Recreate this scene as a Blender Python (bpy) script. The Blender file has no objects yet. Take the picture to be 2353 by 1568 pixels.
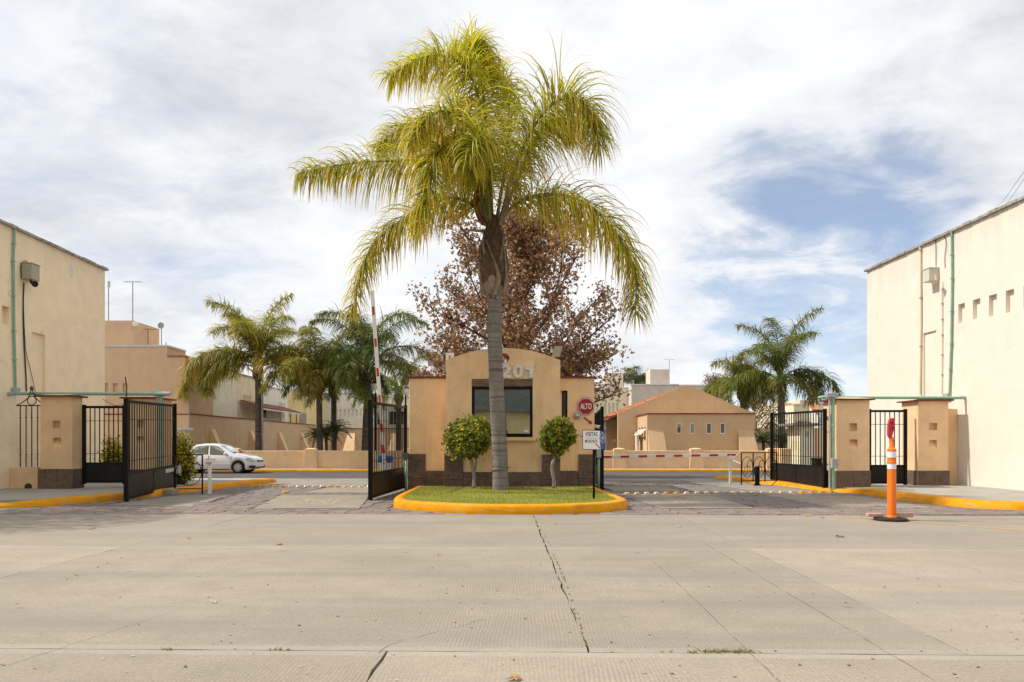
import bpy, math, random
from mathutils import Vector, Matrix
from mathutils.geometry import tessellate_polygon

SC = bpy.context.scene
COL = SC.collection
rnd = random.Random(7)

# ------------------------------------------------------------------ camera
F = 1699.4                      # focal length in photo units of 2353 px width
CX, HY = 1176.5, 1023.0         # vanishing point of the photo
CAMZ = 1.5
cam_d = bpy.data.cameras.new('camera'); cam = bpy.data.objects.new('camera', cam_d); COL.objects.link(cam)
cam.location = (0, 0, CAMZ); cam.rotation_euler = (math.radians(90), 0, 0)
cam_d.sensor_width = 36.0; cam_d.lens = F/2353*36.0
cam_d.shift_y = (HY-784.0)/2353.0
cam_d.clip_start = 0.05; cam_d.clip_end = 3000
SC.camera = cam

# ------------------------------------------------------------------ light
EL = math.radians(49)
SUN_AZ = Vector((-0.99, 0.09, 0)).normalized()      # where the sun stands
sun_dir = Vector((SUN_AZ.x*math.cos(EL), SUN_AZ.y*math.cos(EL), math.sin(EL)))
sd = bpy.data.lights.new('sun', 'SUN'); sd.energy = 3.2; sd.angle = math.radians(1.4); sd.color = (1.0, 0.93, 0.82)
sun = bpy.data.objects.new('sun', sd); COL.objects.link(sun)
sun.rotation_euler = (-sun_dir).to_track_quat('-Z', 'Y').to_euler()
sun.location = sun_dir*60

def nd(nt, typ, ins=None, **props):
    n = nt.nodes.new(typ)
    for k, v in props.items(): setattr(n, k, v)
    for k, v in (ins or {}).items():
        s = n.inputs[k]
        if hasattr(v, 'is_output') or isinstance(v, bpy.types.NodeSocket): nt.links.new(v, s)
        else: s.default_value = v
    return n
def mth(nt, op, a, b=0.0, c=0.0, clamp=False):
    return nd(nt, 'ShaderNodeMath', {0: a, 1: b, 2: c}, operation=op, use_clamp=clamp).outputs[0]
def ramp(nt, fac, stops, interp='LINEAR'):
    n = nd(nt, 'ShaderNodeValToRGB', {0: fac}); e = n.color_ramp.elements; n.color_ramp.interpolation = interp
    while len(e) < len(stops): e.new(0.5)
    for i, (p, c) in enumerate(stops):
        e[i].position = p; e[i].color = (c, c, c, 1) if isinstance(c, (int, float)) else (*c, 1)
    return n.outputs[0]
def mix(nt, fac, a, b, blend='MIX'):
    n = nt.nodes.new('ShaderNodeMix'); n.data_type = 'RGBA'; n.blend_type = blend
    for i, v in ((0, fac), (6, a), (7, b)):
        if isinstance(v, bpy.types.NodeSocket): nt.links.new(v, n.inputs[i])
        elif i == 0: n.inputs[0].default_value = v
        else: n.inputs[i].default_value = (*v, 1) if len(v) == 3 else v
    return n.outputs[2]
def sstep(nt, x, a, b):
    return nd(nt, 'ShaderNodeMapRange', {0: x, 1: a, 2: b, 3: 0.0, 4: 1.0}, interpolation_type='SMOOTHSTEP').outputs[0]

W = bpy.data.worlds.new('World'); SC.world = W; W.use_nodes = True
nt = W.node_tree; nt.nodes.clear()
sky = nd(nt, 'ShaderNodeTexSky', sky_type='NISHITA', sun_disc=False, sun_elevation=EL,
         sun_rotation=math.atan2(SUN_AZ.x, SUN_AZ.y), altitude=1800, air_density=1.0, dust_density=0.6, ozone_density=1.2)
tc = nd(nt, 'ShaderNodeTexCoord')
sep = nd(nt, 'ShaderNodeSeparateXYZ', {0: tc.outputs['Generated']})
zz = mth(nt, 'ADD', mth(nt, 'MAXIMUM', sep.outputs[2], 0.0), 0.28)
pu = mth(nt, 'DIVIDE', sep.outputs[0], zz); pv = mth(nt, 'DIVIDE', sep.outputs[1], zz)
pl = nd(nt, 'ShaderNodeCombineXYZ', {0: pu, 1: pv, 2: 0.0}).outputs[0]
mp = nd(nt, 'ShaderNodeMapping', {0: pl, 1: (8.1, 4.4, 0.0), 2: (0, 0, math.radians(24)), 3: (1.0, 1.25, 1.0)}).outputs[0]
n1 = nd(nt, 'ShaderNodeTexNoise', {'Vector': mp, 'Scale': 1.5, 'Detail': 9.0, 'Roughness': 0.56, 'Distortion': 0.4}).outputs[0]
n2 = nd(nt, 'ShaderNodeTexNoise', {'Vector': mp, 'Scale': 4.2, 'Detail': 10.0, 'Roughness': 0.62, 'Distortion': 0.3}).outputs[0]
n3 = nd(nt, 'ShaderNodeTexNoise', {'Vector': mp, 'Scale': 1.0, 'Detail': 6.0, 'Roughness': 0.5, 'Distortion': 0.2}).outputs[0]
gap = nd(nt, 'ShaderNodeVectorMath', {0: tc.outputs['Generated'], 1: Vector((690, 1699, 400)).normalized()}, operation='DOT_PRODUCT').outputs['Value']
gapm = sstep(nt, gap, 0.972, 0.9998)
gap2 = nd(nt, 'ShaderNodeVectorMath', {0: tc.outputs['Generated'], 1: Vector((-1020, 1699, 800)).normalized()}, operation='DOT_PRODUCT').outputs['Value']
gapm2 = sstep(nt, gap2, 0.95, 1.0)
cov = mth(nt, 'ADD', mth(nt, 'MULTIPLY', n1, 0.75), mth(nt, 'MULTIPLY', n2, 0.25))
brk = nd(nt, 'ShaderNodeTexNoise', {'Vector': mp, 'Scale': 3.3, 'Detail': 7.0, 'Roughness': 0.6, 'Distortion': 0.6}).outputs[0]
cov = mth(nt, 'SUBTRACT', cov, mth(nt, 'MULTIPLY', gapm, mth(nt, 'SUBTRACT', 0.78, mth(nt, 'MULTIPLY', brk, 1.0))))
cov = mth(nt, 'SUBTRACT', cov, mth(nt, 'MULTIPLY', gapm2, 0.09))
cm = ramp(nt, cov, [(0.14, 0.22), (0.27, 0.46), (0.37, 0.84), (0.48, 1.0)])
shade = mth(nt, 'ADD', mth(nt, 'MULTIPLY', n2, 0.38), mth(nt, 'MULTIPLY', n3, 0.62))
ccol = ramp(nt, shade, [(0.36, (0.47, 0.485, 0.52)), (0.44, (0.565, 0.58, 0.605)), (0.51, (0.66, 0.665, 0.68)), (0.60, (0.69, 0.69, 0.69))])
bg1 = nd(nt, 'ShaderNodeBackground', {0: sky.outputs[0], 1: 0.105})
bg2 = nd(nt, 'ShaderNodeBackground', {0: ccol, 1: 1.0})
mx = nd(nt, 'ShaderNodeMixShader', {0: cm, 1: bg1.outputs[0], 2: bg2.outputs[0]})
nd(nt, 'ShaderNodeOutputWorld', {0: mx.outputs[0]})

SC.view_settings.view_transform = 'Standard'; SC.view_settings.look = 'None'
SC.view_settings.exposure = 0.56; SC.view_settings.gamma = 1.0; SC.view_settings.use_curve_mapping = False
SC.render.engine = 'CYCLES'
SC.cycles.max_bounces = 8; SC.cycles.transparent_max_bounces = 12

# ------------------------------------------------------------------ placing helpers
def at(u, v, Y):       # photo point at a chosen distance
    return Vector(((u-CX)*Y/F, Y, CAMZ-(v-HY)*Y/F))
def gp(u, v, z=0.0):   # photo point on a level surface
    Y = F*(CAMZ-z)/(v-HY)
    return Vector(((u-CX)*Y/F, Y, z))
def zat(v, Y): return CAMZ-(v-HY)*Y/F
def xat(u, Y): return (u-CX)*Y/F

# ------------------------------------------------------------------ materials
def newmat(name):
    m = bpy.data.materials.new(name); m.use_nodes = True
    t = m.node_tree; t.nodes.clear()
    return m, t
def out(t, sh): nd(t, 'ShaderNodeOutputMaterial', {0: sh})
def pos(t): return nd(t, 'ShaderNodeNewGeometry').outputs['Position']
def M(name, col, rough=0.8, var=0.12, scale=1.5, bump=0.15, bscale=45, bdist=0.01, stain=0.0, stcol=None, metallic=0.0, spec=0.3, speck=0.0, coat=0.0, crack=0.0, drip=0.0, chip=0.0):
    m, t = newmat(name); p = pos(t)
    n = nd(t, 'ShaderNodeTexNoise', {'Vector': p, 'Scale': scale, 'Detail': 6.0, 'Roughness': 0.6}).outputs[0]
    f = ramp(t, n, [(0.3, 0.0), (0.7, 1.0)])
    lo = tuple(c*(1-var) for c in col); hi = tuple(min(1, c*(1+var*0.8)) for c in col)
    c = mix(t, f, lo, hi)
    if stain > 0:
        mpn = nd(t, 'ShaderNodeMapping', {0: p, 3: (2.2, 2.2, 0.35)}).outputs[0]
        s1 = nd(t, 'ShaderNodeTexNoise', {'Vector': mpn, 'Scale': 1.3, 'Detail': 8.0, 'Roughness': 0.65}).outputs[0]
        sf = ramp(t, s1, [(0.52, 0.0), (0.72, stain)])
        c = mix(t, sf, c, stcol or tuple(x*0.5 for x in col))
    if crack > 0:
        wv = nd(t, 'ShaderNodeVectorMath', {0: p, 1: nd(t, 'ShaderNodeTexNoise', {'Vector': p, 'Scale': 2.5, 'Detail': 4.0}).outputs['Color']}, operation='ADD').outputs[0]
        ve = nd(t, 'ShaderNodeTexVoronoi', {'Vector': wv, 'Scale': 0.55}, feature='DISTANCE_TO_EDGE').outputs[0]
        cmk = nd(t, 'ShaderNodeTexNoise', {'Vector': p, 'Scale': 0.8, 'Detail': 2.0}).outputs[0]
        c = mix(t, mth(t, 'MULTIPLY', ramp(t, ve, [(0.004, crack), (0.016, 0.0)]), ramp(t, cmk, [(0.48, 0.0), (0.58, 1.0)])), c, tuple(x*0.45 for x in col))
    if drip > 0:
        zc = nd(t, 'ShaderNodeSeparateXYZ', {0: p}).outputs[2]
        sk = nd(t, 'ShaderNodeTexNoise', {'Vector': nd(t, 'ShaderNodeMapping', {0: p, 3: (3.2, 3.2, 0.10)}).outputs[0], 'Scale': 1.0, 'Detail': 6.0, 'Roughness': 0.7}).outputs[0]
        ln = mth(t, 'MULTIPLY', sk, 3.4); dm = mth(t, 'SUBTRACT', ln, mth(t, 'SUBTRACT', drip, zc))
        c = mix(t, mth(t, 'MULTIPLY', sstep(t, dm, 0.55, 1.5), 0.2), c, tuple(x*f for x, f in zip(col, (0.55, 0.53, 0.50))))
    fine = nd(t, 'ShaderNodeTexNoise', {'Vector': p, 'Scale': bscale, 'Detail': 5.0, 'Roughness': 0.65}).outputs[0]
    if speck > 0:
        c = mix(t, ramp(t, fine, [(0.42, speck), (0.56, 0.0)]), c, tuple(x*0.35 for x in col))
    if chip > 0:
        ch1 = nd(t, 'ShaderNodeTexNoise', {'Vector': p, 'Scale': 5.0, 'Detail': 9.0, 'Roughness': 0.72}).outputs[0]
        c = mix(t, ramp(t, ch1, [(0.565, 0.0), (0.60, chip)]), c, (0.30, 0.25, 0.18))
        ch2 = nd(t, 'ShaderNodeTexNoise', {'Vector': nd(t, 'ShaderNodeMapping', {0: p, 3: (0.6, 0.6, 7.0)}).outputs[0], 'Scale': 2.0, 'Detail': 6.0, 'Roughness': 0.7}).outputs[0]
        c = mix(t, ramp(t, ch2, [(0.53, 0.0), (0.68, chip*0.9)]), c, (0.16, 0.11, 0.04))
    ins = {'Base Color': c, 'Roughness': rough, 'Metallic': metallic, 'Specular IOR Level': spec}
    if coat: ins['Coat Weight'] = coat
    if bump > 0:
        med = nd(t, 'ShaderNodeTexNoise', {'Vector': p, 'Scale': bscale*0.18, 'Detail': 4.0}).outputs[0]
        h = mth(t, 'ADD', fine, mth(t, 'MULTIPLY', med, 1.5))
        ins['Normal'] = nd(t, 'ShaderNodeBump', {'Strength': bump, 'Distance': bdist, 'Height': h}).outputs[0]
    b = nd(t, 'ShaderNodeBsdfPrincipled', ins)
    out(t, b.outputs[0]); return m
def foliage(name, transl=0.35, rough=0.5, spec=0.3, tint=(1, 1, 1)):
    m, t = newmat(name)
    a = nd(t, 'ShaderNodeAttribute', attribute_name='Col').outputs['Color']
    b = nd(t, 'ShaderNodeBsdfPrincipled', {'Base Color': a, 'Roughness': rough, 'Specular IOR Level': spec})
    tr = nd(t, 'ShaderNodeBsdfTranslucent', {'Color': mix(t, 1.0, a, (1.5, 1.5, 1.0), 'MULTIPLY')})
    s = nd(t, 'ShaderNodeMixShader', {0: transl, 1: b.outputs[0], 2: tr.outputs[0]})
    out(t, s.outputs[0]); return m
def glassy(name, col, refl=0.3, rough=0.02):
    m, t = newmat(name)
    d = nd(t, 'ShaderNodeBsdfDiffuse', {'Color': (*col, 1)})
    n = nd(t, 'ShaderNodeTexNoise', {'Vector': pos(t), 'Scale': 1.6, 'Detail': 3.0}).outputs[0]
    g = nd(t, 'ShaderNodeBsdfGlossy', {'Color': (0.95, 1, 0.98, 1), 'Roughness': rough,
        'Normal': nd(t, 'ShaderNodeBump', {'Strength': 0.03, 'Distance': 0.02, 'Height': n}).outputs[0]})
    s = nd(t, 'ShaderNodeMixShader', {0: refl, 1: d.outputs[0], 2: g.outputs[0]})
    out(t, s.outputs[0]); return m

MAT = {}
TAN = (0.82, 0.56, 0.31)
MAT['kiosk'] = M('stucco_tan_kiosk', TAN, stain=0.30, crack=0.22, bump=0.35, bscale=30, stcol=(0.42, 0.25, 0.13))
MAT['tan'] = M('stucco_tan', (0.76, 0.52, 0.30), stain=0.18, bump=0.2, bscale=30)
MAT['club'] = M('stucco_clubhouse', (0.58, 0.405, 0.24), stain=0.14, bump=0.15, bscale=25, var=0.07)
MAT['rose'] = M('stucco_rose_tan', (0.67, 0.455, 0.285), stain=0.15, bump=0.15, bscale=25, var=0.08)
MAT['brownwall'] = M('stucco_brown_tan', (0.56, 0.40, 0.24), stain=0.22, bump=0.15, bscale=20, var=0.1)
MAT['cream_l'] = M('stucco_cream_left', (0.90, 0.745, 0.52), stain=0.16, crack=0.35, drip=8.4, bump=0.3, bscale=22, var=0.08, stcol=(0.62, 0.5, 0.36))
MAT['cream_r'] = M('stucco_cream_right', (0.725, 0.665, 0.58), stain=0.10, bump=0.2, bscale=22, var=0.04, stcol=(0.64, 0.56, 0.45), crack=0.18, drip=8.85)
MAT['peel'] = M('peeled_plaster', (0.72, 0.66, 0.56), bump=0.3)
MAT['white'] = M('stucco_white', (0.74, 0.70, 0.60), stain=0.15, bump=0.1)
MAT['greenwhite'] = M('stucco_greenish', (0.66, 0.62, 0.46), stain=0.15, bump=0.1)
MAT['creamy'] = M('stucco_creamy', (0.70, 0.58, 0.38), stain=0.2, bump=0.1)
MAT['yellowish'] = M('stucco_yellow', (0.74, 0.60, 0.30), stain=0.1, bump=0.1)
MAT['greypink'] = M('stucco_grey_pink', (0.60, 0.52, 0.45), stain=0.25, bump=0.1)
MAT['palecream'] = M('stucco_pale_cream', (0.74, 0.69, 0.52), stain=0.1, bump=0.1)
MAT['coping'] = M('weathered_coping', (0.33, 0.31, 0.28), stain=0.6, var=0.4, scale=5, stcol=(0.09, 0.08, 0.07))
MAT['whitecoping'] = M('white_coping', (0.66, 0.66, 0.65), stain=0.3)
MAT['redtile'] = M('red_clay_cap', (0.17, 0.045, 0.03), var=0.35, scale=9)
MAT['rooftile'] = M('clay_roof_tile', (0.50, 0.19, 0.09), var=0.35, scale=3.1, bump=0.2)
MAT['darktile'] = M('dark_clay_tile', (0.22, 0.07, 0.05), var=0.35, scale=4)
MAT['brick'] = M('red_brick', (0.42, 0.13, 0.07), var=0.3, scale=6)
def pitted(name, col):
    m, t = newmat(name); p = pos(t)
    n = nd(t, 'ShaderNodeTexNoise', {'Vector': p, 'Scale': 2.2, 'Detail': 8.0, 'Roughness': 0.65}).outputs[0]
    c = mix(t, ramp(t, n, [(0.3, 0.0), (0.7, 1.0)]), tuple(x*0.65 for x in col), tuple(x*1.5 for x in col))
    g = nd(t, 'ShaderNodeTexNoise', {'Vector': p, 'Scale': 70.0, 'Detail': 4.0}).outputs[0]
    c = mix(t, ramp(t, g, [(0.35, 0.5), (0.6, 0.0)]), c, tuple(x*0.5 for x in col))
    v = nd(t, 'ShaderNodeTexVoronoi', {'Vector': p, 'Scale': 13.0, 'Randomness': 1.0}).outputs['Distance']
    pit = ramp(t, v, [(0.14, 1.0), (0.24, 0.0)])
    c = mix(t, pit, c, (0.008, 0.006, 0.005))
    h = mth(t, 'SUBTRACT', mth(t, 'MULTIPLY', g, 0.3), pit)
    b = nd(t, 'ShaderNodeBsdfPrincipled', {'Base Color': c, 'Roughness': 0.85, 'Specular IOR Level': 0.2,
        'Normal': nd(t, 'ShaderNodeBump', {'Strength': 0.6, 'Distance': 0.015, 'Height': h}).outputs[0]})
    out(t, b.outputs[0]); return m
MAT['volcanic'] = pitted('volcanic_stone', (0.15, 0.105, 0.076))
MAT['yellow'] = M('yellow_kerb_paint', (0.68, 0.285, 0.002), rough=0.6, var=0.18, scale=2.5, bump=0.4, bscale=22, stain=0.25, stcol=(0.48, 0.22, 0.012), spec=0.12, chip=0.55)
MAT['yellowline'] = M('yellow_road_paint', (0.66, 0.36, 0.05), rough=0.7, var=0.3, scale=6, stain=0.5, stcol=(0.36, 0.30, 0.22))
MAT['black'] = M('black_steel', (0.006, 0.0055, 0.005), rough=0.55, var=0.2, bump=0.05, spec=0.14)
MAT['blackdusty'] = M('dusty_black_sheet', (0.009, 0.008, 0.007), rough=0.45, var=0.4, scale=1.2, bump=0.08, bscale=8, spec=0.2, stain=0.25, stcol=(0.055, 0.045, 0.035))
MAT['rubber'] = M('black_rubber', (0.016, 0.016, 0.017), rough=0.75, var=0.2)
MAT['silver'] = M('silver_metal', (0.62, 0.62, 0.60), rough=0.32, metallic=0.7, var=0.1, bump=0.05)
MAT['chrome'] = M('worn_steel', (0.72, 0.72, 0.72), rough=0.22, metallic=0.95, var=0.15, scale=20, bump=0.05)
MAT['amber'] = M('amber_rim', (0.55, 0.27, 0.045), rough=0.5, var=0.25, scale=10)
MAT['whitepaint'] = M('white_paint', (0.76, 0.75, 0.72), rough=0.5, var=0.06, bump=0.03, stain=0.12)
MAT['redpaint'] = M('red_reflective', (0.52, 0.02, 0.025), rough=0.45, var=0.1, bump=0.02)
MAT['signred'] = M('sign_red', (0.33, 0.012, 0.014), rough=0.4, var=0.15, scale=9, bump=0.05)
MAT['signwhite'] = M('sign_white', (0.80, 0.79, 0.74), rough=0.4, var=0.04, bump=0.02)
MAT['signblue'] = M('sign_blue', (0.055, 0.10, 0.28), rough=0.4, var=0.08, bump=0.02)
MAT['bluetext'] = M('blue_lettering', (0.02, 0.035, 0.13), rough=0.5, var=0.05, bump=0.0)
MAT['greytext'] = M('grey_lettering', (0.03, 0.035, 0.08), rough=0.5, var=0.05, bump=0.0)
MAT['arrowred'] = M('faded_red_arrow', (0.58, 0.12, 0.07), rough=0.5, var=0.1, bump=0.0)
MAT['blueplastic'] = M('blue_plastic', (0.02, 0.13, 0.50), rough=0.4, var=0.06, bump=0.02)
MAT['greenpipe'] = M('green_conduit', (0.21, 0.40, 0.29), rough=0.45, var=0.15, scale=4, bump=0.03)
MAT['greypipe'] = M('grey_conduit', (0.42, 0.40, 0.36), rough=0.5, var=0.1)
MAT['creampipe'] = M('cream_conduit', (0.68, 0.57, 0.40), rough=0.5, var=0.1)
MAT['boxgrey'] = M('beige_steel_box', (0.36, 0.345, 0.26), rough=0.45, var=0.1)
MAT['boxlight'] = M('light_steel_box', (0.58, 0.55, 0.47), rough=0.45, var=0.1)
MAT['greybox'] = M('grey_junction_box', (0.36, 0.38, 0.38), rough=0.5, var=0.1)
MAT['darkbox'] = M('dark_junction_box', (0.09, 0.10, 0.10), rough=0.5, var=0.1)
MAT['cable'] = M('black_cable', (0.02, 0.018, 0.016), rough=0.6, var=0.2, bump=0)
MAT['cobble'] = M('tan_cobble', (0.34, 0.26, 0.195), var=0.3, scale=6, bump=0.3)
MAT['orange'] = M('orange_plastic', (0.85, 0.19, 0.02), rough=0.45, var=0.12, bump=0.05, stain=0.5, stcol=(0.55, 0.15, 0.05))
MAT['redplastic'] = M('red_plastic', (0.55, 0.04, 0.05), rough=0.4, var=0.1, bump=0.05)
MAT['reflective'] = M('reflective_band', (0.70, 0.74, 0.82), rough=0.3, var=0.08, bump=0.02)
MAT['clay'] = M('clay_brick', (0.50, 0.32, 0.25), var=0.2, scale=14, bump=0.4, bscale=60)
MAT['wood'] = None
MAT['numbers'] = M('grey_numerals', (0.70, 0.70, 0.67), rough=0.45, var=0.22, scale=14, bump=0.1)
MAT['lampglass'] = M('opal_globe', (0.80, 0.76, 0.66), rough=0.3, var=0.03, bump=0)
MAT['carpaint'] = M('white_car_paint', (0.78, 0.78, 0.79), rough=0.25, var=0.02, bump=0, spec=0.5, coat=0.6)
MAT['carglass'] = glassy('car_glass', (0.035, 0.045, 0.045), 0.3)
MAT['windscreen'] = glassy('windscreen_glass', (0.10, 0.12, 0.12), 0.5)
MAT['headlight'] = M('headlight_lens', (0.50, 0.49, 0.42), rough=0.12, var=0.3, scale=12, bump=0, spec=0.6)
MAT['hubcap'] = M('silver_hubcap', (0.50, 0.50, 0.50), rough=0.35, metallic=0.4, var=0.1, bump=0)
MAT['roofdark'] = M('dark_slate_roof', (0.05, 0.055, 0.05), var=0.3, scale=2)
MAT['darkglass'] = glassy('dark_window_glass', (0.02, 0.024, 0.026), 0.16)
MAT['kioskglass'] = glassy('mirror_tinted_glass', (0.014, 0.018, 0.018), 0.5)
MAT['blind'] = M('window_blind', (0.34, 0.33, 0.30), var=0.1)
MAT['interior'] = M('dark_interior', (0.05, 0.045, 0.04), var=0.2, bump=0)
MAT['asphalt'] = M('asphalt', (0.10, 0.092, 0.088), var=0.22, scale=0.8, bump=0.4, bscale=60, stain=0.3, stcol=(0.09, 0.085, 0.08), speck=0.35)
MAT['earth'] = M('dry_ground', (0.20, 0.17, 0.12), var=0.3, scale=0.6, bump=0.3)
MAT['sidewalk'] = M('sidewalk_concrete', (0.36, 0.335, 0.29), var=0.2, scale=1.4, bump=0.3, bscale=50, stain=0.4, stcol=(0.24, 0.22, 0.19), speck=0.2)
MAT['driveway'] = M('driveway_concrete', (0.27, 0.25, 0.215), var=0.25, scale=0.9, bump=0.35, bscale=45, stain=0.5, stcol=(0.17, 0.155, 0.145), speck=0.25)
MAT['pad'] = M('concrete_pad', (0.295, 0.258, 0.20), var=0.22, scale=1.6, bump=0.7, bscale=55, stain=0.35, stcol=(0.22, 0.21, 0.18), speck=0.4)
MAT['mortar'] = M('dark_mortar', (0.165, 0.135, 0.12), var=0.3, scale=6, bump=0.3)
MAT['crackfill'] = M('crack_dirt', (0.05, 0.043, 0.034), var=0.4, scale=12, bump=0.2)
MAT['turfsoil'] = M('turf_base', (0.22, 0.21, 0.06), var=0.4, scale=4, bump=0.4)
MAT['bark'] = M('brown_bark', (0.10, 0.065, 0.045), var=0.3, scale=8, bump=0.5, bscale=30)
MAT['greybark'] = M('pale_grey_bark', (0.27, 0.235, 0.19), var=0.35, scale=7, bump=0.5, bscale=30, stain=0.5, stcol=(0.10, 0.085, 0.07))
MAT['fiber'] = M('palm_fibre', (0.12, 0.075, 0.045), var=0.5, scale=9, bump=0.8, bscale=35, stain=0.5, stcol=(0.035, 0.022, 0.015))
MAT['boot'] = M('dry_palm_boot', (0.27, 0.20, 0.14), var=0.35, scale=7, bump=0.4, bscale=25)
MAT['rachis'] = M('green_petiole', (0.16, 0.17, 0.045), var=0.3, scale=3, bump=0.1, rough=0.5)
MAT['frond'] = foliage('palm_leaflets', 0.42, rough=0.45)
MAT['leaf'] = foliage('shrub_leaves', 0.3, rough=0.4)
MAT['dryleaf'] = foliage('dry_brown_leaves', 0.22, rough=0.7)
MAT['blade'] = foliage('grass_blades', 0.3, rough=0.6)
MAT['petal'] = foliage('flower_petals', 0.3, rough=0.6)

def trunkmat(name, col, ring=9.0):
    m, t = newmat(name); p = pos(t)
    s = nd(t, 'ShaderNodeSeparateXYZ', {0: p})
    wob = nd(t, 'ShaderNodeTexNoise', {'Vector': p, 'Scale': 3.0, 'Detail': 3.0}).outputs[0]
    h = mth(t, 'ADD', s.outputs[2], mth(t, 'MULTIPLY', wob, 0.12))
    nz = nd(t, 'ShaderNodeTexNoise', {'W': mth(t, 'MULTIPLY', h, ring), 'Scale': 1.0, 'Detail': 4.0, 'Roughness': 0.7}, noise_dimensions='1D').outputs[0]
    band = ramp(t, nz, [(0.36, 0.0), (0.45, 0.75), (0.62, 1.0)])
    c = mix(t, band, tuple(x*0.42 for x in col), col)
    n = nd(t, 'ShaderNodeTexNoise', {'Vector': nd(t, 'ShaderNodeMapping', {0: p, 3: (1, 1, 0.5)}).outputs[0], 'Scale': 5.0, 'Detail': 8.0, 'Roughness': 0.7}).outputs[0]
    c = mix(t, ramp(t, n, [(0.4, 0.55), (0.62, 0.0)]), c, tuple(x*0.5 for x in col))
    b = nd(t, 'ShaderNodeBsdfPrincipled', {'Base Color': c, 'Roughness': 0.85, 'Specular IOR Level': 0.2,
        'Normal': nd(t, 'ShaderNodeBump', {'Strength': 0.5, 'Distance': 0.02, 'Height': mth(t, 'ADD', nz, mth(t, 'MULTIPLY', n, 0.6))}).outputs[0]})
    out(t, b.outputs[0]); return m
MAT['trunk'] = trunkmat('ringed_palm_trunk', (0.245, 0.215, 0.185))
MAT['trunkdark'] = trunkmat('dark_palm_trunk', (0.13, 0.11, 0.095), 6.0)
def woodmat():
    m, t = newmat('weathered_timber'); p = pos(t)
    mpn = nd(t, 'ShaderNodeMapping', {0: p, 3: (1.2, 8, 14)}).outputs[0]
    n = nd(t, 'ShaderNodeTexNoise', {'Vector': mpn, 'Scale': 2.2, 'Detail': 8.0, 'Roughness': 0.65, 'Distortion': 1.2}).outputs[0]
    c = ramp(t, n, [(0.3, (0.05, 0.03, 0.018)), (0.5, (0.17, 0.11, 0.065)), (0.7, (0.30, 0.22, 0.15))])
    b = nd(t, 'ShaderNodeBsdfPrincipled', {'Base Color': c, 'Roughness': 0.85, 'Specular IOR Level': 0.2,
        'Normal': nd(t, 'ShaderNodeBump', {'Strength': 0.6, 'Distance': 0.02, 'Height': n}).outputs[0]})
    out(t, b.outputs[0]); return m
MAT['wood'] = woodmat()

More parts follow.
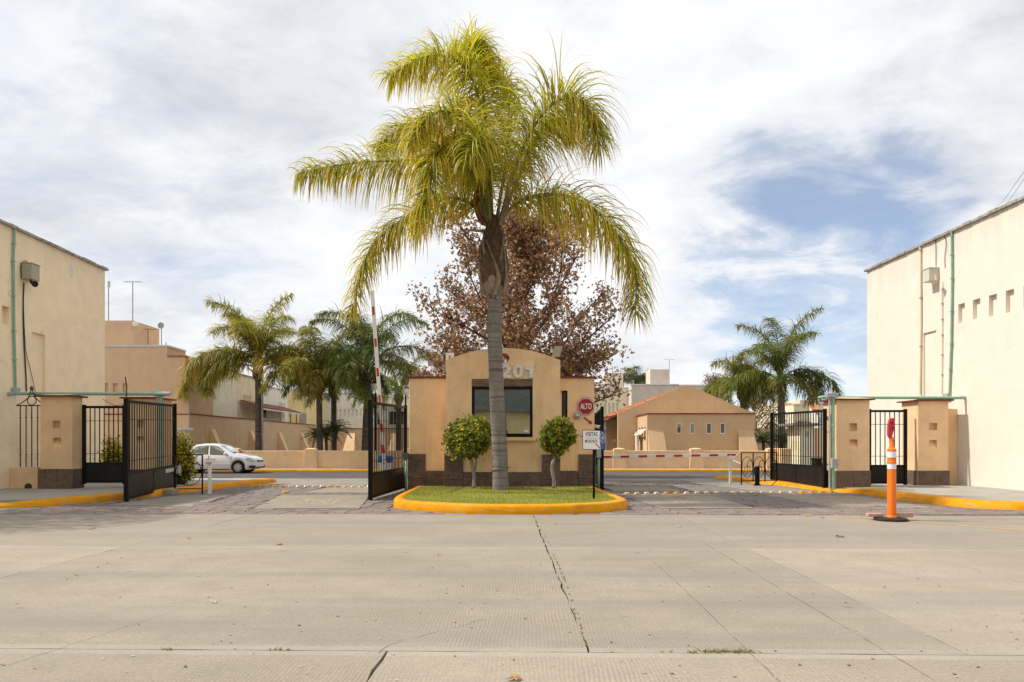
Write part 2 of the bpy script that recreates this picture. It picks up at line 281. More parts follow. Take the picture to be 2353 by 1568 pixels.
YAW = math.atan(0.0244)          # the street's grooves run slightly to the right
def slabmat():
    m, t = newmat('ribbed_street_concrete'); p = pos(t)
    r = nd(t, 'ShaderNodeMapping', {0: p, 2: (0, 0, YAW)}).outputs[0]
    s = nd(t, 'ShaderNodeSeparateXYZ', {0: r}); px, qy = s.outputs[0], s.outputs[1]
    big = nd(t, 'ShaderNodeTexNoise', {'Vector': r, 'Scale': 0.35, 'Detail': 7.0, 'Roughness': 0.6}).outputs[0]
    med = nd(t, 'ShaderNodeTexNoise', {'Vector': r, 'Scale': 2.2, 'Detail': 8.0, 'Roughness': 0.68}).outputs[0]
    fine = nd(t, 'ShaderNodeTexNoise', {'Vector': r, 'Scale': 90.0, 'Detail': 4.0, 'Roughness': 0.7}).outputs[0]
    c = mix(t, ramp(t, big, [(0.3, 0.0), (0.7, 1.0)]), (0.272, 0.232, 0.182), (0.385, 0.332, 0.264))
    c = mix(t, ramp(t, med, [(0.35, 0.55), (0.56, 0.0)]), c, (0.25, 0.22, 0.172))
    c = mix(t, ramp(t, fine, [(0.36, 0.55), (0.5, 0.0)]), c, (0.21, 0.185, 0.145))
    c = mix(t, ramp(t, fine, [(0.56, 0.0), (0.72, 0.4)]), c, (0.58, 0.55, 0.48))
    grit = nd(t, 'ShaderNodeTexNoise', {'Vector': r, 'Scale': 26.0, 'Detail': 7.0, 'Roughness': 0.82}).outputs[0]
    c = mix(t, ramp(t, grit, [(0.36, 0.4), (0.49, 0.0)]), c, (0.175, 0.152, 0.122))
    c = mix(t, ramp(t, grit, [(0.52, 0.0), (0.66, 0.38)]), c, (0.50, 0.45, 0.37))
    # smooth trowelled band along the cross joints
    b1 = mth(t, 'ABSOLUTE', mth(t, 'SUBTRACT', qy, 5.36)); b2 = mth(t, 'ABSOLUTE', mth(t, 'SUBTRACT', qy, 10.76))
    bd = mth(t, 'MINIMUM', b1, b2)
    edge = nd(t, 'ShaderNodeTexNoise', {'Vector': r, 'Scale': 3.0, 'Detail': 3.0}).outputs[0]
    band = mth(t, 'SUBTRACT', 1.0, sstep(t, mth(t, 'ADD', bd, mth(t, 'MULTIPLY', edge, 0.05)), 0.13, 0.16), clamp=True)
    c = mix(t, mth(t, 'MULTIPLY', band, 0.22), c, (0.42, 0.39, 0.34))
    # grooves
    wob = mth(t, 'MULTIPLY', mth(t, 'SUBTRACT', nd(t, 'ShaderNodeTexNoise', {'Vector': nd(t, 'ShaderNodeMapping', {0: r, 3: (1.0, 0.5, 1)}).outputs[0], 'Scale': 2.4, 'Detail': 4.0}).outputs[0], 0.5), 0.09)
    ph = mth(t, 'MULTIPLY', mth(t, 'ADD', px, wob), 2*math.pi/0.031)
    g = mth(t, 'ADD', mth(t, 'MULTIPLY', mth(t, 'SINE', ph), 0.5), 0.5)
    patch = nd(t, 'ShaderNodeTexNoise', {'Vector': r, 'Scale': 0.6, 'Detail': 4.0, 'Roughness': 0.6}).outputs[0]
    pm = mth(t, 'MULTIPLY', ramp(t, patch, [(0.38, 0.05), (0.66, 0.85)]), mth(t, 'SUBTRACT', 1.0, band))
    gd = mth(t, 'MULTIPLY', mth(t, 'MULTIPLY', ramp(t, g, [(0.05, 1.0), (0.55, 0.0)]), pm), mth(t, 'ADD', 0.35, mth(t, 'MULTIPLY', med, 0.6)))
    c = mix(t, gd, c, (0.23, 0.19, 0.14))
    # oil drips and spots
    v = nd(t, 'ShaderNodeTexVoronoi', {'Vector': r, 'Scale': 0.9, 'Randomness': 1.0})
    spot = ramp(t, mth(t, 'ADD', v.outputs['Distance'], mth(t, 'MULTIPLY', med, 0.06)), [(0.05, 0.8), (0.075, 0.0)])
    c = mix(t, spot, c, (0.13, 0.125, 0.12))
    # darker travelled strip
    tyre = nd(t, 'ShaderNodeTexNoise', {'Vector': nd(t, 'ShaderNodeMapping', {0: r, 3: (0.10, 1.1, 1)}).outputs[0], 'Scale': 1.0, 'Detail': 6.0, 'Roughness': 0.6}).outputs[0]
    c = mix(t, ramp(t, tyre, [(0.48, 0.0), (0.66, 0.55)]), c, (0.215, 0.20, 0.175))
    c = mix(t, mth(t, 'MULTIPLY', sstep(t, qy, 10.75, 10.77), 0.26), c, (0.20, 0.175, 0.145))
    oi = nd(t, 'ShaderNodeObjectInfo').outputs['Random']
    c = mix(t, 1.0, c, nd(t, 'ShaderNodeCombineXYZ', {0: mth(t, 'ADD', 0.93, mth(t, 'MULTIPLY', oi, 0.13)), 1: mth(t, 'ADD', 0.93, mth(t, 'MULTIPLY', oi, 0.13)), 2: mth(t, 'ADD', 0.935, mth(t, 'MULTIPLY', oi, 0.13))}).outputs[0], 'MULTIPLY')
    h = mth(t, 'ADD', mth(t, 'MULTIPLY', mth(t, 'MULTIPLY', g, pm), 0.9), mth(t, 'MULTIPLY', fine, 0.8))
    b = nd(t, 'ShaderNodeBsdfPrincipled', {'Base Color': c, 'Roughness': 0.85, 'Specular IOR Level': 0.25,
        'Normal': nd(t, 'ShaderNodeBump', {'Strength': 0.45, 'Distance': 0.008, 'Height': h}).outputs[0]})
    out(t, b.outputs[0]); return m
MAT['slab'] = slabmat()
def stonemat(i, col):
    return M('flagstone_tone', col, var=0.3, scale=4.0, bump=0.6, bscale=25, bdist=0.02, stain=0.3, speck=0.2)
STONES = [stonemat(0, (0.21, 0.168, 0.152)), stonemat(1, (0.245, 0.182, 0.162)), stonemat(2, (0.20, 0.17, 0.155)), stonemat(3, (0.235, 0.205, 0.18))]

# ------------------------------------------------------------------ mesh builder
ORG = {}
class MB:
    def __init__(s): s.v = []; s.f = []; s.c = []
    def add(s, vs, fs, col=None):
        b = len(s.v); s.v += [tuple(v) for v in vs]; s.f += [tuple(i+b for i in f) for f in fs]
        if col is not None: s.c += [col]*len(vs) if isinstance(col[0], (int, float)) else list(col)
        return s
    def box(s, a, b):
        (x0, y0, z0), (x1, y1, z1) = a, b
        return s.add([(x0,y0,z0),(x1,y0,z0),(x1,y1,z0),(x0,y1,z0),(x0,y0,z1),(x1,y0,z1),(x1,y1,z1),(x0,y1,z1)],
              [(0,3,2,1),(4,5,6,7),(0,1,5,4),(1,2,6,5),(2,3,7,6),(3,0,4,7)])
    def bar(s, p, q, w, h, up=(0, 0, 1)):          # box beam from p to q
        p = Vector(p); q = Vector(q); d = (q-p).normalized(); up = Vector(up)
        if abs(d.dot(up)) > 0.99: up = Vector((0, 1, 0)) if abs(d.y) < .9 else Vector((1, 0, 0))
        r = d.cross(up).normalized(); u = r.cross(d)
        vs = []
        for c in (p, q):
            for a, b in ((-1,-1),(1,-1),(1,1),(-1,1)): vs.append(c+r*(a*w/2)+u*(b*h/2))
        return s.add(vs, [(0,1,2,3),(7,6,5,4),(0,4,5,1),(1,5,6,2),(2,6,7,3),(3,7,4,0)])
    def prism(s, poly, d):                         # 3D polygon swept along vector d
        n = len(poly); d = Vector(d); vs = [Vector(p) for p in poly]+[Vector(p)+d for p in poly]
        fs = [tuple(range(n))[::-1], tuple(range(n, 2*n))]+[(i, (i+1) % n, n+(i+1) % n, n+i) for i in range(n)]
        return s.add(vs, fs)
    def tube(s, pts, r, n=8, cap=True, col=None):
        pts = [Vector(p) for p in pts]; m = len(pts)
        rs = r if isinstance(r, (list, tuple)) else [r]*m
        vs = []; prev = None
        for i in range(m):
            d = (pts[min(i+1, m-1)]-pts[max(i-1, 0)]).normalized()
            if prev is None:
                a = Vector((0, 0, 1)) if abs(d.z) < 0.9 else Vector((1, 0, 0)); x = d.cross(a).normalized()
            else:
                x = (prev-d*prev.dot(d)).normalized()
            prev = x; y = d.cross(x)
            for k in range(n):
                an = 2*math.pi*k/n; vs.append(pts[i]+x*(math.cos(an)*rs[i])+y*(math.sin(an)*rs[i]))
        fs = [(i*n+k, i*n+(k+1) % n, (i+1)*n+(k+1) % n, (i+1)*n+k) for i in range(m-1) for k in range(n)]
        if cap: fs += [tuple(range(n))[::-1], tuple(range((m-1)*n, m*n))]
        return s.add(vs, fs, col)
    def lathe(s, c, prof, n=16, axis='Z'):         # prof: (radius, height)
        c = Vector(c); vs = []; m = len(prof)
        for r, h in prof:
            for k in range(n):
                a = 2*math.pi*k/n; x, y = math.cos(a)*r, math.sin(a)*r
                vs.append(c+(Vector((x, y, h)) if axis == 'Z' else Vector((x, h, y)) if axis == 'Y' else Vector((h, x, y))))
        fs = [(i*n+k, i*n+(k+1) % n, (i+1)*n+(k+1) % n, (i+1)*n+k) for i in range(m-1) for k in range(n)]
        fs += [tuple(range(n))[::-1], tuple(range((m-1)*n, m*n))]
        return s.add(vs, fs)
    def panel(s, O, U, V, N, outer, holes=()):     # flat face with recesses; holes: (poly, depth, capped)
        O, U, V, N = Vector(O), Vector(U), Vector(V), Vector(N)
        P = lambda q, d=0.0: O+U*q[0]+V*q[1]-N*d
        loops = [[Vector((a, b, 0)) for a, b in outer]]+[[Vector((a, b, 0)) for a, b in h[0]] for h in holes]
        flat = [p for l in loops for p in l]
        s.add([P(p) for p in flat], [tuple(t) for t in tessellate_polygon(loops)])
        for h in holes:
            n = len(h[0]); vs = [P(q) for q in h[0]]+[P(q, h[1]) for q in h[0]]
            fs = [(i, (i+1) % n, n+(i+1) % n, n+i) for i in range(n)]
            if h[2]: fs.append(tuple(range(n, 2*n)))
            s.add(vs, fs)
        return s
    def build(s, name, mat, parent=None, smooth=False, bevel=0.0, org=None):
        me = bpy.data.meshes.new(name)
        o0 = Vector(org) if org is not None else ORG.get(parent.name, Vector((0, 0, 0))) if parent else Vector((0, 0, 0))
        me.from_pydata([(v[0]-o0.x, v[1]-o0.y, v[2]-o0.z) for v in s.v], [], s.f)
        if s.c:
            at_ = me.color_attributes.new('Col', 'FLOAT_COLOR', 'POINT')
            at_.data.foreach_set('color', [x for c in s.c for x in (c[0], c[1], c[2], 1.0)])
        if smooth: me.polygons.foreach_set('use_smooth', [True]*len(me.polygons))
        me.materials.append(MAT[mat] if isinstance(mat, str) else mat)
        o = bpy.data.objects.new(name, me); COL.objects.link(o)
        if parent:
            o.parent = parent; ORG[o.name] = ORG[parent.name]
        else:
            o.location = o0; ORG[o.name] = o0
        if bevel > 0:
            b = o.modifiers.new('bevel', 'BEVEL'); b.width = bevel; b.segments = 2; b.limit_method = 'ANGLE'
        return o
def rect(x0, y0, x1, y1): return [(x0, y0), (x1, y0), (x1, y1), (x0, y1)]
def tag(o, label, cat, group=None):
    o['label'] = label; o['category'] = cat
    if group: o['group'] = group
    return o
def thing(name, label, cat, loc, group=None):
    o = bpy.data.objects.new(name, None); COL.objects.link(o); o.location = loc; o.empty_display_size = 0.2
    ORG[o.name] = Vector(loc); return tag(o, label, cat, group)
def kids(o): return [c for c in bpy.data.objects if c.parent == o]
def copy_tree(o, parent=None, delta=None, children=None):
    c = o.copy(); COL.objects.link(c)
    if parent: c.parent = parent
    for ch in (children or {}).get(o.name, kids(o) if children is None else []): copy_tree(ch, c, children=children)
    return c
def struct(name, mb, mat, **k):
    o = mb.build(name, mat, **k)
    if not k.get('parent'): o['kind'] = 'structure'
    return o
def text_part(name, body, mat, parent, O, U, V, N, w, h, depth=0.01, bold=0.0, track=1.0):
    cu = bpy.data.curves.new('lettering', 'FONT'); cu.body = body; cu.size = 1.0; cu.offset = bold; cu.space_character = track
    cu.resolution_u = 4; cu.extrude = 0.05
    o = bpy.data.objects.new('lettering', cu); COL.objects.link(o)
    dg = bpy.context.evaluated_depsgraph_get(); me = bpy.data.meshes.new_from_object(o.evaluated_get(dg))
    bpy.data.objects.remove(o)
    xs = [v.co.x for v in me.vertices]; ys = [v.co.y for v in me.vertices]
    x0, x1, y0, y1 = min(xs), max(xs), min(ys), max(ys)
    O, U, V, N = Vector(O), Vector(U), Vector(V), Vector(N)
    mb = MB()
    mb.add([O+U*((v.co.x-x0)/(x1-x0)*w)+V*((v.co.y-y0)/(y1-y0)*h)+N*((v.co.z+0.05)/0.1*depth) for v in me.vertices],
           [tuple(p.vertices) for p in me.polygons])
    bpy.data.meshes.remove(me)
    return mb.build(name, mat, parent)
def spline(pts, n):
    pts = [Vector(p) for p in pts]; P = [pts[0]*2-pts[1]]+pts+[pts[-1]*2-pts[-2]]
    res = []; m = len(pts)-1
    for i in range(n+1):
        t = i/n*m; k = min(int(t), m-1); f = t-k
        a, b, c, d = P[k], P[k+1], P[k+2], P[k+3]
        res.append(0.5*((2*b)+(c-a)*f+(2*a-5*b+4*c-d)*f*f+(3*b-a-3*c+d)*f**3))
    return res
X_, Y_, Z_ = Vector((1, 0, 0)), Vector((0, 1, 0)), Vector((0, 0, 1))
# ================================================================== GROUND
g = MB(); g.add([(-700, -60, -.14), (700, -60, -.14), (700, 1500, -.14), (-700, 1500, -.14)], [(0, 1, 2, 3)])
struct('ground', g, 'earth')
cy, sy = math.cos(YAW), math.sin(YAW)
def rw(p, q): return (p*cy+q*sy, -p*sy+q*cy)
base = MB(); base.box((-45, -12, -.13), (45, 15.92, -.03))
street = struct('street', base, 'crackfill')
rs = random.Random(11)
def edge_pts(a, b, jit):
    a, b = Vector(a), Vector(b); n = max(2, int((b-a).length/0.22)); d = (b-a).normalized(); nn = Vector((d.y, -d.x))
    return [a+(b-a)*(i/n)+nn*(rs.uniform(-jit, jit) if 0 < i < n else 0) for i in range(n)]
SLABS = {0: [-30, -19.6, -13.4, -7.2, -1.04, 5.1, 11.3, 17.5, 30], 1: [-30, -18.4, -12.2, -5.97, .235, 3.14, 9.3, 15.5, 30], 2: [-30, -18.4, -12.2, -5.97, .235, 3.14, 9.3, 15.5, 30], 3: [-30, -15, -8.4, -2.2, 4, 10.2, 16.4, 30]}
ROWS = [(-5.0, -0.1, 3), (-0.1, 5.36, 0), (5.36, 10.76, 1), (10.76, 15.95, 2)]
JIT = {.235: .014, 3.14: .008, -5.97: .006, -1.04: .012}
for q0, q1, row in ROWS:
    es = SLABS[row]
    for p0, p1 in zip(es[:-1], es[1:]):
        gl = .008 if p0 in (.235, -1.04) else .004; gr = .008 if p1 in (.235, -1.04) else .004
        sk = lambda p, q: .425-.359*(q-5.36)/10.57 if p == .235 else p
        A, B, C_, D = (sk(p0, q0)+gl, q0+.005), (sk(p1, q0)-gr, q0+.005), (sk(p1, q1)-gr, q1-.005), (sk(p0, q1)+gl, q1-.005)
        pts = edge_pts(A, B, .006)+edge_pts(B, C_, JIT.get(p1, .004))+edge_pts(C_, D, .006)+edge_pts(D, A, JIT.get(p0, .004))
        mb = MB(); mb.prism([(*rw(p.x, p.y), -.1) for p in pts], (0, 0, .1))
        mb.build('slab', 'slab', street)
# hairline saw cuts and a wandering crack, filled with dirt
def crack(pts, w, jit, z=.0035):
    mb = MB(); L = []; path = []
    for a, b in zip(pts[:-1], pts[1:]):
        a, b = Vector(a), Vector(b); n = max(2, int((b-a).length/.09)); path += [a+(b-a)*(i/n) for i in range(n)]
    path.append(Vector(pts[-1]))
    path = [p+Vector((rs.uniform(-jit, jit), rs.uniform(-jit, jit))) for p in path]
    for i, p in enumerate(path):
        d = (path[min(i+1, len(path)-1)]-path[max(0, i-1)]).normalized(); nn = Vector((-d.y, d.x)); ww = w*rs.uniform(.25, 1.3)*.5
        L += [(*(p+nn*ww), z), (*(p-nn*ww), z)]
    mb.add(L, [(2*i, 2*i+1, 2*i+3, 2*i+2) for i in range(len(path)-1)])
    return mb.build('crack', 'crackfill', street)
def g2(u, v): p = gp(u, v); return (p.x, p.y)
crack([g2(868, 1503), g2(905, 1478), g2(960, 1465), g2(995, 1455), g2(1050, 1440), g2(1110, 1425)], .003, .016)
crack([g2(1616, 1248), g2(2042, 1502), g2(2150, 1566)], .004, .004)
crack([g2(1500, 1290), g2(1551, 1335), g2(1721, 1499), g2(1790, 1566)], .004, .004)
crack([g2(400, 1405), g2(230, 1460), g2(20, 1530)], .003, .006)

# driveway between street and inner road
mb = MB(); mb.box((-14, 15.93, -.12), (14, 31.3, -.022)); drive = struct('driveway', mb, 'mortar')
mb = MB(); mb.box((-13, 27.4, -.12), (3.1, 33.2, -.002)); mb.build('concrete_apron', 'driveway', drive)
mb = MB(); mb.box((7.25, 27.6, -.12), (13, 33.2, -.003)); mb.build('concrete_apron', 'driveway', drive)
mb = MB(); mb.box((3.11, 31.3, -.12), (7.24, 33.2, -.004)); mb.build('concrete_apron', 'driveway', drive)
def pad(quad):
    quad = [Vector(q) for q in quad]
    mb = MB(); pts = []
    for a, b in zip(quad, quad[1:]+quad[:1]): pts += [(*p, -.05) for p in edge_pts(a, b, .02)]
    mb.prism(pts, (0, 0, .054)); return mb.build('concrete_pad', 'pad', drive)
PADS = [[(-6.1, 17.45), (-3.62, 17.5), (-4.0, 20.3), (-4.3, 22.1), (-6.9, 22.1)],
        [(-10.2, 18.7), (-7.75, 17.9), (-8.5, 22.3), (-9.9, 22.3)],
        [(3.55, 17.5), (5.75, 17.5), (5.95, 21.7), (3.3, 21.7)],
        [(7.75, 17.9), (10.1, 18.3), (10.2, 22.0), (7.55, 22.2)],
        [(3.3, 24.0), (5.6, 23.9), (5.5, 26.6), (3.2, 26.8)], [(8.0, 23.6), (9.9, 23.7), (9.6, 27.6), (7.5, 27.6)], [(-6.6, 23.2), (-4.2, 23.2), (-4.3, 27.4), (-6.4, 27.4)]]
for q in PADS: pad(q)
def inside(p, poly):
    r = False; n = len(poly)
    for i in range(n):
        (x1, y1), (x2, y2) = poly[i], poly[(i+1) % n]
        if (y1 > p[1]) != (y2 > p[1]) and p[0] < (x2-x1)*(p[1]-y1)/(y2-y1)+x1: r = not r
    return r
ISL = [(-3.05, 23.6), (-3.05, 22.4), (-3.03, 20), (-2.97, 18.6), (-2.8, 17.75), (-2.4, 17.1), (-1.88, 16.7), (-1.2, 16.3), (-.64, 16.12), (.1, 16.04), (.92, 16.1), (1.5, 16.28), (2.04, 16.6), (2.5, 17.05), (2.74, 17.6), (2.8, 18.3), (2.74, 20), (2.64, 22.2), (2.62, 23.6)]
KL = [(-40, 17.35), (-22, 17.4), (-15, 17.5), (-13.2, 17.62), (-12.3, 17.85), (-11.5, 18.45), (-10.95, 19.6), (-10.62, 21), (-10.3, 23), (-9.95, 26), (-9.6, 28.6), (-9.5, 29.6), (-9.75, 30.4), (-10.6, 30.75), (-14, 30.9)]
KR = [(40, 16.6), (20, 16.75), (14, 16.85), (12.1, 17.0), (11.3, 17.45), (10.85, 18.4), (10.72, 20), (10.66, 21.6), (10.62, 22.7), (10.3, 23.6), (10.05, 24.6), (9.75, 27.5), (9.35, 30), (8.95, 32.0), (8.95, 32.9), (9.3, 33.4), (10.2, 33.6), (14, 33.6)]
def grid_stones(x0, x1, y0, y1, sx, sy_):
    nx = max(1, round((x1-x0)/sx)); ny = max(1, round((y1-y0)/sy_)); res = []
    V = {}
    for j in range(ny+1):
        for i in range(nx+1):
            jx = rs.uniform(-.3, .3)*(x1-x0)/nx if 0 < i < nx else 0; jy = rs.uniform(-.32, .32)*(y1-y0)/ny if 0 < j < ny else 0
            V[i, j] = (x0+(x1-x0)*i/nx+jx, y0+(y1-y0)*j/ny+jy)
    for j in range(ny):
        for i in range(nx):
            if rs.random() < .13 and i+1 < nx: pass
            res.append([V[i, j], V[i+1, j], V[i+1, j+1], V[i, j+1]])
    return res
stones = grid_stones(-12.0, 12.0, 15.96, 17.40, .46, .29)+grid_stones(-11.3, -2.95, 17.40, 27.4, .46, .32)+grid_stones(2.6, 10.55, 17.40, 27.6, .46, .32)+grid_stones(3.2, 7.2, 27.6, 31.2, .46, .36)
keep = []
for s_ in stones:
    c = (sum(p[0] for p in s_)/4, sum(p[1] for p in s_)/4)
    if inside(c, ISL) or any(inside(c, q) for q in PADS): continue
    if c[0] < -9 and inside(c, KL[4:]+[(-30, 30)]) : continue
    if -3.4 < c[0] < 2.9 and c[1] > 22.3: continue
    if any(inside(p, ISL) for p in s_) : s_ = [((p[0]-c[0])*.8+c[0], (p[1]-c[1])*.8+c[1]) for p in s_]
    keep.append((c, s_))
keep.sort(key=lambda k: k[0][1])
def stone_into(mb, c, s_):
    gap = rs.uniform(.006, .018); h = rs.uniform(-.006, .008); vs = []
    k = [((p[0]-c[0]), (p[1]-c[1])) for p in s_]
    for z, sh in ((-.05, 0), (h-.012, 0), (h, .022)):
        for dx, dy in k:
            l = math.hypot(dx, dy); f = max(.3, (l-gap-sh)/l); vs.append((c[0]+dx*f, c[1]+dy*f, z+(rs.uniform(-.005, .005) if sh else 0)))
    mb.add(vs, [(0,1,5,4),(1,2,6,5),(2,3,7,6),(3,0,4,7),(4,5,9,8),(5,6,10,9),(6,7,11,10),(7,4,8,11),(8,9,10,11)])
for i, (c, s_) in enumerate(keep[:298]):
    mb = MB(); stone_into(mb, c, s_); mb.build('flagstone', STONES[rs.choice((0, 0, 1, 1, 2, 2, 3))], drive)
mb = MB()
for c, s_ in keep[298:]: stone_into(mb, c, s_)
if mb.v: o = mb.build('far_flagstones', STONES[2], drive); o['kind'] = 'stuff'

# small cobble patches set in the pads
mb = MB()
for (x0, x1, y0, y1) in ((-5.7, -4.5, 18.9, 20.4), (4.2, 5.0, 18.8, 20.2), (8.2, 9.6, 18.9, 20.2)):
    nx, ny = int((x1-x0)/.17), int((y1-y0)/.17)
    for i in range(nx):
        for j in range(ny):
            x = x0+(i+.5)*(x1-x0)/nx+rs.uniform(-.03, .03); y = y0+(j+.5)*(y1-y0)/ny+rs.uniform(-.03, .03)
            r = rs.uniform(.075, .10)
            vs = [(x+math.cos(a)*r*rs.uniform(.8, 1.1), y+math.sin(a)*r*rs.uniform(.8, 1.1), 0) for a in [k*math.pi/3 for k in range(6)]]
            vs2 = [((p[0]-x)*.6+x, (p[1]-y)*.6+y, .010+rs.uniform(0, .010)) for p in vs]
            mb.add(vs+vs2, [(k, (k+1) % 6, 6+(k+1) % 6, 6+k) for k in range(6)]+[tuple(range(6, 12))])
o = mb.build('cobbles', 'cobble', drive); o['kind'] = 'stuff'
# storm drain in the right lane
dr = MB()
for i in range(9): dr.box((10.02-.9+i*.1, 17.6, .002), (10.02-.9+i*.1+.05, 18.1, .012))
dr.build('drain_grate', 'coping', drive)

mb = MB(); mb.box((-90, 33.2, -.12), (90, 41.25, 0)); road = struct('inner_road', mb, 'asphalt')
mb = MB(); mb.box((-60, 41.3, -.12), (90, 47.5, .145)); struct('far_sidewalk', mb, 'sidewalk')

# kerbs
def kerb(path, h, w, inner, name, mat='yellow', n=None, parent=None, slope=.02):
    P = [Vector((p[0], p[1])) for p in path]; hs = h if isinstance(h, list) else [h]*len(P)
    if n:
        pp = spline([(p.x, p.y, hh) for p, hh in zip(P, hs)], n); P = [Vector((p.x, p.y)) for p in pp]; hs = [p.z for p in pp]
    vs = []; m = len(P)
    for i in range(m):
        d = (P[min(i+1, m-1)]-P[max(i-1, 0)]).normalized(); nn = Vector((-d.y, d.x))*inner; hh = hs[i]
        wob = rs.uniform(-.006, .006)
        for o_, z in ((0, -.05), (wob, .01), (slope+wob, hh*.75), (slope+.03, hh-.012), (slope+.07, hh), (w, hh+.002), (w, -.05)):
            q = P[i]+nn*o_; vs.append((q.x, q.y, z))
    k = 7
    fs = [(i*k+j, i*k+j+1, (i+1)*k+j+1, (i+1)*k+j) for i in range(m-1) for j in range(k-1)]+[tuple(range(k)), tuple(range((m-1)*k, m*k))[::-1]]
    mb = MB(); mb.add(vs, fs); return mb
ks = kerb(ISL, .2, .27, 1, '', n=110, slope=.012)
isl = struct('island_kerb', ks, 'yellow', smooth=True)
# island turf
inset = []
IP = [Vector((p[0], p[1])) for p in spline([(a, b, 0) for a, b in ISL], 90)]
for i in range(len(IP)):
    d = (IP[min(i+1, len(IP)-1)]-IP[max(i-1, 0)]).normalized(); inset.append(IP[i]+Vector((-d.y, d.x))*.262)
mb = MB(); mb.prism([(p.x, p.y, -.05) for p in inset], (0, 0, .235)); struct('turf', mb, 'turfsoil')
hl = [.05, .05, .05, .06, .09, .15, .17, .17, .17, .17, .17, .16, .13, .10, .06]
struct('left_kerb', kerb(KL, hl, .42, 1, '', n=150, slope=.07), 'yellow', smooth=True)
hr = [.17, .17, .17, .17, .17, .17, .17, .17, .16, .10, .10, .15, .17, .15, .11, .1, .08, .06]
struct('right_kerb', kerb(KR, hr, .46, -1, '', n=150, slope=.1), 'yellow', smooth=True)
def sidewalk(path, inner, off, tail, name):
    P = [Vector((p[0], p[1])) for p in spline([(a, b, 0) for a, b in path], 80)]; pts = []
    for i in range(len(P)):
        d = (P[min(i+1, len(P)-1)]-P[max(i-1, 0)]).normalized(); q = P[i]+Vector((-d.y, d.x))*inner*off; pts.append((q.x, q.y, -.05))
    mb = MB(); mb.prism(pts+tail, (0, 0, .19)); struct(name, mb, 'sidewalk')
sidewalk(KL, 1, .40, [(-40, 30.9, -.05)], 'left_sidewalk')
sidewalk(KR, -1, .44, [(40, 33.6, -.05)], 'right_sidewalk')
mb = kerb([(-60, 41.2), (0, 41.2), (60, 41.2)], .15, .2, 1, '', n=60); struct('far_kerb', mb, 'yellow', smooth=True)
mb = MB(); pts = [g2(1915, 1184), g2(2060, 1196), g2(2200, 1208), g2(2353, 1220), g2(2420, 1226)]
L = []
for p in pts: L += [(p[0], p[1]-.06, .0045), (p[0], p[1]+.07, .0045)]
mb.add(L, [(2*i, 2*i+2, 2*i+3, 2*i+1) for i in range(len(pts)-1)]); mb.build('painted_line', 'yellowline', street)

# ================================================================== KIOSK
KY = 23.2; WY = 23.9
kx = lambda u: xat(u, KY); kz = lambda v: zat(v, KY); wx = lambda u: xat(u, WY); wz = lambda v: zat(v, WY)
kiosk = thing('guard_kiosk', 'tan stucco guard kiosk with arched front, numerals 201 and dark stone base', 'kiosk', (-.28, KY, 0))
cx0, cx1 = kx(1025), kx(1287.5)
arch = [(cx1-(cx1-cx0)*t, kz(828)+(kz(800)-kz(828))*(1-(2*t-1)**2)) for t in [i/24 for i in range(25)]]
outer = [(cx0, 0), (cx1, 0)]+arch
hole = [(kx(1158.5)+.168*math.cos(a), kz(822)+.168*math.sin(a)) for a in [i*math.pi/12 for i in range(24)]]
wx0, wx1, wzb, wzt, wzw = kx(1084), kx(1224), kz(1005), kz(889), kz(871)
win = rect(wx0, wzb, wx1, wzw)
mb = MB(); T = .26
mb.panel((0, KY, 0), X_, Z_, -Y_, outer, [(hole, T, False), (win, .14, True)])
mb.panel((0, KY+T, 0), X_, Z_, Y_, outer, [(hole, 0, False)])
n = len(outer); vs = [(p[0], KY, p[1]) for p in outer]+[(p[0], KY+T, p[1]) for p in outer]
mb.add(vs, [(i, (i+1) % n, n+(i+1) % n, n+i) for i in range(n)])
mb.build('arched_wall', 'kiosk', kiosk)
mb = MB(); wl0, wr1 = wx(940), wx(1366)
top = wz(868)
mb.box((cx0+.004, KY+T+.002, 0), (cx1-.004, 28, top)); mb.build('wall', 'kiosk', kiosk)
rw0, rw1, rz0, rz1 = wx(1291), wx(1304), wz(965), wz(898)
mb = MB(); mb.box((wl0, WY, 0), (cx0, 27.7, top-.02)); mb.build('left_wing', 'kiosk', kiosk, bevel=.02)
mb = MB(); mb.panel((0, WY, 0), X_, Z_, -Y_, rect(cx1, 0, wr1, top-.02), [(rect(rw0, rz0, rw1, rz1), .1, True)])
mb.add([(wr1, WY, 0), (wr1, 27.7, 0), (wr1, 27.7, top-.02), (wr1, WY, top-.02)], [(0, 1, 2, 3)])
mb.add([(cx1, WY, top-.02), (wr1, WY, top-.02), (wr1, 27.7, top-.02), (cx1, 27.7, top-.02)], [(0, 1, 2, 3)])
mb.build('right_wing', 'kiosk', kiosk)
# flat clay tiles capping the wings
for x0, x1 in ((wl0-.09, cx0), (cx1, wr1+.07)):
    k = 5
    for i in range(k):
        a = x0+(x1-x0)*i/k; b = x0+(x1-x0)*(i+1)/k-.006
        mb = MB(); mb.box((a, WY-.09+rs.uniform(-.01, .01), top-.018), (b, 27.8, top+.028+rs.uniform(-.004, .006))); mb.build('cap_tile', 'redtile', kiosk)
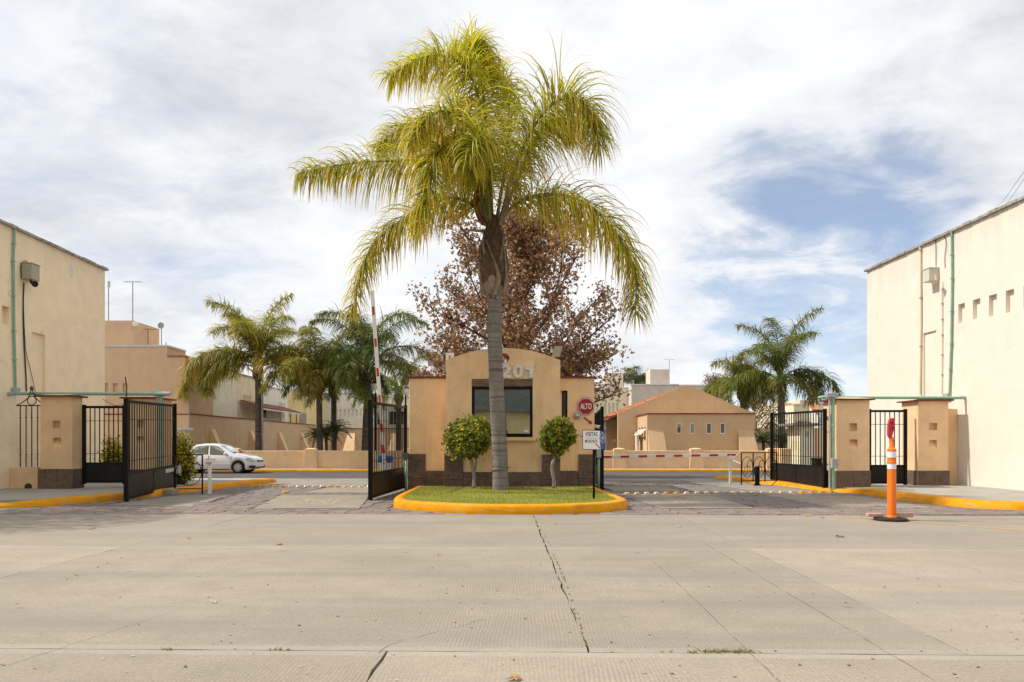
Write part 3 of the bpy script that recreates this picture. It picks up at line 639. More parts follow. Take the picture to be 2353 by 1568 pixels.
# timber lintel, window
mb = MB(); mb.box((wx0-.003, KY-.012, wzt+.004), (wx1+.003, KY+.12, wzw-.002)); mb.build('lintel', 'wood', kiosk, bevel=.008)
fr = MB(); fw = .085
fr.box((wx0, KY+.02, wzb), (wx0+fw, KY+.12, wzt)).box((wx1-fw, KY+.02, wzb), (wx1, KY+.12, wzt))
fr.box((wx0+fw, KY+.021, wzt-fw), (wx1-fw, KY+.119, wzt)).box((wx0+fw, KY+.021, wzb), (wx1-fw, KY+.119, wzb+.115))
wf = fr.build('window_frame', 'black', kiosk)
mb = MB(); mb.box((wx0+fw, KY+.075, wzb+.115), (wx1-fw, KY+.085, wzt-fw)); mb.build('pane', 'kioskglass', wf)
sx0, sz0 = kx(1205), kz(1001)
st = MB(); st.box((kx(1204), KY+.068, kz(997.5)), (kx(1214.5), KY+.0735, kz(988))); st.build('sticker', 'signwhite', wf)
text_part('sticker_print', 'VERIFICADO', 'bluetext', wf, (kx(1204.6), KY+.0675, kz(995.2)), X_, Z_, -Y_, kx(1213.8)-kx(1204.6), .03, .002, bold=.02)
mb = MB(); mb.box((cx0-.06, KY-.14, kz(1013.3)), (kx(1230.5), KY-.002, kz(1006))); mb.build('window_ledge', 'kiosk', kiosk, bevel=.012)
mb = MB(); mb.box((rw0, WY+.02, rz0), (rw0+.045, WY+.08, rz1)).box((rw1-.045, WY+.02, rz0), (rw1, WY+.08, rz1)).box((rw0+.045, WY+.021, rz1-.05), (rw1-.045, WY+.079, rz1)).box((rw0+.045, WY+.021, rz0), (rw1-.045, WY+.079, rz0+.05))
f2 = mb.build('narrow_window_frame', 'black', kiosk); mb = MB(); mb.box((rw0+.045, WY+.05, rz0+.05), (rw1-.045, WY+.06, rz1-.05)); mb.build('narrow_pane', 'darkglass', f2)
# numerals
n0, n1 = kx(1151.6), kx(1225)
for ch, a, b in (('2', 1055, 1140), ('0', 1155, 1240), ('1', 1258, 1322)):
    ua, ub = 861.75+.2748*a, 861.75+.2748*b
    if ch == '1':
        P1_ = [(.50, 0), (1, 0), (1, 1), (.62, 1), (.56, .89), (.36, .80), (0, .76), (0, .58), (.50, .60)]
        x0_, w_, z0_, h_ = kx(ua), kx(ub)-kx(ua), kz(869), kz(838)-kz(869)
        mb = MB(); mb.prism([(x0_+w_*a_, KY-.09, z0_+h_*b_) for a_, b_ in P1_], (0, .088, 0)); mb.build('numeral', 'numbers', kiosk); continue
    o = text_part('numeral', ch, 'numbers', kiosk, (kx(ua), KY-.045, kz(869)), X_, Z_, -Y_, kx(ub)-kx(ua), kz(838)-kz(869), .045, bold=.04)
# stone base
def base_stone(x0, x1, z0, z1, y, pr):
    mb = MB(); g_ = .004
    mb.box((x0+g_, y-pr-rs.uniform(0, .006), z0+g_), (x1-g_, y-.002, z1-g_)); mb.build('base_stone', 'volcanic', kiosk, bevel=.012)
z1, z2 = .66, 1.21
def tall(x0, x1, y, pr): base_stone(x0, x1, 0, .42, y, pr); base_stone(x0, x1, .42, .98, y, pr); base_stone(x0, x1, .98, z2+rs.uniform(-.01, .01), y, pr)
tall(kx(1021), kx(1064.6), KY, .075); tall(kx(1245), kx(1287.6), KY, .075)
xs = [kx(1064.6+(1245-1064.6)*i/5) for i in range(6)]
for a, b in zip(xs[:-1], xs[1:]): base_stone(a, b, 0, .657, KY, .06)
tall(wx(937.3), wx(978.5), WY, .075); tall(wx(1329), wx(1368.8), WY, .075)
base_stone(wx(978.5), cx0-.005, 0, .67, WY, .055); base_stone(cx1+.005, wx(1329), 0, .67, WY, .055)
for y0 in (24.0, 24.7, 25.4):
    mb = MB(); mb.box((wr1+.002, y0, 0), (wr1+.06, y0+.69, .67)); mb.build('base_stone', 'volcanic', kiosk, bevel=.01)
    mb = MB(); mb.box((wl0-.06, y0, 0), (wl0-.002, y0+.69, .67)); mb.build('base_stone', 'volcanic', kiosk, bevel=.01)

# things fixed to the kiosk
so = thing('stop_sign', 'red octagonal ALTO stop sign fixed to the kiosk wall', 'sign', (wx(1346), WY-.03, wz(934.4)))
def octa(r): return [(wx(1346)+r*math.cos(math.pi/8+i*math.pi/4), wz(934.4)+r*math.sin(math.pi/8+i*math.pi/4)) for i in range(8)]
for nm, r, d0, d1, m_ in (('plate', .302, .004, .022, 'signred'), ('border', .283, .022, .024, 'signwhite'), ('face', .265, .024, .026, 'signred')):
    mb = MB(); mb.prism([(p[0], WY-d0, p[1]) for p in octa(r)], (0, -(d1-d0), 0)); mb.build(nm, m_, so)
text_part('lettering', 'ALTO', 'signwhite', so, (wx(1333.3), WY-.026, wz(940.5)), X_, Z_, -Y_, wx(1359.2)-wx(1333.3), wz(927.3)-wz(940.5), .004, bold=.018)
def arrow(name, mat, parent, a, b, w, hw, hl, N, d, mirror=1):
    a, b, N = Vector(a), Vector(b), Vector(N); dd = (b-a).normalized(); r = dd.cross(N).normalized(); e = b-dd*hl
    pts = [a+r*w, e+r*w, e+r*hw, b, e-r*hw, e-r*w, a-r*w]
    mb = MB(); mb.prism(pts, N*d); return mb.build(name, mat, parent)
ar = arrow('wall_arrow', 'signred', None, (wx(1341.5), WY-.002, wz(959.5)), (wx(1361), WY-.002, wz(974.5)), .026, .072, .12, (0, -1, 0), .012)
tag(ar, 'small dark red arrow on the kiosk wall below the ALTO sign', 'arrow sign')
mt = thing('electricity_meter', 'round grey electricity meter on the kiosk wall beside the stop sign', 'meter', (wx(1326), WY, wz(955.6)))
mb = MB(); mb.lathe((wx(1326), WY-.10, wz(955.6)), [(.118, .098), (.122, .05), (.118, .03)], 20, 'Y'); mb.build('meter_ring', 'greybox', mt, smooth=False)
mb = MB(); mb.lathe((wx(1326), WY-.17, wz(955.6)), [(.07, 0), (.092, .02), (.1, .1)], 20, 'Y'); mb.build('meter_glass', 'greypipe', mt, smooth=False)
mb = MB(); mb.box((wx(1326)-.055, WY-.176, wz(955.6)-.01), (wx(1326)+.055, WY-.172, wz(955.6)+.045)); mb.build('dial', 'signwhite', mt)
for k in range(4):
    mb = MB(); mb.lathe((wx(1326)-.04+k*.027, WY-.179, wz(955.6)+.018), [(.01, 0), (.01, .004)], 8, 'Y'); mb.build('dial_hand', 'greytext', mt)
mb = MB(); mb.box((wx(1326)-.045, WY-.176, wz(955.6)-.045), (wx(1326)+.045, WY-.172, wz(955.6)-.028)); mb.build('meter_plate', 'greytext', mt)
ca = thing('security_camera', 'white bullet security camera on the kiosk corner behind the visitors sign', 'camera', (wr1, WY+.4, wz(981)))
mb = MB(); mb.tube([(wr1, 24.2, wz(979)), (wr1+.09, 24.1, wz(980)), (wr1+.2, 23.95, wz(982))], [.045, .055, .055], 12); mb.build('housing', 'whitepaint', ca)
mb = MB(); mb.tube([(wr1+.2, 23.95, wz(982)), (wr1+.215, 23.93, wz(982.2))], .05, 12); mb.build('lens', 'rubber', ca)
mb = MB(); mb.box((wr1, 24.2, wz(979)-.06), (wr1+.03, 24.32, wz(979)+.06)); mb.build('mount', 'whitepaint', ca)
fl = thing('floodlight', 'beige floodlight on a thin post above the right kiosk shoulder', 'lamp', (kx(1285), 23.9, wz(868)))
fp = at(1280.5, 808, 23.7)
mb = MB()
q = [Vector((fp.x+a*.13+b*.05, fp.y-.05, fp.z+b*.17)) for a, b in ((-1, -1), (1, -1), (1, 1), (-1, 1))]
mb.prism(q, (0, .13, 0)); mb.build('lamp_housing', 'boxgrey', fl)
mb = MB(); mb.tube([(fp.x-.04, 23.85, top), (fp.x-.04, 23.85, fp.z+.75)], .02, 8); mb.build('post', 'bark', fl)
mb = MB(); mb.box((fp.x-.2, 23.76, fp.z-.01), (fp.x-.13, 23.9, fp.z+.1)); mb.build('junction_box', 'whitepaint', fl)
nb = thing('notice_board', 'white notice box on a dark post behind the left kiosk shoulder', 'notice', (kx(1034), 24.3, top))
a, b = at(1024.5, 832, 24.3), at(1043, 811.5, 24.3)
mb = MB(); mb.box((a.x, 24.25, a.z-.3), (b.x, 24.35, b.z)); mb.build('panel', 'signwhite', nb)
mb = MB(); mb.tube([(b.x+.02, 24.38, top), (b.x+.02, 24.38, b.z+.45)], .03, 8); mb.build('post', 'redtile', nb)
for k, (dx, dz) in enumerate(((.1, .16), (.2, .1))):
    mb = MB(); mb.box((a.x+.1, 24.245, b.z-.03-dz), (b.x-.1, 24.249, b.z-dz)); mb.build('print', 'greytext', nb)
ew = MB(); ew.tube(spline([(kx(1290), WY-.02, top), (kx(1288.5), WY-.02, top-.25), (kx(1291), WY-.02, top-.5), (kx(1292.5), WY-.015, rz1)], 14), .007, 5)
tag(ew.build('hanging_cable', 'cable'), 'thin black cable dangling above the narrow kiosk window', 'cable')

# meter pipe standing at each kiosk corner
def standpipe(name, label, u, v0, v1, Y, boxm, w):
    t = thing(name, label, 'pipe', (xat(u, Y), Y, 0))
    mb = MB(); mb.tube([(xat(u, Y), Y, .05), (xat(u, Y), Y, zat(v1, Y))], .042, 10); mb.build('pipe', 'greenpipe', t, smooth=True)
    mb = MB(); mb.box((xat(u, Y)-w/2, Y-.1, zat(v1, Y)), (xat(u, Y)+w/2, Y+.08, zat(v0, Y))); mb.build('box', boxm, t, bevel=.008)
standpipe('conduit_standpipe', 'green pipe with dark square box at the kiosk left corner', 933, 1041, 1054, 23.75, 'darkbox', .18)
standpipe('conduit_standpipe', 'thin green pipe with pale box at the kiosk right corner', 1375.5, 1034, 1052, 24.0, 'greybox', .14)

# visitors sign
vs_ = thing('visitors_sign', 'white VISITAS MOROSOS sign with blue emblem on a black post in the turf', 'sign', (xat(1364.5, 18), 18, .2))
mb = MB(); mb.box((xat(1362, 18), 17.98, .15), (xat(1367, 18), 18.03, zat(1030, 18))); mb.build('post', 'black', vs_)
a, b = at(1338.5, 1033.6, 17.95), at(1391, 987.8, 17.95); VW, VH = b.x-a.x, b.z-a.z; sh = .012
def vp(x, z, d=0): return Vector((a.x+x*VW, 17.95-d, a.z+z*VH-x*sh))
mb = MB(); mb.prism([vp(0, 0, -.02), vp(1, 0, -.02), vp(1, 1, -.02), vp(0, 1, -.02)], (0, -.02, 0)); mb.build('backing', 'black', vs_)
mb = MB(); mb.prism([vp(.022, .03), vp(.80, .03), vp(.735, .62), vp(.775, .965), vp(.022, .965)], (0, -.004, 0)); mb.build('white_panel', 'signwhite', vs_)
mb = MB(); mb.prism([vp(.80, .03), vp(.985, .03), vp(.985, .965), vp(.775, .965), vp(.735, .62)], (0, -.005, 0)); mb.build('blue_panel', 'signblue', vs_)
text_part('lettering', 'VISITAS', 'bluetext', vs_, vp(.115, .675, .004), X_, Z_, -Y_, VW*.54, VH*.225, .003, bold=.012)
text_part('lettering', 'MOROSOS', 'greytext', vs_, vp(.115, .345, .004), X_, Z_, -Y_, VW*.54, VH*.165, .003, bold=.008)
mb = MB(); mb.prism([vp(.10, .585, .004), vp(.67, .585, .004), vp(.67, .60, .004), vp(.10, .60, .004)], (0, -.002, 0)); mb.build('rule', 'bluetext', vs_)
arrow('arrow', 'arrowred', vs_, vp(.57, .32, .006), vp(.79, .07, .006), .013, .03, .05, (0, -1, 0), .003)
def ringtube(c, rx, rz, r, n=28, a0=0, a1=2*math.pi):
    return [(c.x+rx*math.cos(a0+(a1-a0)*i/n), c.y, c.z+rz*math.sin(a0+(a1-a0)*i/n)) for i in range(n+1)]
c = vp(.875, .61, .008)
mb = MB(); mb.tube(ringtube(c, .062, .115*VH/.49*1.05, 0), .0045, 5)
mb.tube(spline([c+Vector((-.03, 0, -.065)), c+Vector((0, 0, -.045)), c+Vector((.012, 0, 0)), c+Vector((.0, 0, .04)), c+Vector((.028, 0, .062))], 12), .0055, 5)
mb.tube(spline([c+Vector((-.034, 0, -.02)), c+Vector((-.016, 0, .012)), c+Vector((.02, 0, .016)), c+Vector((.036, 0, -.025))], 12), .0045, 5)
mb.build('emblem', 'signwhite', vs_)

# ================================================================== WALL BLOCKS WITH PILLARS
def pillar(label, x0, x1, y0, y1, zb, zt, stone_h, niches, group='entrance gate pillars'):
    t = thing('gate_pillar', label, 'pillar', ((x0+x1)/2, (y0+y1)/2, zb), group)
    mb = MB(); holes = [(rect(a, b, a2, b2), .15, True) for a, b, a2, b2 in niches]
    mb.panel((0, y0, 0), X_, Z_, -Y_, rect(x0, zb+stone_h, x1, zt), holes)
    z0 = zb+stone_h
    mb.add([(x0,y0,z0),(x1,y0,z0),(x1,y1,z0),(x0,y1,z0),(x0,y0,zt),(x1,y0,zt),(x1,y1,zt),(x0,y1,zt)], [(1,2,6,5),(2,3,7,6),(3,0,4,7),(4,5,6,7)])
    a, b, a2, b2 = niches[-1]
    mb.add([(a, y0, b), (a2, y0, b), (a2, y0+.15, b+(b2-b)*.75), (a, y0+.15, b+(b2-b)*.75)], [(0, 1, 2, 3)])
    mb.build('wall', 'tan', t)
    p = .035; xm = x0+(x1-x0)*rs.uniform(.48, .56); ym = (y0+y1)/2
    for bx in (((x0-p, y0-p), (xm-.003, y0+.25)), ((xm+.003, y0-p), (x1+p, y0+.25)), ((x0-p, y0+.256), (x0+.25, y1+p)), ((x1-.25, y0+.256), (x1+p, ym)), ((x1-.25, ym+.006), (x1+p, y1+p))):
        mb = MB(); mb.box((*bx[0], zb-.05), (*bx[1], zb+stone_h-.003+rs.uniform(-.006, .004))); mb.build('base_stone', 'volcanic', t, bevel=.012)
    k = 4
    for i in range(k):
        a = x0-.13+(x1-x0+.26)*i/k; b = x0-.13+(x1-x0+.26)*(i+1)/k-.006
        mb = MB(); mb.box((a, y0-.13+rs.uniform(-.012, .012), zt+.001), (b, y1+.1, zt+.045+rs.uniform(-.004, .006))); mb.build('cap_tile', 'redtile', t)
    mb = MB(); mx_, my_ = (x0+x1)/2, (y0+y1)/2
    mb.add([(x0-.08,y0-.08,zt+.05),(x1+.08,y0-.08,zt+.05),(x1+.08,y1+.08,zt+.05),(x0-.08,y1+.08,zt+.05),(x0+.2,y0+.25,zt+.10),(x1-.2,y0+.25,zt+.10),(x1-.2,y1-.25,zt+.10),(x0+.2,y1-.25,zt+.10)],
           [(0,1,5,4),(1,2,6,5),(2,3,7,6),(3,0,4,7),(4,5,6,7)]); mb.build('mortar_cap', 'tan', t)
    return t
def nic(us, vs, Y): return (xat(us[0], Y), zat(vs[1], Y), xat(us[1], Y), zat(vs[0], Y))
Y1 = 23.0; pillar('leftmost tan pillar with stone base between the railing and pedestrian gate', xat(93, Y1), xat(166, Y1), Y1, Y1+.55, .13, 3.0, zat(1078, Y1)-.13, [nic((120.5, 139), (967, 984.5), Y1), nic((121, 140), (1006, 1026.6), Y1)])
Y2 = 23.6; pillar('left lane pillar seen through the open gate leaf with green conduit', xat(288, Y2), xat(360, Y2), Y2, Y2+1.05, .0, 2.98, .72, [nic((315, 332), (966, 984), Y2), nic((315, 332), (1003, 1026), Y2)])
Y3 = 23.9; pillar('right lane pillar with dark stone base beside the green standpipe', xat(1922, Y3), xat(1998, Y3), Y3, Y3+1.0, .02, 2.95, zat(1082, Y3)-.02, [nic((1952, 1970), (973, 990.6), Y3), nic((1952, 1970.5), (1010, 1031), Y3)])
Y4 = 24.9; pillar('rightmost pillar against the tall cream wall beyond the orange post', xat(2110, Y4), xat(2179, Y4), Y4, Y4+1.05, .13, 2.98, zat(1082, Y4)-.13, [nic((2135.5, 2154), (972.5, 989), Y4), nic((2135, 2153), (1011.5, 1031), Y4)])

# low walls / railings beside the pillars
t = thing('railing_panel', 'black bar railing with ring ornament on a low tan wall at far left', 'railing', (xat(60, 23.2), 23.2, .13))
yR = 23.25
mb = MB(); mb.box((xat(27, yR), yR-.12, .1), (xat(92, yR), yR+.12, zat(1073.6, yR))); mb.build('low_wall', 'tan', t, bevel=.01)
for u in (46.7, 60, 73, 86.5):
    mb = MB(); mb.bar((xat(u, yR), yR, zat(1073.6, yR)), (xat(u, yR), yR, zat(931, yR)), .022, .022); mb.build('bar', 'black', t)
    for v in (960, 1045):
        mb = MB(); mb.lathe((xat(u, yR), yR, zat(v, yR)), [(.012, -.03), (.027, 0), (.012, .03)], 8); mb.build('bar_knuckle', 'black', t)
mb = MB(); mb.bar((xat(38, yR), yR, zat(932.5, yR)), (xat(93, yR), yR, zat(932.5, yR)), .03, .03); mb.build('rail', 'black', t)
mb = MB(); cc = Vector((xat(73, yR), yR, zat(921, yR))); mb.tube(ringtube(cc, .14, .14, 0), .014, 6)
mb.tube(spline([(xat(38, yR), yR, zat(932, yR)), (xat(52, yR), yR, zat(925, yR)), (xat(66, yR), yR, zat(912, yR)), (xat(73, yR), yR, zat(890, yR))], 14), .014, 6)
mb.tube(spline([(xat(105, yR), yR, zat(932, yR)), (xat(94, yR), yR, zat(925, yR)), (xat(80, yR), yR, zat(912, yR)), (xat(73, yR), yR, zat(890, yR))], 14), .014, 6)
mb.tube(ringtube(Vector((xat(73, yR), yR, zat(893, yR))), .05, .07, 0, 14), .012, 6); mb.build('ornament', 'black', t)
mb = MB(); mb.lathe((xat(71, yR), yR-.125, zat(1119, yR)), [(.12, 0), (.12, .02)], 16, 'Y'); mb.build('drain_pipe', 'interior', t)

# ================================================================== GATES
def leaf(label, hx, hy, ox, oy, zb_h, zb_o, zt_h, zt_o, panel, nb, cat='gate', name='gate_leaf', group='black driveway gate leaves', rails=(.80, .0), foot=True, mat='black', knuck=(.74, .17), post=.10, rail_h=.05):
    t = thing(name, label, cat, (hx, hy, 0), group)
    H, O = Vector((hx, hy, 0)), Vector((ox, oy, 0)); D = (O-H); Ln = D.length; d = D/Ln; nrm = Vector((-d.y, d.x, 0))
    P = lambda s, z, off=0: H+D*s+nrm*off+Z_*z
    zb = lambda s: zb_h+(zb_o-zb_h)*s; zt = lambda s: zt_h+(zt_o-zt_h)*s; pz = lambda s: zb(s)+panel
    e = post/2/Ln
    for s in (e, 1-e):
        mb = MB(); mb.bar(P(s, zb(s)-.02), P(s, zt(s)+.03), post, post, up=d); mb.build('stile', mat, t)
    mb = MB(); mb.bar(P(2*e, zt(2*e)-.04), P(1-2*e, zt(1-2*e)-.04), .05, .075); mb.build('top_rail', mat, t)
    mb = MB(); mb.bar(P(2*e, pz(0)), P(1-2*e, pz(1)), .05, .06); mb.build('middle_rail', mat, t)
    mb = MB(); mb.bar(P(2*e, zb(0)+.05), P(1-2*e, zb(1)+.05), .05, .07); mb.build('bottom_rail', mat, t)
    for kk in knuck:
        mb = MB(); f = lambda s: pz(s)+(zt(s)-pz(s))*kk
        mb.bar(P(2*e, f(2*e)), P(1-2*e, f(1-2*e)), .024, .016); mb.build('cross_bar', mat, t)
    for i in range(nb):
        s = 2*e+(1-4*e)*(i+1)/(nb+1)
        mb = MB(); mb.bar(P(s, pz(s)), P(s, zt(s)-.05), .024, .024, up=d); mb.build('bar', mat, t)
        for kk in knuck:
            mb.v and None
    k = 2 if Ln > 2 else 1
    for i in range(k):
        s0, s1 = 2*e+(1-4*e)*i/k, 2*e+(1-4*e)*(i+1)/k
        mb = MB(); q = [P(s0+.004, zb(s0)+.085, -.012), P(s1-.004, zb(s1)+.085, -.012), P(s1-.004, pz(s1)-.03, -.012), P(s0+.004, pz(s0)-.03, -.012)]
        mb.prism(q, nrm*.024); pn = mb.build('panel', 'blackdusty', t)
        if k == 2:
            mb = MB(); mb.bar(P(s1-.002, zb(s1)+.085), P(s1-.002, pz(s1)-.03), .035, .04, up=d)
            mb.build('panel_stile', mat, t)
            bm_ = MB()
            for a_ in (.06, .94):
                for b_ in (.12, .88):
                    for sd_ in (-1, 1):
                        q = P(s0+(s1-s0)*a_, zb(s0)+.085+(panel-.12)*b_, sd_*.018); bm_.tube([q-nrm*.01, q+nrm*.01], .018, 6)
            bm_.build('bolts', mat, pn)
    if foot:
        mb = MB(); s = 1-2.4*e; mb.bar(P(s, .0), P(s, zb(s)), .07, .06, up=d); mb.bar(P(s-.02, .0), P(s-.02, zb(s)), .04, .04, up=d); mb.build('foot', mat, t)
    return t, P
leaf('open left gate leaf swung in front of the left lane pillar', -11.02, 24.2, xat(288.6, 19.4)-.0, 19.4, .13, .04, 2.82, 2.69, .70, 21)
leaf('open gate leaf at the kiosk left corner, seen obliquely beside the island', -3.56, 24.8, xat(850, 20.05), 20.05, .06, .03, 2.80, 2.69, .68, 21)
leaf('gate leaf folded back along the right side of the kiosk, edge on', 2.93, 24.0, 3.24, 28.7, .04, .04, 2.72, 2.72, .70, 21)
leaf('open right gate leaf swung inward beside the right lane pillar', 10.28, 24.25, 10.17, 29.0, .0, -.0, 2.66, 2.74, .78, 21)
PG = 'pedestrian gates between pillars'
leaf('black pedestrian gate between the two left tan pillars', xat(188, 23.3), 23.35, xat(287, 23.3), 23.35, .29, .29, zat(932.7, 23.3), zat(932.7, 23.3), .63, 7, name='pedestrian_gate', group=PG, foot=False, post=.09)
leaf('black pedestrian gate between the two right tan pillars', xat(2087, 25.0), 25.1, xat(1998, 25.0), 25.1, .17, .17, zat(942, 25.0), zat(942, 25.0), .63, 6, name='pedestrian_gate', group=PG, foot=False, post=.09)
# hinge arms and openers
t = thing('gate_opener', 'silver box gate opener arm on the left gate leaf', 'gate opener', (-11.1, 23.0, .8))
a = Vector((-10.92, 23.2, .86)); mb = MB(); mb.bar(at(372, 1084, 22.9), at(398, 1078.5, 24.0), .13, .12); mb.build('motor_box', 'silver', t)
mb = MB(); mb.bar(at(355, 1085.5, 22.2), at(374, 1083.5, 22.95), .05, .05); mb.build('arm', 'black', t)
mb = MB(); p = at(407, 1079, 24.1); mb.box((p.x-.09, 24.0, p.z-.13), (p.x+.09, 24.2, p.z+.13)); mb.build('end_bracket', 'greybox', t)
tb = thing('trash_bin', 'small black bin tucked behind the right gate hinge', 'bin', (10.42, 25.3, 0))
mb = MB(); mb.box((10.33, 25.05, 0), (10.48, 25.5, 1.0)); mb.build('body', 'rubber', tb); mb = MB(); mb.box((10.31, 25.02, 1.0), (10.5, 25.53, 1.05)); mb.build('lid', 'rubber', tb)
mb = MB(); mb.box((xat(378, 22.2), 22.1, 0), (xat(401, 22.2), 22.5, .17)); tag(mb.build('concrete_footing', 'sidewalk', bevel=.02), 'small grey concrete footing under the left gate hinge', 'footing')

# ornamental barriers of wrought iron
def barrier(label, x0, x1, y, zt, nseg, mirror=False):
    t = thing('iron_barrier', label, 'barrier', ((x0+x1)/2, y, 0), 'low wrought iron barriers')
    xs = [x0+(x1-x0)*i/nseg for i in range(nseg+1)]
    for i, x in enumerate(xs):
        mb = MB(); mb.bar((x, y, 0 if i in (0, nseg) else .12), (x, y, zt), .035, .035); mb.build('post' if i in (0, nseg) else 'upright', 'black', t)
    mb = MB(); mb.bar((x0, y, zt-.015), (x1, y, zt-.015), .035, .03); mb.build('rail', 'black', t)
    mb = MB(); mb.bar((x0, y, .17), (x1, y, .17), .03, .025); mb.build('rail', 'black', t)
    for i in range(nseg):
        a, b = xs[i], xs[i+1]; w = (b-a)*.5-.02; c = Vector(((a+b)/2, y, zt*.55)); hz = min(zt*.37, w*1.9)
        mb = MB()
        if nseg == 1: hz = w*1.02
        mb.tube(ringtube(c, w, hz, 0, 30), .011, 6); mb.build('ring', 'black', t)
        mb = MB(); m_ = -1 if mirror else 1
        S = lambda fx, fz: (c.x+m_*fx*w, y, c.z+fz*hz)
        mb.tube(spline([S(.75, .62), S(.35, .66), S(.05, .3), S(.05, -.2), S(-.15, -.7), S(-.6, -.85)], 18), .010, 6)
        mb.tube(spline([S(-.55, -.5), S(-.4, -.05), S(.02, .12), S(.4, .0), S(.55, -.4)], 16), .010, 6)
        for f in ((.75, .62), (.55, -.4), (-.55, -.5)): mb.bar((c.x+m_*f[0]*w-.04, y, c.z+f[1]*hz), (c.x+m_*f[0]*w+.04, y, c.z+f[1]*hz), .02, .02)
        mb.build('scroll', 'black', t)
    return t
barrier('low black iron barrier with a single large ring near the left shrub', xat(402, 22.5), xat(465, 22.5), 22.5, zat(1044.5, 22.5), 1)
barrier('low black iron barrier with three scrolled panels beside the right gate', xat(1703.5, 27.7), xat(1785, 27.7), 27.7, zat(1039.5, 27.7), 3)
t = thing('white_post', 'short white post with rusty latch in front of the white car', 'post', (xat(482, 22.7), 22.7, 0))
mb = MB(); mb.box((xat(482, 22.7)-.045, 22.66, 0), (xat(482, 22.7)+.045, 22.74, zat(1066, 22.7))); mb.build('shaft', 'whitepaint', t, bevel=.006)
mb = MB(); p = at(481, 1064, 22.65); mb.box((p.x-.1, 22.6, p.z-.03), (p.x+.06, 22.7, p.z+.02)); mb.build('latch', 'clay', t)
mb = MB(); mb.box((p.x-.03, 22.64, p.z+.02), (p.x+.09, 22.74, p.z+.1)); mb.build('bracket', 'whitepaint', t)
t = thing('intercom_stand', 'black card reader stand in front of the right iron barrier', 'stand', (xat(1738, 27.3), 27.3, 0))
x = xat(1740, 27.3)
mb = MB(); mb.box((x-.11, 27.2, 0), (x+.11, 27.42, .04)).box((x-.07, 27.24, .04), (x+.07, 27.38, zat(1072, 27.3))); mb.build('column', 'black', t)
mb = MB(); mb.box((x-.19, 27.1, zat(1091, 27.3)), (x-.07, 27.3, zat(1075, 27.3))); mb.build('reader', 'rubber', t, bevel=.02)

# ================================================================== BOOM BARRIERS
def boom(label, pivot, tip, w, cab_x, cab_label=None, stripes=9, y=None, rest=None, gid='boom barriers'):
    t = thing('boom_barrier', label, 'boom barrier', (cab_x, pivot.y+.3, 0), gid); fr_ = stripes
    d = tip-pivot; Ln = d.length
    mb = MB(); mb.bar(pivot-d/Ln*.25, tip, .08, w, up=(0, 1, 0) if abs(d.z) > abs(d.x) else (0, 0, 1)) if False else mb.bar(pivot-d/Ln*.25, tip, .08, w, up=(-d.z, 0, d.x))
    mb.build('arm', 'whitepaint', t, bevel=.006)
    up = Vector((-d.z, 0, d.x)).normalized()
    for s in fr_:
        c = pivot+d*s; hl = .165
        mb = MB(); q = [c+d/Ln*a*hl+up*b*w*.33-Y_*.0425 for a, b in ((-1, -1), (1, -1), (1, 1), (-1, 1))]
        mb.prism(q, (0, -.003, 0)); mb.build('red_stripe', 'redpaint', t)
    mb = MB(); mb.box((cab_x-.26, pivot.y+.06, .0), (cab_x+.26, pivot.y+.5, .80)); mb.build('cabinet', 'whitepaint', t, bevel=.02)
    mb = MB(); mb.box((cab_x-.262, pivot.y+.058, .80), (cab_x+.262, pivot.y+.502, 1.09)); mb.build('cabinet_top', 'blueplastic', t, bevel=.05)
    mb = MB(); mb.tube([pivot-Y_*.06, pivot+Y_*.1], .05, 10); mb.build('hub', 'greybox', t)
    return t
boom('raised boom barrier with red and white arm standing upright in the left lane', at(883, 1064, 29), at(855, 668, 29), .14, xat(886, 29.3), stripes=[(1064-v)/396 for v in (1032, 983, 918, 856, 788, 715)])
p0 = Vector((2.75, 28.3, zat(1051, 28.3))); p1 = at(1690, 1045.5, 28.3)
bt = boom('lowered boom barrier lying level across the right lane', p0, p1, .125, 2.7, stripes=[1-.028-.117*i for i in range(8)])
t = thing('boom_rest_post', 'white post holding the tip of the lowered boom barrier', 'post', (xat(1678, 28.3), 28.3, 0))
x = xat(1678, 28.3)
mb = MB(); mb.box((x-.04, 28.27, 0), (x+.04, 28.34, zat(1056, 28.3))); mb.build('shaft', 'whitepaint', t, bevel=.006)
mb = MB(); mb.box((x-.06, 28.22, zat(1056, 28.3)), (x+.06, 28.24, zat(1047, 28.3))); mb.box((x-.06, 28.36, zat(1056, 28.3)), (x+.06, 28.38, zat(1047, 28.3))); mb.box((x-.06, 28.24, zat(1056, 28.3)-.01), (x+.06, 28.36, zat(1056, 28.3)+.02)); mb.build('fork', 'whitepaint', t)
for q in (at(1703, 1039, 27.75), at(1703, 1066, 27.75)):
    mb = MB(); mb.tube([(x+.04, 28.3, zat(1056, 28.3)), q], .012, 6); mb.build('brace', 'whitepaint', t)

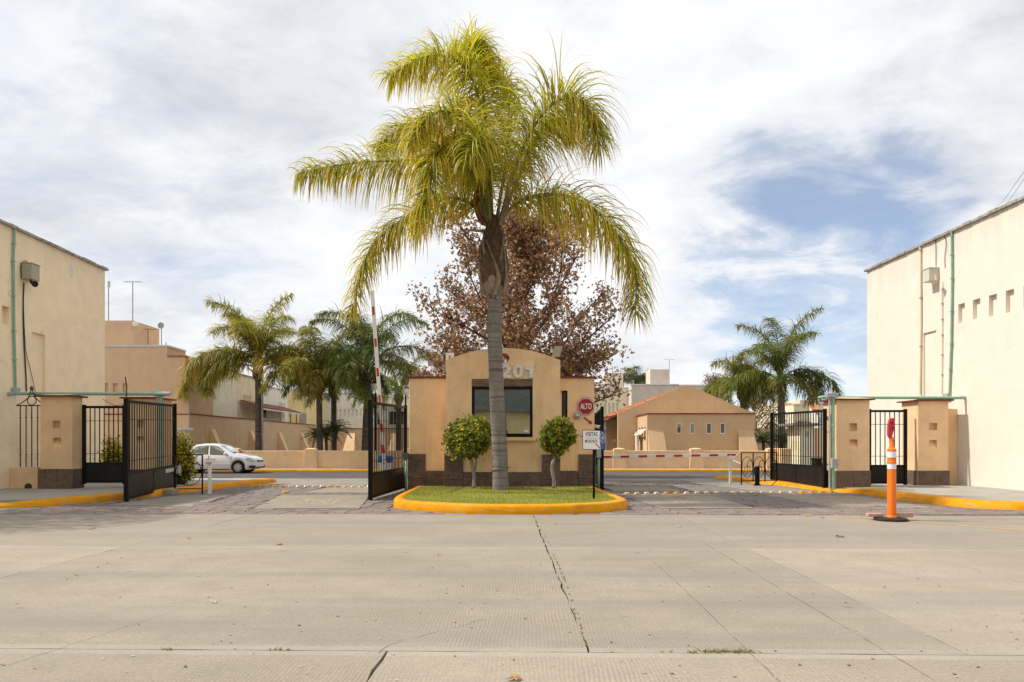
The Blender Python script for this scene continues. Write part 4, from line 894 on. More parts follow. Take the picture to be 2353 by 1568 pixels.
# ================================================================== DOMED SPEED BUMPS
def dome(name, label, x, y, shell, rim, group, sc=1.0, tilt=0):
    t = thing(name, label, 'speed bump', (x, y, 0), group)
    prof = [(.112, .0), (.108, .022), (.104, .024)]
    mb = MB(); mb.lathe((x, y, 0), [(.104, -.01), (.106, 0), (.100, .022), (.090, .032)], 16); mb.build('rim', rim, t, smooth=False)
    mb = MB(); mb.lathe((x, y, 0), [(.094, .028), (.082, .045), (.06, .06), (.03, .069), (.004, .072)], 16); mb.build('shell', shell, t, smooth=True)
    mb = MB(); mb.box((x-.022, y-.094, .036), (x+.022, y-.072, .05)); mb.build('slot', 'rubber', t)
    t.scale = (sc, sc, sc)
    return t
rx = [1350+.3113*z for z in (288, 361, 435, 508, 582, 656, 729, 804, 876, 950)]+[1608.6+.3482*z for z in (215, 279, 344, 408, 473, 535, 603, 670, 735, 798, 865)]
ORD = ['first', 'second', 'third', 'fourth', 'fifth', 'sixth', 'seventh', 'eighth', 'ninth', 'tenth', 'eleventh', 'twelfth', 'thirteenth', 'fourteenth', 'fifteenth', 'sixteenth', 'seventeenth']
for i, u in enumerate(rx):
    Yd = 22.5+.7*i/20; amb = i in (4, 5); yel = i >= 17
    lab = ('bright yellow dome, %s from the green standpipe, in the right lane row' % ORD[20-i] if yel else ('%s dome, %s from the island kerb, in the right lane row' % ('amber worn' if amb else 'silver topped', ORD[i])) if i < 10 else 'silver topped dome, %s after the gap, in the right lane row' % ORD[i-10])
    dome('speed_dome', lab, xat(u, Yd), Yd, 'yellow' if yel else 'amber' if amb else 'chrome', 'yellow' if yel else 'amber', 'domed speed bumps across the right lane')
for i in range(16):
    u = 577+18.05*i; Yd = 26.2; yel = i < 5; amb = i in (10, 11)
    lab = '%s dome, %s from the yellow kerb nose, in the left lane row' % ('bright yellow' if yel else 'amber worn' if amb else 'silver topped', ORD[i])
    dome('speed_dome', lab, xat(u, Yd), Yd, 'yellow' if yel else 'amber' if amb else 'chrome', 'amber' if not yel else 'yellow', 'domed speed bumps across the left lane')
dome('loose_speed_dome', 'single broken amber dome lying alone on the left lane flagstones', xat(656, 23.0), 23.0, 'amber', 'amber', None, 1.15)

# ================================================================== ORANGE POST
OX, OY = xat(2049, 14.7), 14.7
t = thing('traffic_post', 'tall orange traffic post with white bands on a black rubber base', 'traffic post', (OX, OY, 0))
zo = lambda v: zat(v, OY)
mb = MB(); mb.lathe((OX-.02, OY, 0), [(.33, .002), (.335, .035), (.31, .05), (.12, .06)], 8); mb.build('base', 'rubber', t, bevel=.008)
mb = MB(); mb.lathe((OX, OY, .055), [(.098, 0), (.098, .03), (.085, .05), (.082, zo(1078)-.06), (.087, zo(1078)-.055)], 20); mb.build('tube', 'orange', t, smooth=False)
mb = MB(); mb.lathe((OX, OY, 0), [(.083, zo(1078)), (.083, zo(1066))], 20); mb.build('white_band', 'reflective', t)
mb = MB(); mb.lathe((OX, OY, 0), [(.088, zo(1066)), (.088, zo(1062)), (.083, zo(1061)), (.083, zo(1054)), (.088, zo(1053)), (.088, zo(1051.5))], 20); mb.build('collar', 'orange', t)
mb = MB(); mb.lathe((OX, OY, 0), [(.083, zo(1051.5)), (.083, zo(1038))], 20); mb.build('white_band', 'reflective', t)
mb = MB(); mb.lathe((OX, OY, 0), [(.086, zo(1038)), (.086, zo(1033)), (.05, zo(1029)), (.035, zo(1016)), (.035, zo(1006)), (.02, zo(1004))], 16); mb.build('neck', 'orange', t)
t = thing('steering_lock', 'red plastic lock bar stuck upright on top of the orange post', 'lock', (OX, OY, zo(1010)))
pts = [(2045, 1008), (2040.5, 1000), (2041, 975), (2045, 962), (2053, 960), (2057.5, 965), (2056, 985), (2052, 1000), (2050, 1008)]
mb = MB(); mb.prism([at(u, v, OY-.03) for u, v in pts], (0, .06, 0)); mb.build('lock_body', 'redplastic', t, bevel=.015)
for v in (972, 984):
    mb = MB(); mb.prism([at(2046.5, v+4, OY-.031), at(2053, v+3.4, OY-.031), at(2053.4, v-3, OY-.031), at(2047, v-2.4, OY-.031)], (0, -.006, 0)); mb.build('grip', 'signred', t)
mb = MB(); mb.tube([at(2050, 1008, OY), at(2052, 1018, OY)], .022, 8); mb.tube([at(2053, 1010, OY-.04), at(2055, 1012, OY-.04)], .02, 8); mb.build('lock_shackle', 'redplastic', t)
def brickobj(c, ang, L, w, h, label):
    mb = MB(); d = Vector((math.cos(ang), math.sin(ang), 0)); mb.bar(Vector(c)-d*L/2, Vector(c)+d*L/2, w, h)
    tag(mb.build('loose_brick', 'clay', bevel=.012, org=c), label, 'brick')
brickobj((OX+.26, OY+.07, .105), .05, .37, .13, .09, 'pinkish clay brick lying on the orange post base, right side')
brickobj((OX-.26, OY+.16, .095), -.1, .3, .12, .07, 'broken clay brick half hidden behind the orange post')
# ================================================================== TALL HOUSES LEFT AND RIGHT
class Wall:
    def __init__(s, a, b, yn): s.a, s.b, s.yn = a, b, yn
    def hit(s, u, v):
        k = (u-CX)/F; Y = (s.a-s.b*23.0)/(k-s.b); return Vector((k*Y, Y, zat(v, Y)))
    def at(s, Y, z, off=0): return Vector((s.a+s.b*(Y-23)+off, Y, z))
    def sz(s, u, v): p = s.hit(u, v); return (p.y-s.yn, p.z)
def tall_house(label, W_, yn, yf, h, side, mat, holes, thick):
    t = thing('tall_house', label, 'house', (W_.at(yn, 0).x+side*5, (yn+yf)/2, 0))
    U = Vector((W_.b, 1, 0)); N = Vector((-side, 0, 0)); O = W_.at(yn, 0)
    mb = MB(); L = yf-yn
    mb.panel(O, U, Z_, N, rect(0, 0, L, h), holes)
    a, b = O, O+U*L; fx = side*14
    for p, q in ((a, a+X_*fx), (b, b+X_*fx), (a+X_*fx, b+X_*fx)):
        mb.add([p, q, q+Z_*h, p+Z_*h], [(0, 1, 2, 3)])
    mb.add([a+Z_*(h-.25), b+Z_*(h-.25), b+X_*fx+Z_*(h-.25), a+X_*fx+Z_*(h-.25)], [(0, 1, 2, 3)])
    mb.build('wall', mat, t)
    # coping of weathered flat bricks along the visible edge
    n = int(L/.42)
    for i in range(n):
        s0, s1 = L*i/n+.006, L*(i+1)/n-.006
        p, q = O+U*s0, O+U*s1; off = -side*(.10+rs.uniform(-.012, .012)); inn = side*.22; zt = h+.085+rs.uniform(-.012, .012)
        mb = MB(); mb.prism([Vector((p.x+off, p.y, h+.002)), Vector((q.x+off, q.y, h+.002)), Vector((q.x+inn, q.y, h+.002)), Vector((p.x+inn, p.y, h+.002))], (0, 0, zt-h)); mb.build('coping_brick', 'coping', t)
    mb = MB(); e = b; mb.box((min(e.x-side*.1, e.x+side*14), e.y-.2, h+.003), (max(e.x-side*.1, e.x+side*14), e.y+.1, h+.08)); mb.build('end_coping', 'coping', t)
    return t
def hrect(W_, u0, v0, u1, v1, d):
    a, b = W_.sz(u0, v0), W_.sz(u1, v1); s0, s1 = sorted((a[0], b[0])); zt, zb = max(a[1], b[1]), min(a[1], b[1])
    return (rect(s0, zb, s1, zt), d, True)
LW = Wall(-15.9, -.0309, 18.6); Llen = LW.hit(241, 700).y
hL = 8.4
holes = [hrect(LW, 4.5, 702, 20.5, 748, .16)]
a = LW.sz(73.5, 763); b = LW.sz(104, 770)
holes.append((rect(a[0], 1.35, b[0], a[1]+.0), .09, True))
holes.append(hrect(LW, -60, 690, -40, 745, .16))
lh = tall_house('tall cream rendered house with weathered coping on the left', LW, 18.6, Llen, hL, -1, 'cream_l', holes, 1)
for (u0, v0, u1, v1) in ((159, 612, 171, 637), (222, 617, 236, 628)):
    p, q = LW.hit(u0, v1), LW.hit(u1, v0); pts = []
    for k in range(14):
        an = 2*math.pi*k/14; r = rs.uniform(.55, 1.0); pts.append(Vector(((p.x+q.x)/2+.003-.0309*(math.cos(an)*r*(q.y-p.y)/2), (p.y+q.y)/2+math.cos(an)*r*(q.y-p.y)/2, (p.z+q.z)/2+math.sin(an)*r*(q.z-p.z)/2)))
    mb = MB(); mb.prism(pts, (.004, 0, 0)); mb.build('peeled_patch', 'peel', lh)
RW = Wall(15.306, -.0309, 15.5); Rlen = RW.hit(1992.8, 700).y; hR = 8.85
holes = [hrect(RW, u0, v0, u1, v1, .13) for u0, v0, u1, v1 in ((2202, 700, 2217, 740), (2235.5, 690, 2252.5, 731), (2272.5, 680, 2290.5, 724), (2311, 669, 2330, 715), (2352, 658, 2372, 706), (2400, 645, 2422, 696))]
a = RW.sz(2122, 763); b = RW.sz(2151, 759); holes.append((rect(b[0], 1.2, a[0], b[1]), .06, True))
rh = tall_house('tall pale cream rendered house with five small wall recesses on the right', RW, 15.5, Rlen, hR, 1, 'cream_r', holes, 1)
mb = MB(); mb.box((14.72, 25.3, .1), (15.23, 25.55, zat(940, 25.4))); tag(mb.build('link_wall', 'tan', bevel=.01), 'narrow tan wall joining the rightmost pillar to the cream house', 'wall')

def wallpipe(W_, label, pts, r, mat, side, boxes=(), name='conduit'):
    P = [W_.hit(u, v)+Vector((-side*(r+.02), 0, 0)) for u, v in pts]
    t = thing(name, label, 'pipe', P[-1])
    mb = MB(); mb.tube(P, r, 8); mb.build('pipe', mat, t, smooth=False)
    for i in range(1, 6):
        k = i/6*(len(P)-1); j = int(k); f = k-j; c = P[j]*(1-f)+P[min(j+1, len(P)-1)]*f
        mb = MB(); mb.box((c.x-r-.012, c.y-r-.012, c.z-.02), (c.x+r+.012, c.y+r+.012, c.z+.02)); mb.build('clip', 'greybox', t)
    for (u, v, w, h) in boxes:
        c = W_.hit(u, v); mb = MB(); mb.box((c.x-.02 if side < 0 else c.x-.14, c.y-w/2, c.z-h/2), (c.x+.14 if side < 0 else c.x+.02, c.y+w/2, c.z+h/2)); mb.build('junction_box', 'greybox', t, bevel=.01)
    return t
wallpipe(LW, 'green conduit climbing the left cream house from junction box to coping', [(30, 519), (27, 600), (28.5, 760), (32, 893)], .036, 'greenpipe', -1, [(31, 897, .26, .17)])
wallpipe(RW, 'green conduit climbing the right cream house beside the small recesses', [(2190.5, 531), (2191.5, 640), (2189.5, 790), (2185, 906)], .036, 'greenpipe', 1, [(2180, 910, .3, .17)])
wallpipe(RW, 'cream conduit on the right cream house, hooked over the coping', [(2112, 563), (2116, 562), (2118.5, 575), (2119.5, 740), (2117.5, 907)], .032, 'creampipe', 1)
wallpipe(RW, 'thin beige conduit below the right loudspeaker box', [(2167, 662), (2167.5, 770), (2166.5, 907)], .017, 'creampipe', 1)
def horizpipe(label, y, x0, x1, z, down):
    t = thing('overhead_conduit', label, 'pipe', ((x0+x1)/2, y, z))
    mb = MB(); mb.tube([(x0, y, z), (x1, y, z-.01)], .05, 10); mb.build('pipe', 'greenpipe', t)
    if down:
        xd, yd, z1 = down
        mb = MB(); mb.tube([(xd, yd, .05), (xd, yd, z)], .055, 10); mb.build('down_pipe', 'greenpipe', t)
        mb = MB(); mb.tube([(xd-.11, yd, .05), (xd-.11, yd, z)], .03, 8); mb.build('thin_down_pipe', 'greypipe', t)
        mb = MB(); mb.box((xd-.22, yd-.09, z-.07), (xd+.16, yd+.1, z+.075)); mb.build('junction_box', 'greybox', t, bevel=.015)
        if abs(y-yd) > .3:
            mb = MB(); mb.tube([(xd, yd, z), (xd, y, z)], .05, 10); mb.build('elbow_pipe', 'greenpipe', t)
        mb = MB(); mb.tube([(xd, yd, .98), (xd, yd, 1.04)], .066, 10); mb.tube([(xd, yd, 2.1), (xd, yd, 2.18)], .066, 10); mb.build('coupling', 'greybox', t)
    for s in (0, 1):
        x = (x0, x1)[s]; mb = MB(); mb.tube([(x-.12, y, z), (x+.12, y, z)], .062, 10); mb.build('end_fitting', 'greybox', t)
    return t
horizpipe('long green conduit crossing above the left pillars', 23.35, LW.at(23.35, 0).x+.1, -10.9, 3.12, (xat(371, 23.5), 23.45, 0))
horizpipe('long green conduit crossing above the right pillars with standpipe', 24.87, xat(1898, 24.87), 15.19, 3.095, (xat(1915.5, 23.75), 23.8, 0))
mb = MB(); p = at(1915, 1065, 23.75); mb.box((p.x-.1, 23.62, p.z-.16), (p.x+.12, 23.74, p.z+.16)); tag(mb.build('switch_box', 'greybox', bevel=.015), 'grey switch box on the right green standpipe at waist height', 'junction box')
def speaker_box(W_, label, u0, v0, u1, v1, side, mat, horn, hmat, hl):
    p, q = W_.hit(u0 if side < 0 else u1, v1), W_.hit(u0 if side < 0 else u1, v0)
    y0 = p.y; z0, z1 = p.z, q.z
    t = thing('loudspeaker_box', label, 'equipment box', (p.x, y0, z0))
    d = .36; w = .42
    x0, x1 = (p.x, p.x+d) if side < 0 else (p.x-d, p.x)
    mb = MB(); mb.box((x0, y0, z0), (x1, y0+w, z1)); mb.build('cabinet', mat, t, bevel=.012)
    mb = MB(); mb.box((x0-.02, y0-.02, z1), (x1+.02, y0+w+.02, z1+.02)); mb.build('lid', mat, t)
    c = W_.hit(*horn)+Vector((-side*.25, 0, 0))
    mb = MB(); dx, dy = hl
    mb.tube([c, c+Vector((dx*.4, dy*.4, -.04)), c+Vector((dx, dy, -.1))], [.045, .06, .105], 14); mb.build('horn', hmat, t)
    mb = MB(); mb.tube([c+Vector((0, 0, .2)), c], .025, 6); mb.build('bracket', hmat, t)
    return t
speaker_box(LW, 'beige equipment box with black horn speaker on the left cream house', 47, 605, 87, 641, -1, 'boxgrey', (53, 648), 'rubber', (.22, -.12))
speaker_box(RW, 'beige equipment box with pale horn speaker on the right cream house', 2136, 616, 2158, 645, 1, 'boxlight', (2166, 645), 'creampipe', (-.12, -.15))
def wallcable(W_, label, pts, side, r=.012):
    P = spline([W_.hit(u, v)+Vector((-side*.03, 0, 0)) for u, v in pts], 40)
    mb = MB(); mb.tube(P, r, 5); tag(mb.build('wall_cable', 'cable'), label, 'cable')
wallcable(LW, 'black cable bundle hanging below the left horn speaker', [(53, 650), (51.5, 700), (53, 780), (57, 850), (59, 900)], -1, .02)
wallcable(LW, 'slack black cable curving away from the left cable bundle', [(52, 700), (57, 800), (68, 850), (78, 895), (80, 915)], -1, .009)
wallcable(LW, 'small cable loop above the left equipment box', [(47, 640), (46, 612), (55, 600), (62, 604), (68, 614)], -1, .012)
wallcable(RW, 'left black cable from the coping down to the right equipment box', [(2148, 552), (2152, 560), (2152.5, 614)], 1, .011)
wallcable(RW, 'right black cable swinging from the coping to the right equipment box', [(2171, 538), (2176, 560), (2173, 590), (2173.5, 616)], 1, .011)
mb = MB(); mb.tube(spline([at(235, 917, 23.4), at(258, 930, 23.5), at(275, 931, 23.6), at(300, 917, 23.6)], 20), .008, 5)
tag(mb.build('slack_cable', 'cable'), 'slack black cable sagging between the two left pillars', 'cable')
mb = MB(); mb.tube([at(290, 918, 23.3), at(291, 890, 23.3), at(288, 866, 23.3)], .018, 6); mb.tube([at(290, 915, 23.3), at(303, 918, 23.5)], .012, 6)
tag(mb.build('bent_rod', 'bark'), 'bent dark rod sticking up above the left gate leaf', 'rod')
for i, (a, b) in enumerate((((2280, 485), (2353, 395)), ((2297, 480), (2353, 412)))):
    mb = MB(); p, q = at(*a, 40), at(*b, 22); mb.tube([p, (p+q)/2-Z_*.15, q, q+(q-p)*.6], .008, 4)
    tag(mb.build('power_line', 'cable'), 'upper thin power line above the right cream house roof' if i == 0 else 'lower thin power line above the right cream house roof', 'cable')

# house across the street, seen only mirrored in the kiosk glass
t = thing('opposite_house', 'yellow house across the street mirrored in the kiosk window', 'house', (2, -30, 0))
mb = MB(); mb.box((-11, -38, 0), (16, -30, 5.2)); mb.build('wall', 'yellowish', t)
mb = MB(); mb.prism([(-11.8, -29.2, 5.3), (16.8, -29.2, 4.4), (16.8, -33, 8.2), (-11.8, -33, 8.2)], (0, -.1, -.05)); mb.build('roof', 'roofdark', t)
mb = MB(); mb.box((-5.2, -30.04, 0), (-.4, -29.99, 3.0)); mb.build('garage_door', 'darkbox', t)
mb = MB(); mb.box((3.6, -29.99, 0), (3.8, -29.8, 5.0)); mb.build('downpipe', 'darkbox', t)
mb = MB(); mb.box((.6, -29.7, 0), (3.0, -29.2, 2.3)); mb.build('porch_wall', 'greybox', t)
mb = MB(); mb.tube(spline([(-6, -28, 0), (-5.6, -28, 2.4), (-4.8, -28, 4.4), (-3.2, -28, 6.4)], 10), [.16-.012*i for i in range(11)], 6); mb.tube([(-5.3, -28, 3.2), (-6.5, -28, 6)], [.08, .03], 6); mb.tube([(-4.7, -28, 4.5), (-1.9, -28, 5.2)], [.07, .02], 6)
o = mb.build('bare_tree', 'bark'); tag(o, 'bare branching tree across the street mirrored faintly in the kiosk glass', 'tree')

# ================================================================== LOW BOUNDARY WALL
LWY = 43.0
def low_wall(x0, x1, label):
    t = thing('boundary_wall', label, 'wall', ((x0+x1)/2, LWY, .14)); ztop = zat(1036, LWY)
    mb = MB(); mb.box((x0, LWY, .1), (x1, LWY+.22, ztop)); mb.build('wall', 'tan', t, bevel=.03)
    return t, ztop
bw, bz = low_wall(xat(545, LWY), xat(1796, LWY), 'long low tan boundary wall with tapered posts beyond the road')
for u in (538, 714, 937, 1165, 1423, 1599, 1775):
    x = xat(u, LWY); mb = MB(); a, b, zt = .42, .33, bz+.1; y0, y1 = LWY-.12, LWY+.32
    mb.add([(x-a, y0-.06, .1), (x+a, y0-.06, .1), (x+a, y1, .1), (x-a, y1, .1), (x-b, y0, zt), (x+b, y0, zt), (x+b, y1, zt), (x-b, y1, zt), (x-.1, y0+.15, zt+.06), (x+.1, y0+.15, zt+.06), (x+.1, y1-.15, zt+.06), (x-.1, y1-.15, zt+.06)],
           [(0,1,5,4),(1,2,6,5),(2,3,7,6),(3,0,4,7),(4,5,9,8),(5,6,10,9),(6,7,11,10),(7,4,8,11),(8,9,10,11)])
    mb.build('tapered_post', 'tan', bw, bevel=.02)
x = xat(1802, 42.6); mb = MB(); mb.box((x-.3, 42.3, .1), (x+.3, 42.95, bz+.14)); tag(mb.build('end_pillar', 'tan', bevel=.05), 'stout tan end pillar of the boundary wall behind the right gate', 'pillar')

# ================================================================== BACKGROUND HOUSES
def window(parent, u0, v0, u1, v1, Y, frame='whitepaint', glass='darkglass', n=1, fw=.05):
    a, b = at(u0, v1, Y), at(u1, v0, Y); x0, z0, x1, z1 = a.x, a.z, b.x, b.z
    mb = MB(); mb.box((x0, Y-.05, z0), (x0+fw, Y+.02, z1)).box((x1-fw, Y-.05, z0), (x1, Y+.02, z1)).box((x0+fw, Y-.049, z1-fw), (x1-fw, Y+.02, z1)).box((x0+fw, Y-.049, z0), (x1-fw, Y+.02, z0+fw))
    if n > 1: mb.box(((x0+x1)/2-fw/2, Y-.048, z0+fw), ((x0+x1)/2+fw/2, Y+.02, z1-fw))
    w = mb.build('window', frame, parent)
    mb = MB(); mb.box((x0+fw, Y-.02, z0+fw), (x1-fw, Y-.012, z1-fw)); mb.build('pane', glass, w)
    return w
# rose-tan two storey house
HY1 = 46.0
t = thing('rose_house', 'rose tan two storey house with rooftop room behind the left gate', 'house', (xat(330, HY1), HY1, 0))
X0 = -29.0; x384, x434 = xat(384, HY1), xat(434, HY1); zt = zat(797, HY1); ze = zat(820, HY1)
slit = lambda u0, v0, u1, v1: (rect(xat(u0, HY1), zat(v1, HY1), xat(u1, HY1), zat(v0, HY1)), .12, True)
mb = MB(); mb.panel((0, HY1, 0), X_, Z_, -Y_, [(X0, 0), (x434, 0), (x434, zat(859, HY1)), (xat(425, HY1), zat(859, HY1)), (xat(425, HY1), ze), (x384, ze), (x384, zt), (X0, zt)],
    [slit(240, 881, 248, 901), slit(259.5, 881, 270.5, 901), slit(282, 881, 293, 901)])
yb = 48.6
mb.add([(x384, HY1, ze), (x384, yb, ze), (x384, yb, zt), (x384, HY1, zt)], [(0, 1, 2, 3)])
mb.box((X0, HY1+.3, 5), (x384-.01, 55, zt-.2)); mb.box((X0, HY1+.3, 0), (x434-.01, 49.7, zat(859, HY1)-.1))
mb.build('wall', 'rose', t)
mb = MB(); x0, x1 = xat(200, 46.6), xat(307, 46.6); mb.box((x0, 46.6, zt-.3), (x1, 50, zat(737, 46.6))); mb.build('roof_room', 'rose', t)
mb = MB(); mb.box((X0, HY1-.06, zt+.002), (x384+.05, HY1+.22, zt+.10)); mb.build('coping', 'whitecoping', t)
mb = MB(); mb.box((x384-.15, HY1+.222, zt+.002), (x384+.06, yb-.05, zt+.10)); mb.build('coping', 'whitecoping', t)
k = 9
for i in range(k):
    a = x384+(xat(428, HY1)-x384)*i/k; b = x384+(xat(428, HY1)-x384)*(i+1)/k-.01
    mb = MB(); mb.box((a, HY1-.08, ze+.002), (b, HY1+.2, ze+.07+rs.uniform(-.01, .01))); mb.build('cap_tile', 'brick', t)
for i in range(9):
    z0 = zat(858.5, HY1)+i*(ze-zat(858.5, HY1))/9
    mb = MB(); mb.box((xat(425.5, HY1)+.0, HY1-.04, z0+.01), (xat(429.5, HY1), HY1+.24, z0+(ze-zat(858.5, HY1))/9-.012)); mb.build('corner_brick', 'brick', t)
mb = MB(); mb.box((X0, HY1-.035, zat(953.5, HY1)), (x434+.03, HY1-.002, zat(951, HY1))); mb.build('moulding', 'darktile', t)
yw = 49.7; mb = MB(); mb.add([(x434, HY1, 0), (x434, yw, 0), (x434, yw, 5.95), (x434, HY1, 5.95)], [(0, 1, 2, 3)]); mb.add([(x434, yw, 0), (X0, yw, 0), (X0, yw, 5.95), (x434, yw, 5.95)], [(0, 1, 2, 3)]); mb.build('side_wall', 'brownwall', t)
mb = MB(); mb.box((x434-.15, HY1, 5.955), (x434+.08, yw+.08, 6.02)); mb.build('side_coping', 'darktile', t)
mb = MB(); mb.tube([(x434+.04, HY1-.05, .2), (x434+.04, HY1-.05, zat(830, HY1))], .035, 8); mb.build('downpipe', 'greypipe', t)
# pergola on the terrace
pt = thing('terrace_pergola', 'tiled terrace pergola on dark posts beside the rose tan house', 'pergola', (x434-1, 47.5, 6))
za, zb_ = zat(834, HY1), zat(843, 50.5)
A, B = Vector((x434-.4, 46.2, za)), Vector((xat(491, 51.3), 51.3, zat(846.5, 51.3)))
mb = MB(); mb.bar(A-Z_*.15+X_*.2, B-Z_*.15+X_*.2, .1, .3); mb.build('beam', 'bark', pt)
for i in range(16):
    c = A+(B-A)*(i+.5)/16; mb = MB()
    L = []
    for j in range(5):
        an = math.pi*j/4; L += [Vector((c.x+.22, c.y, c.z))+Vector((0, math.cos(an)*.17, math.sin(an)*.09)), Vector((c.x-1.6, c.y, c.z+.28))+Vector((0, math.cos(an)*.17, math.sin(an)*.09))]
    mb.add(L, [(2*j, 2*j+2, 2*j+3, 2*j+1) for j in range(4)]); mb.build('roof_tile', 'rooftile', pt)
for f in (.02, .55, .97):
    c = A+(B-A)*f; mb = MB(); mb.box((c.x-.06, c.y-.06, 5.9), (c.x+.06, c.y+.06, c.z-.28)); mb.build('post', 'bark', pt)
# antennas
def antenna(label, u, v0, v1, Y, kind):
    t = thing('roof_antenna', label, 'antenna', at(u, v1, Y)); p, q = at(u, v1, Y), at(u, v0, Y)
    mb = MB(); mb.tube([p, q], .022, 6); mb.build('mast', 'bark', t)
    if kind == 'yagi':
        mb = MB(); mb.bar(q-X_*.55, q+X_*.55, .02, .02)
        for k in range(6): x = q.x-.5+k*.2; mb.bar((x, Y-.25, q.z), (x, Y+.25, q.z), .012, .012)
        mb.build('elements', 'bark', t)
    if kind == 'panel':
        mb = MB(); mb.box((q.x-.05, Y-.04, q.z-.4), (q.x+.1, Y+.04, q.z-.02)); mb.build('receiver', 'boxlight', t)
    if kind == 'dish':
        mb = MB(); c = q+Vector((.05, -.1, -.1)); prof = [(.03, .0), (.14, .03), (.2, .08), (.205, .085), (.14, .04)]
        mb.lathe(c, [(r, -h) for r, h in prof], 14, 'Y'); mb.build('dish', 'greybox', t)
antenna('tall thin roof antenna with small receiver, leftmost above the rose tan house', 249.5, 646, 737, 47.5, 'panel')
antenna('tall roof antenna with crossbars beside the small white drum', 305, 648, 737, 47, 'yagi')
antenna('short television antenna on the rose tan roof edge', 340, 757, 792, 48, 'yagi')
antenna('small grey dish on a mast above the rose tan roof', 371, 746, 815, 47.5, 'dish')
antenna('bare short roof rod right of the grey dish', 381.5, 787, 818, 47.2, 'none')
mb = MB(); c = at(311, 745, 46.7); mb.lathe(c, [(.02, -.12), (.17, -.1), (.17, .1), (.02, .12)], 12, 'Y'); tag(mb.build('roof_drum', 'lampglass', org=c), 'small white drum lamp on the corner of the rooftop room', 'lamp')

# compound wall running away with slanted buttresses
cw = thing('compound_wall', 'long brown tan wall with slanted buttresses receding behind the palms', 'wall', (-19.8, 60, 0))
A, B = Vector((x434, yw-3.69, 0)), Vector((-19.2, 72, 0)); d = (B-A).normalized()
mb = MB(); mb.prism([A, B, B-X_*.25, A-X_*.25], Z_*3.4); mb.build('wall', 'brownwall', cw)
mb = MB(); mb.prism([A+X_*.05+Z_*3.402, B+X_*.05+Z_*3.402, B-X_*.3+Z_*3.402, A-X_*.3+Z_*3.402], Z_*.08); mb.build('coping', 'darktile', cw)
def buttress(c, dn, L, hgt, w, along, mat='tan'):
    c = Vector(c); mb = MB(); mb.prism([c-along*w/2, c-along*w/2+dn*L, c-along*w/2+dn*.10+Z_*hgt, c-along*w/2+Z_*hgt], along*w); mb.build('buttress', mat, cw)
for u in (487, 576, 641, 692):
    k = (u-CX)/F; s = (k*A.y-A.x)/(d.x-k*d.y); c = A+d*s
    buttress(c, Vector((1, 0, 0)), 1.15, 2.55, .55, d)
C0 = Vector((-19.2, 72, 0)); mb = MB(); mb.box((-19.2, 72, 0), (-8, 72.25, 3.07)); mb.build('end_wall', 'brownwall', cw)
mb = MB(); mb.box((-19.2, 71.95, 3.072), (-8, 72.3, 3.14)); mb.build('coping', 'darktile', cw)
for u in (735, 803, 905):
    x = xat(u, 72); hgt = 2.7; mb = MB(); mb.add([(x-.55, 70.3, 0), (x+.75, 70.3, 0), (x+.55, 71.95, hgt), (x-.15, 71.95, hgt), (x-.55, 71.99, 0), (x+.75, 71.99, 0)], [(0, 1, 2, 3), (0, 3, 4), (1, 5, 2), (4, 3, 2, 5)]); mb.build('buttress', 'tan', cw)

def house(name, label, x0, x1, y0, y1, h, mat, coping='whitecoping', front=(), side=None, sideholes=()):
    t = thing(name, label, 'house', ((x0+x1)/2, (y0+y1)/2, 0))
    mb = MB(); mb.panel((0, y0, 0), X_, Z_, -Y_, rect(x0, 0, x1, h), [(rect(*r), .15, True) for r in front])
    if side == 1: mb.panel((x1, 0, 0), Y_, Z_, X_, rect(y0, 0, y1, h), [(rect(*r), .15, True) for r in sideholes])
    else: mb.add([(x1, y0, 0), (x1, y1, 0), (x1, y1, h), (x1, y0, h)], [(0, 1, 2, 3)])
    mb.add([(x0, y0, 0), (x0, y1, 0), (x0, y1, h), (x0, y0, h)], [(0, 1, 2, 3)]); mb.add([(x0, y1, 0), (x1, y1, 0), (x1, y1, h), (x0, y1, h)], [(0, 1, 2, 3)])
    mb.add([(x0, y0, h-.05), (x1, y0, h-.05), (x1, y1, h-.05), (x0, y1, h-.05)], [(0, 1, 2, 3)])
    mb.build('wall', mat, t)
    if coping:
        mb = MB(); mb.box((x0-.08, y0-.08, h+.002), (x1+.08, y0+.2, h+.12)); mb.box((x1-.2, y0+.202, h+.002), (x1+.08, y1, h+.12)); mb.build('coping', coping, t)
    return t
XS = -21.3
sy = lambda u: XS*F/(u-CX)
house('greenish_house', 'pale greenish two storey house just right of the terrace pergola', -33, XS, sy(489), sy(546), zat(843, sy(490)), 'greenwhite', 'coping')
Ya, Yb = sy(546.5), sy(590)
h3 = house('cream_house', 'cream house with seven narrow wall slits behind the first background palm', -33, XS, Ya, Yb, zat(862, sy(551)), 'creamy', 'coping', side=1,
   sideholes=[(sy(558.5+i*2.85), zat(930, 59), sy(559.9+i*2.85), zat(907.5, 59)) for i in range(7)])
mb = MB(); mb.box((XS+.002, sy(548), zat(946, sy(548))), (XS+.012, sy(581), zat(929, sy(560)))); mb.build('repaired_patch', 'peel', h3)
ca_ = thing('carport_roof', 'dark red tiled carport roof on thin posts above the compound wall', 'carport', (XS+1, 62, 3.5))
for i in range(14):
    y = sy(549)+(sy(650)-sy(549))*(i+.5)/14; w = (sy(650)-sy(549))/14
    z = zat(936, sy(549))+.0
    mb = MB(); mb.prism([(XS+.1, y-w/2+.02, z+.5), (XS+1.7, y-w/2+.02, z-.02), (XS+1.7, y+w/2-.02, z-.02), (XS+.1, y+w/2-.02, z+.5)], (0, 0, .09)); mb.build('roof_tile', 'darktile', ca_)
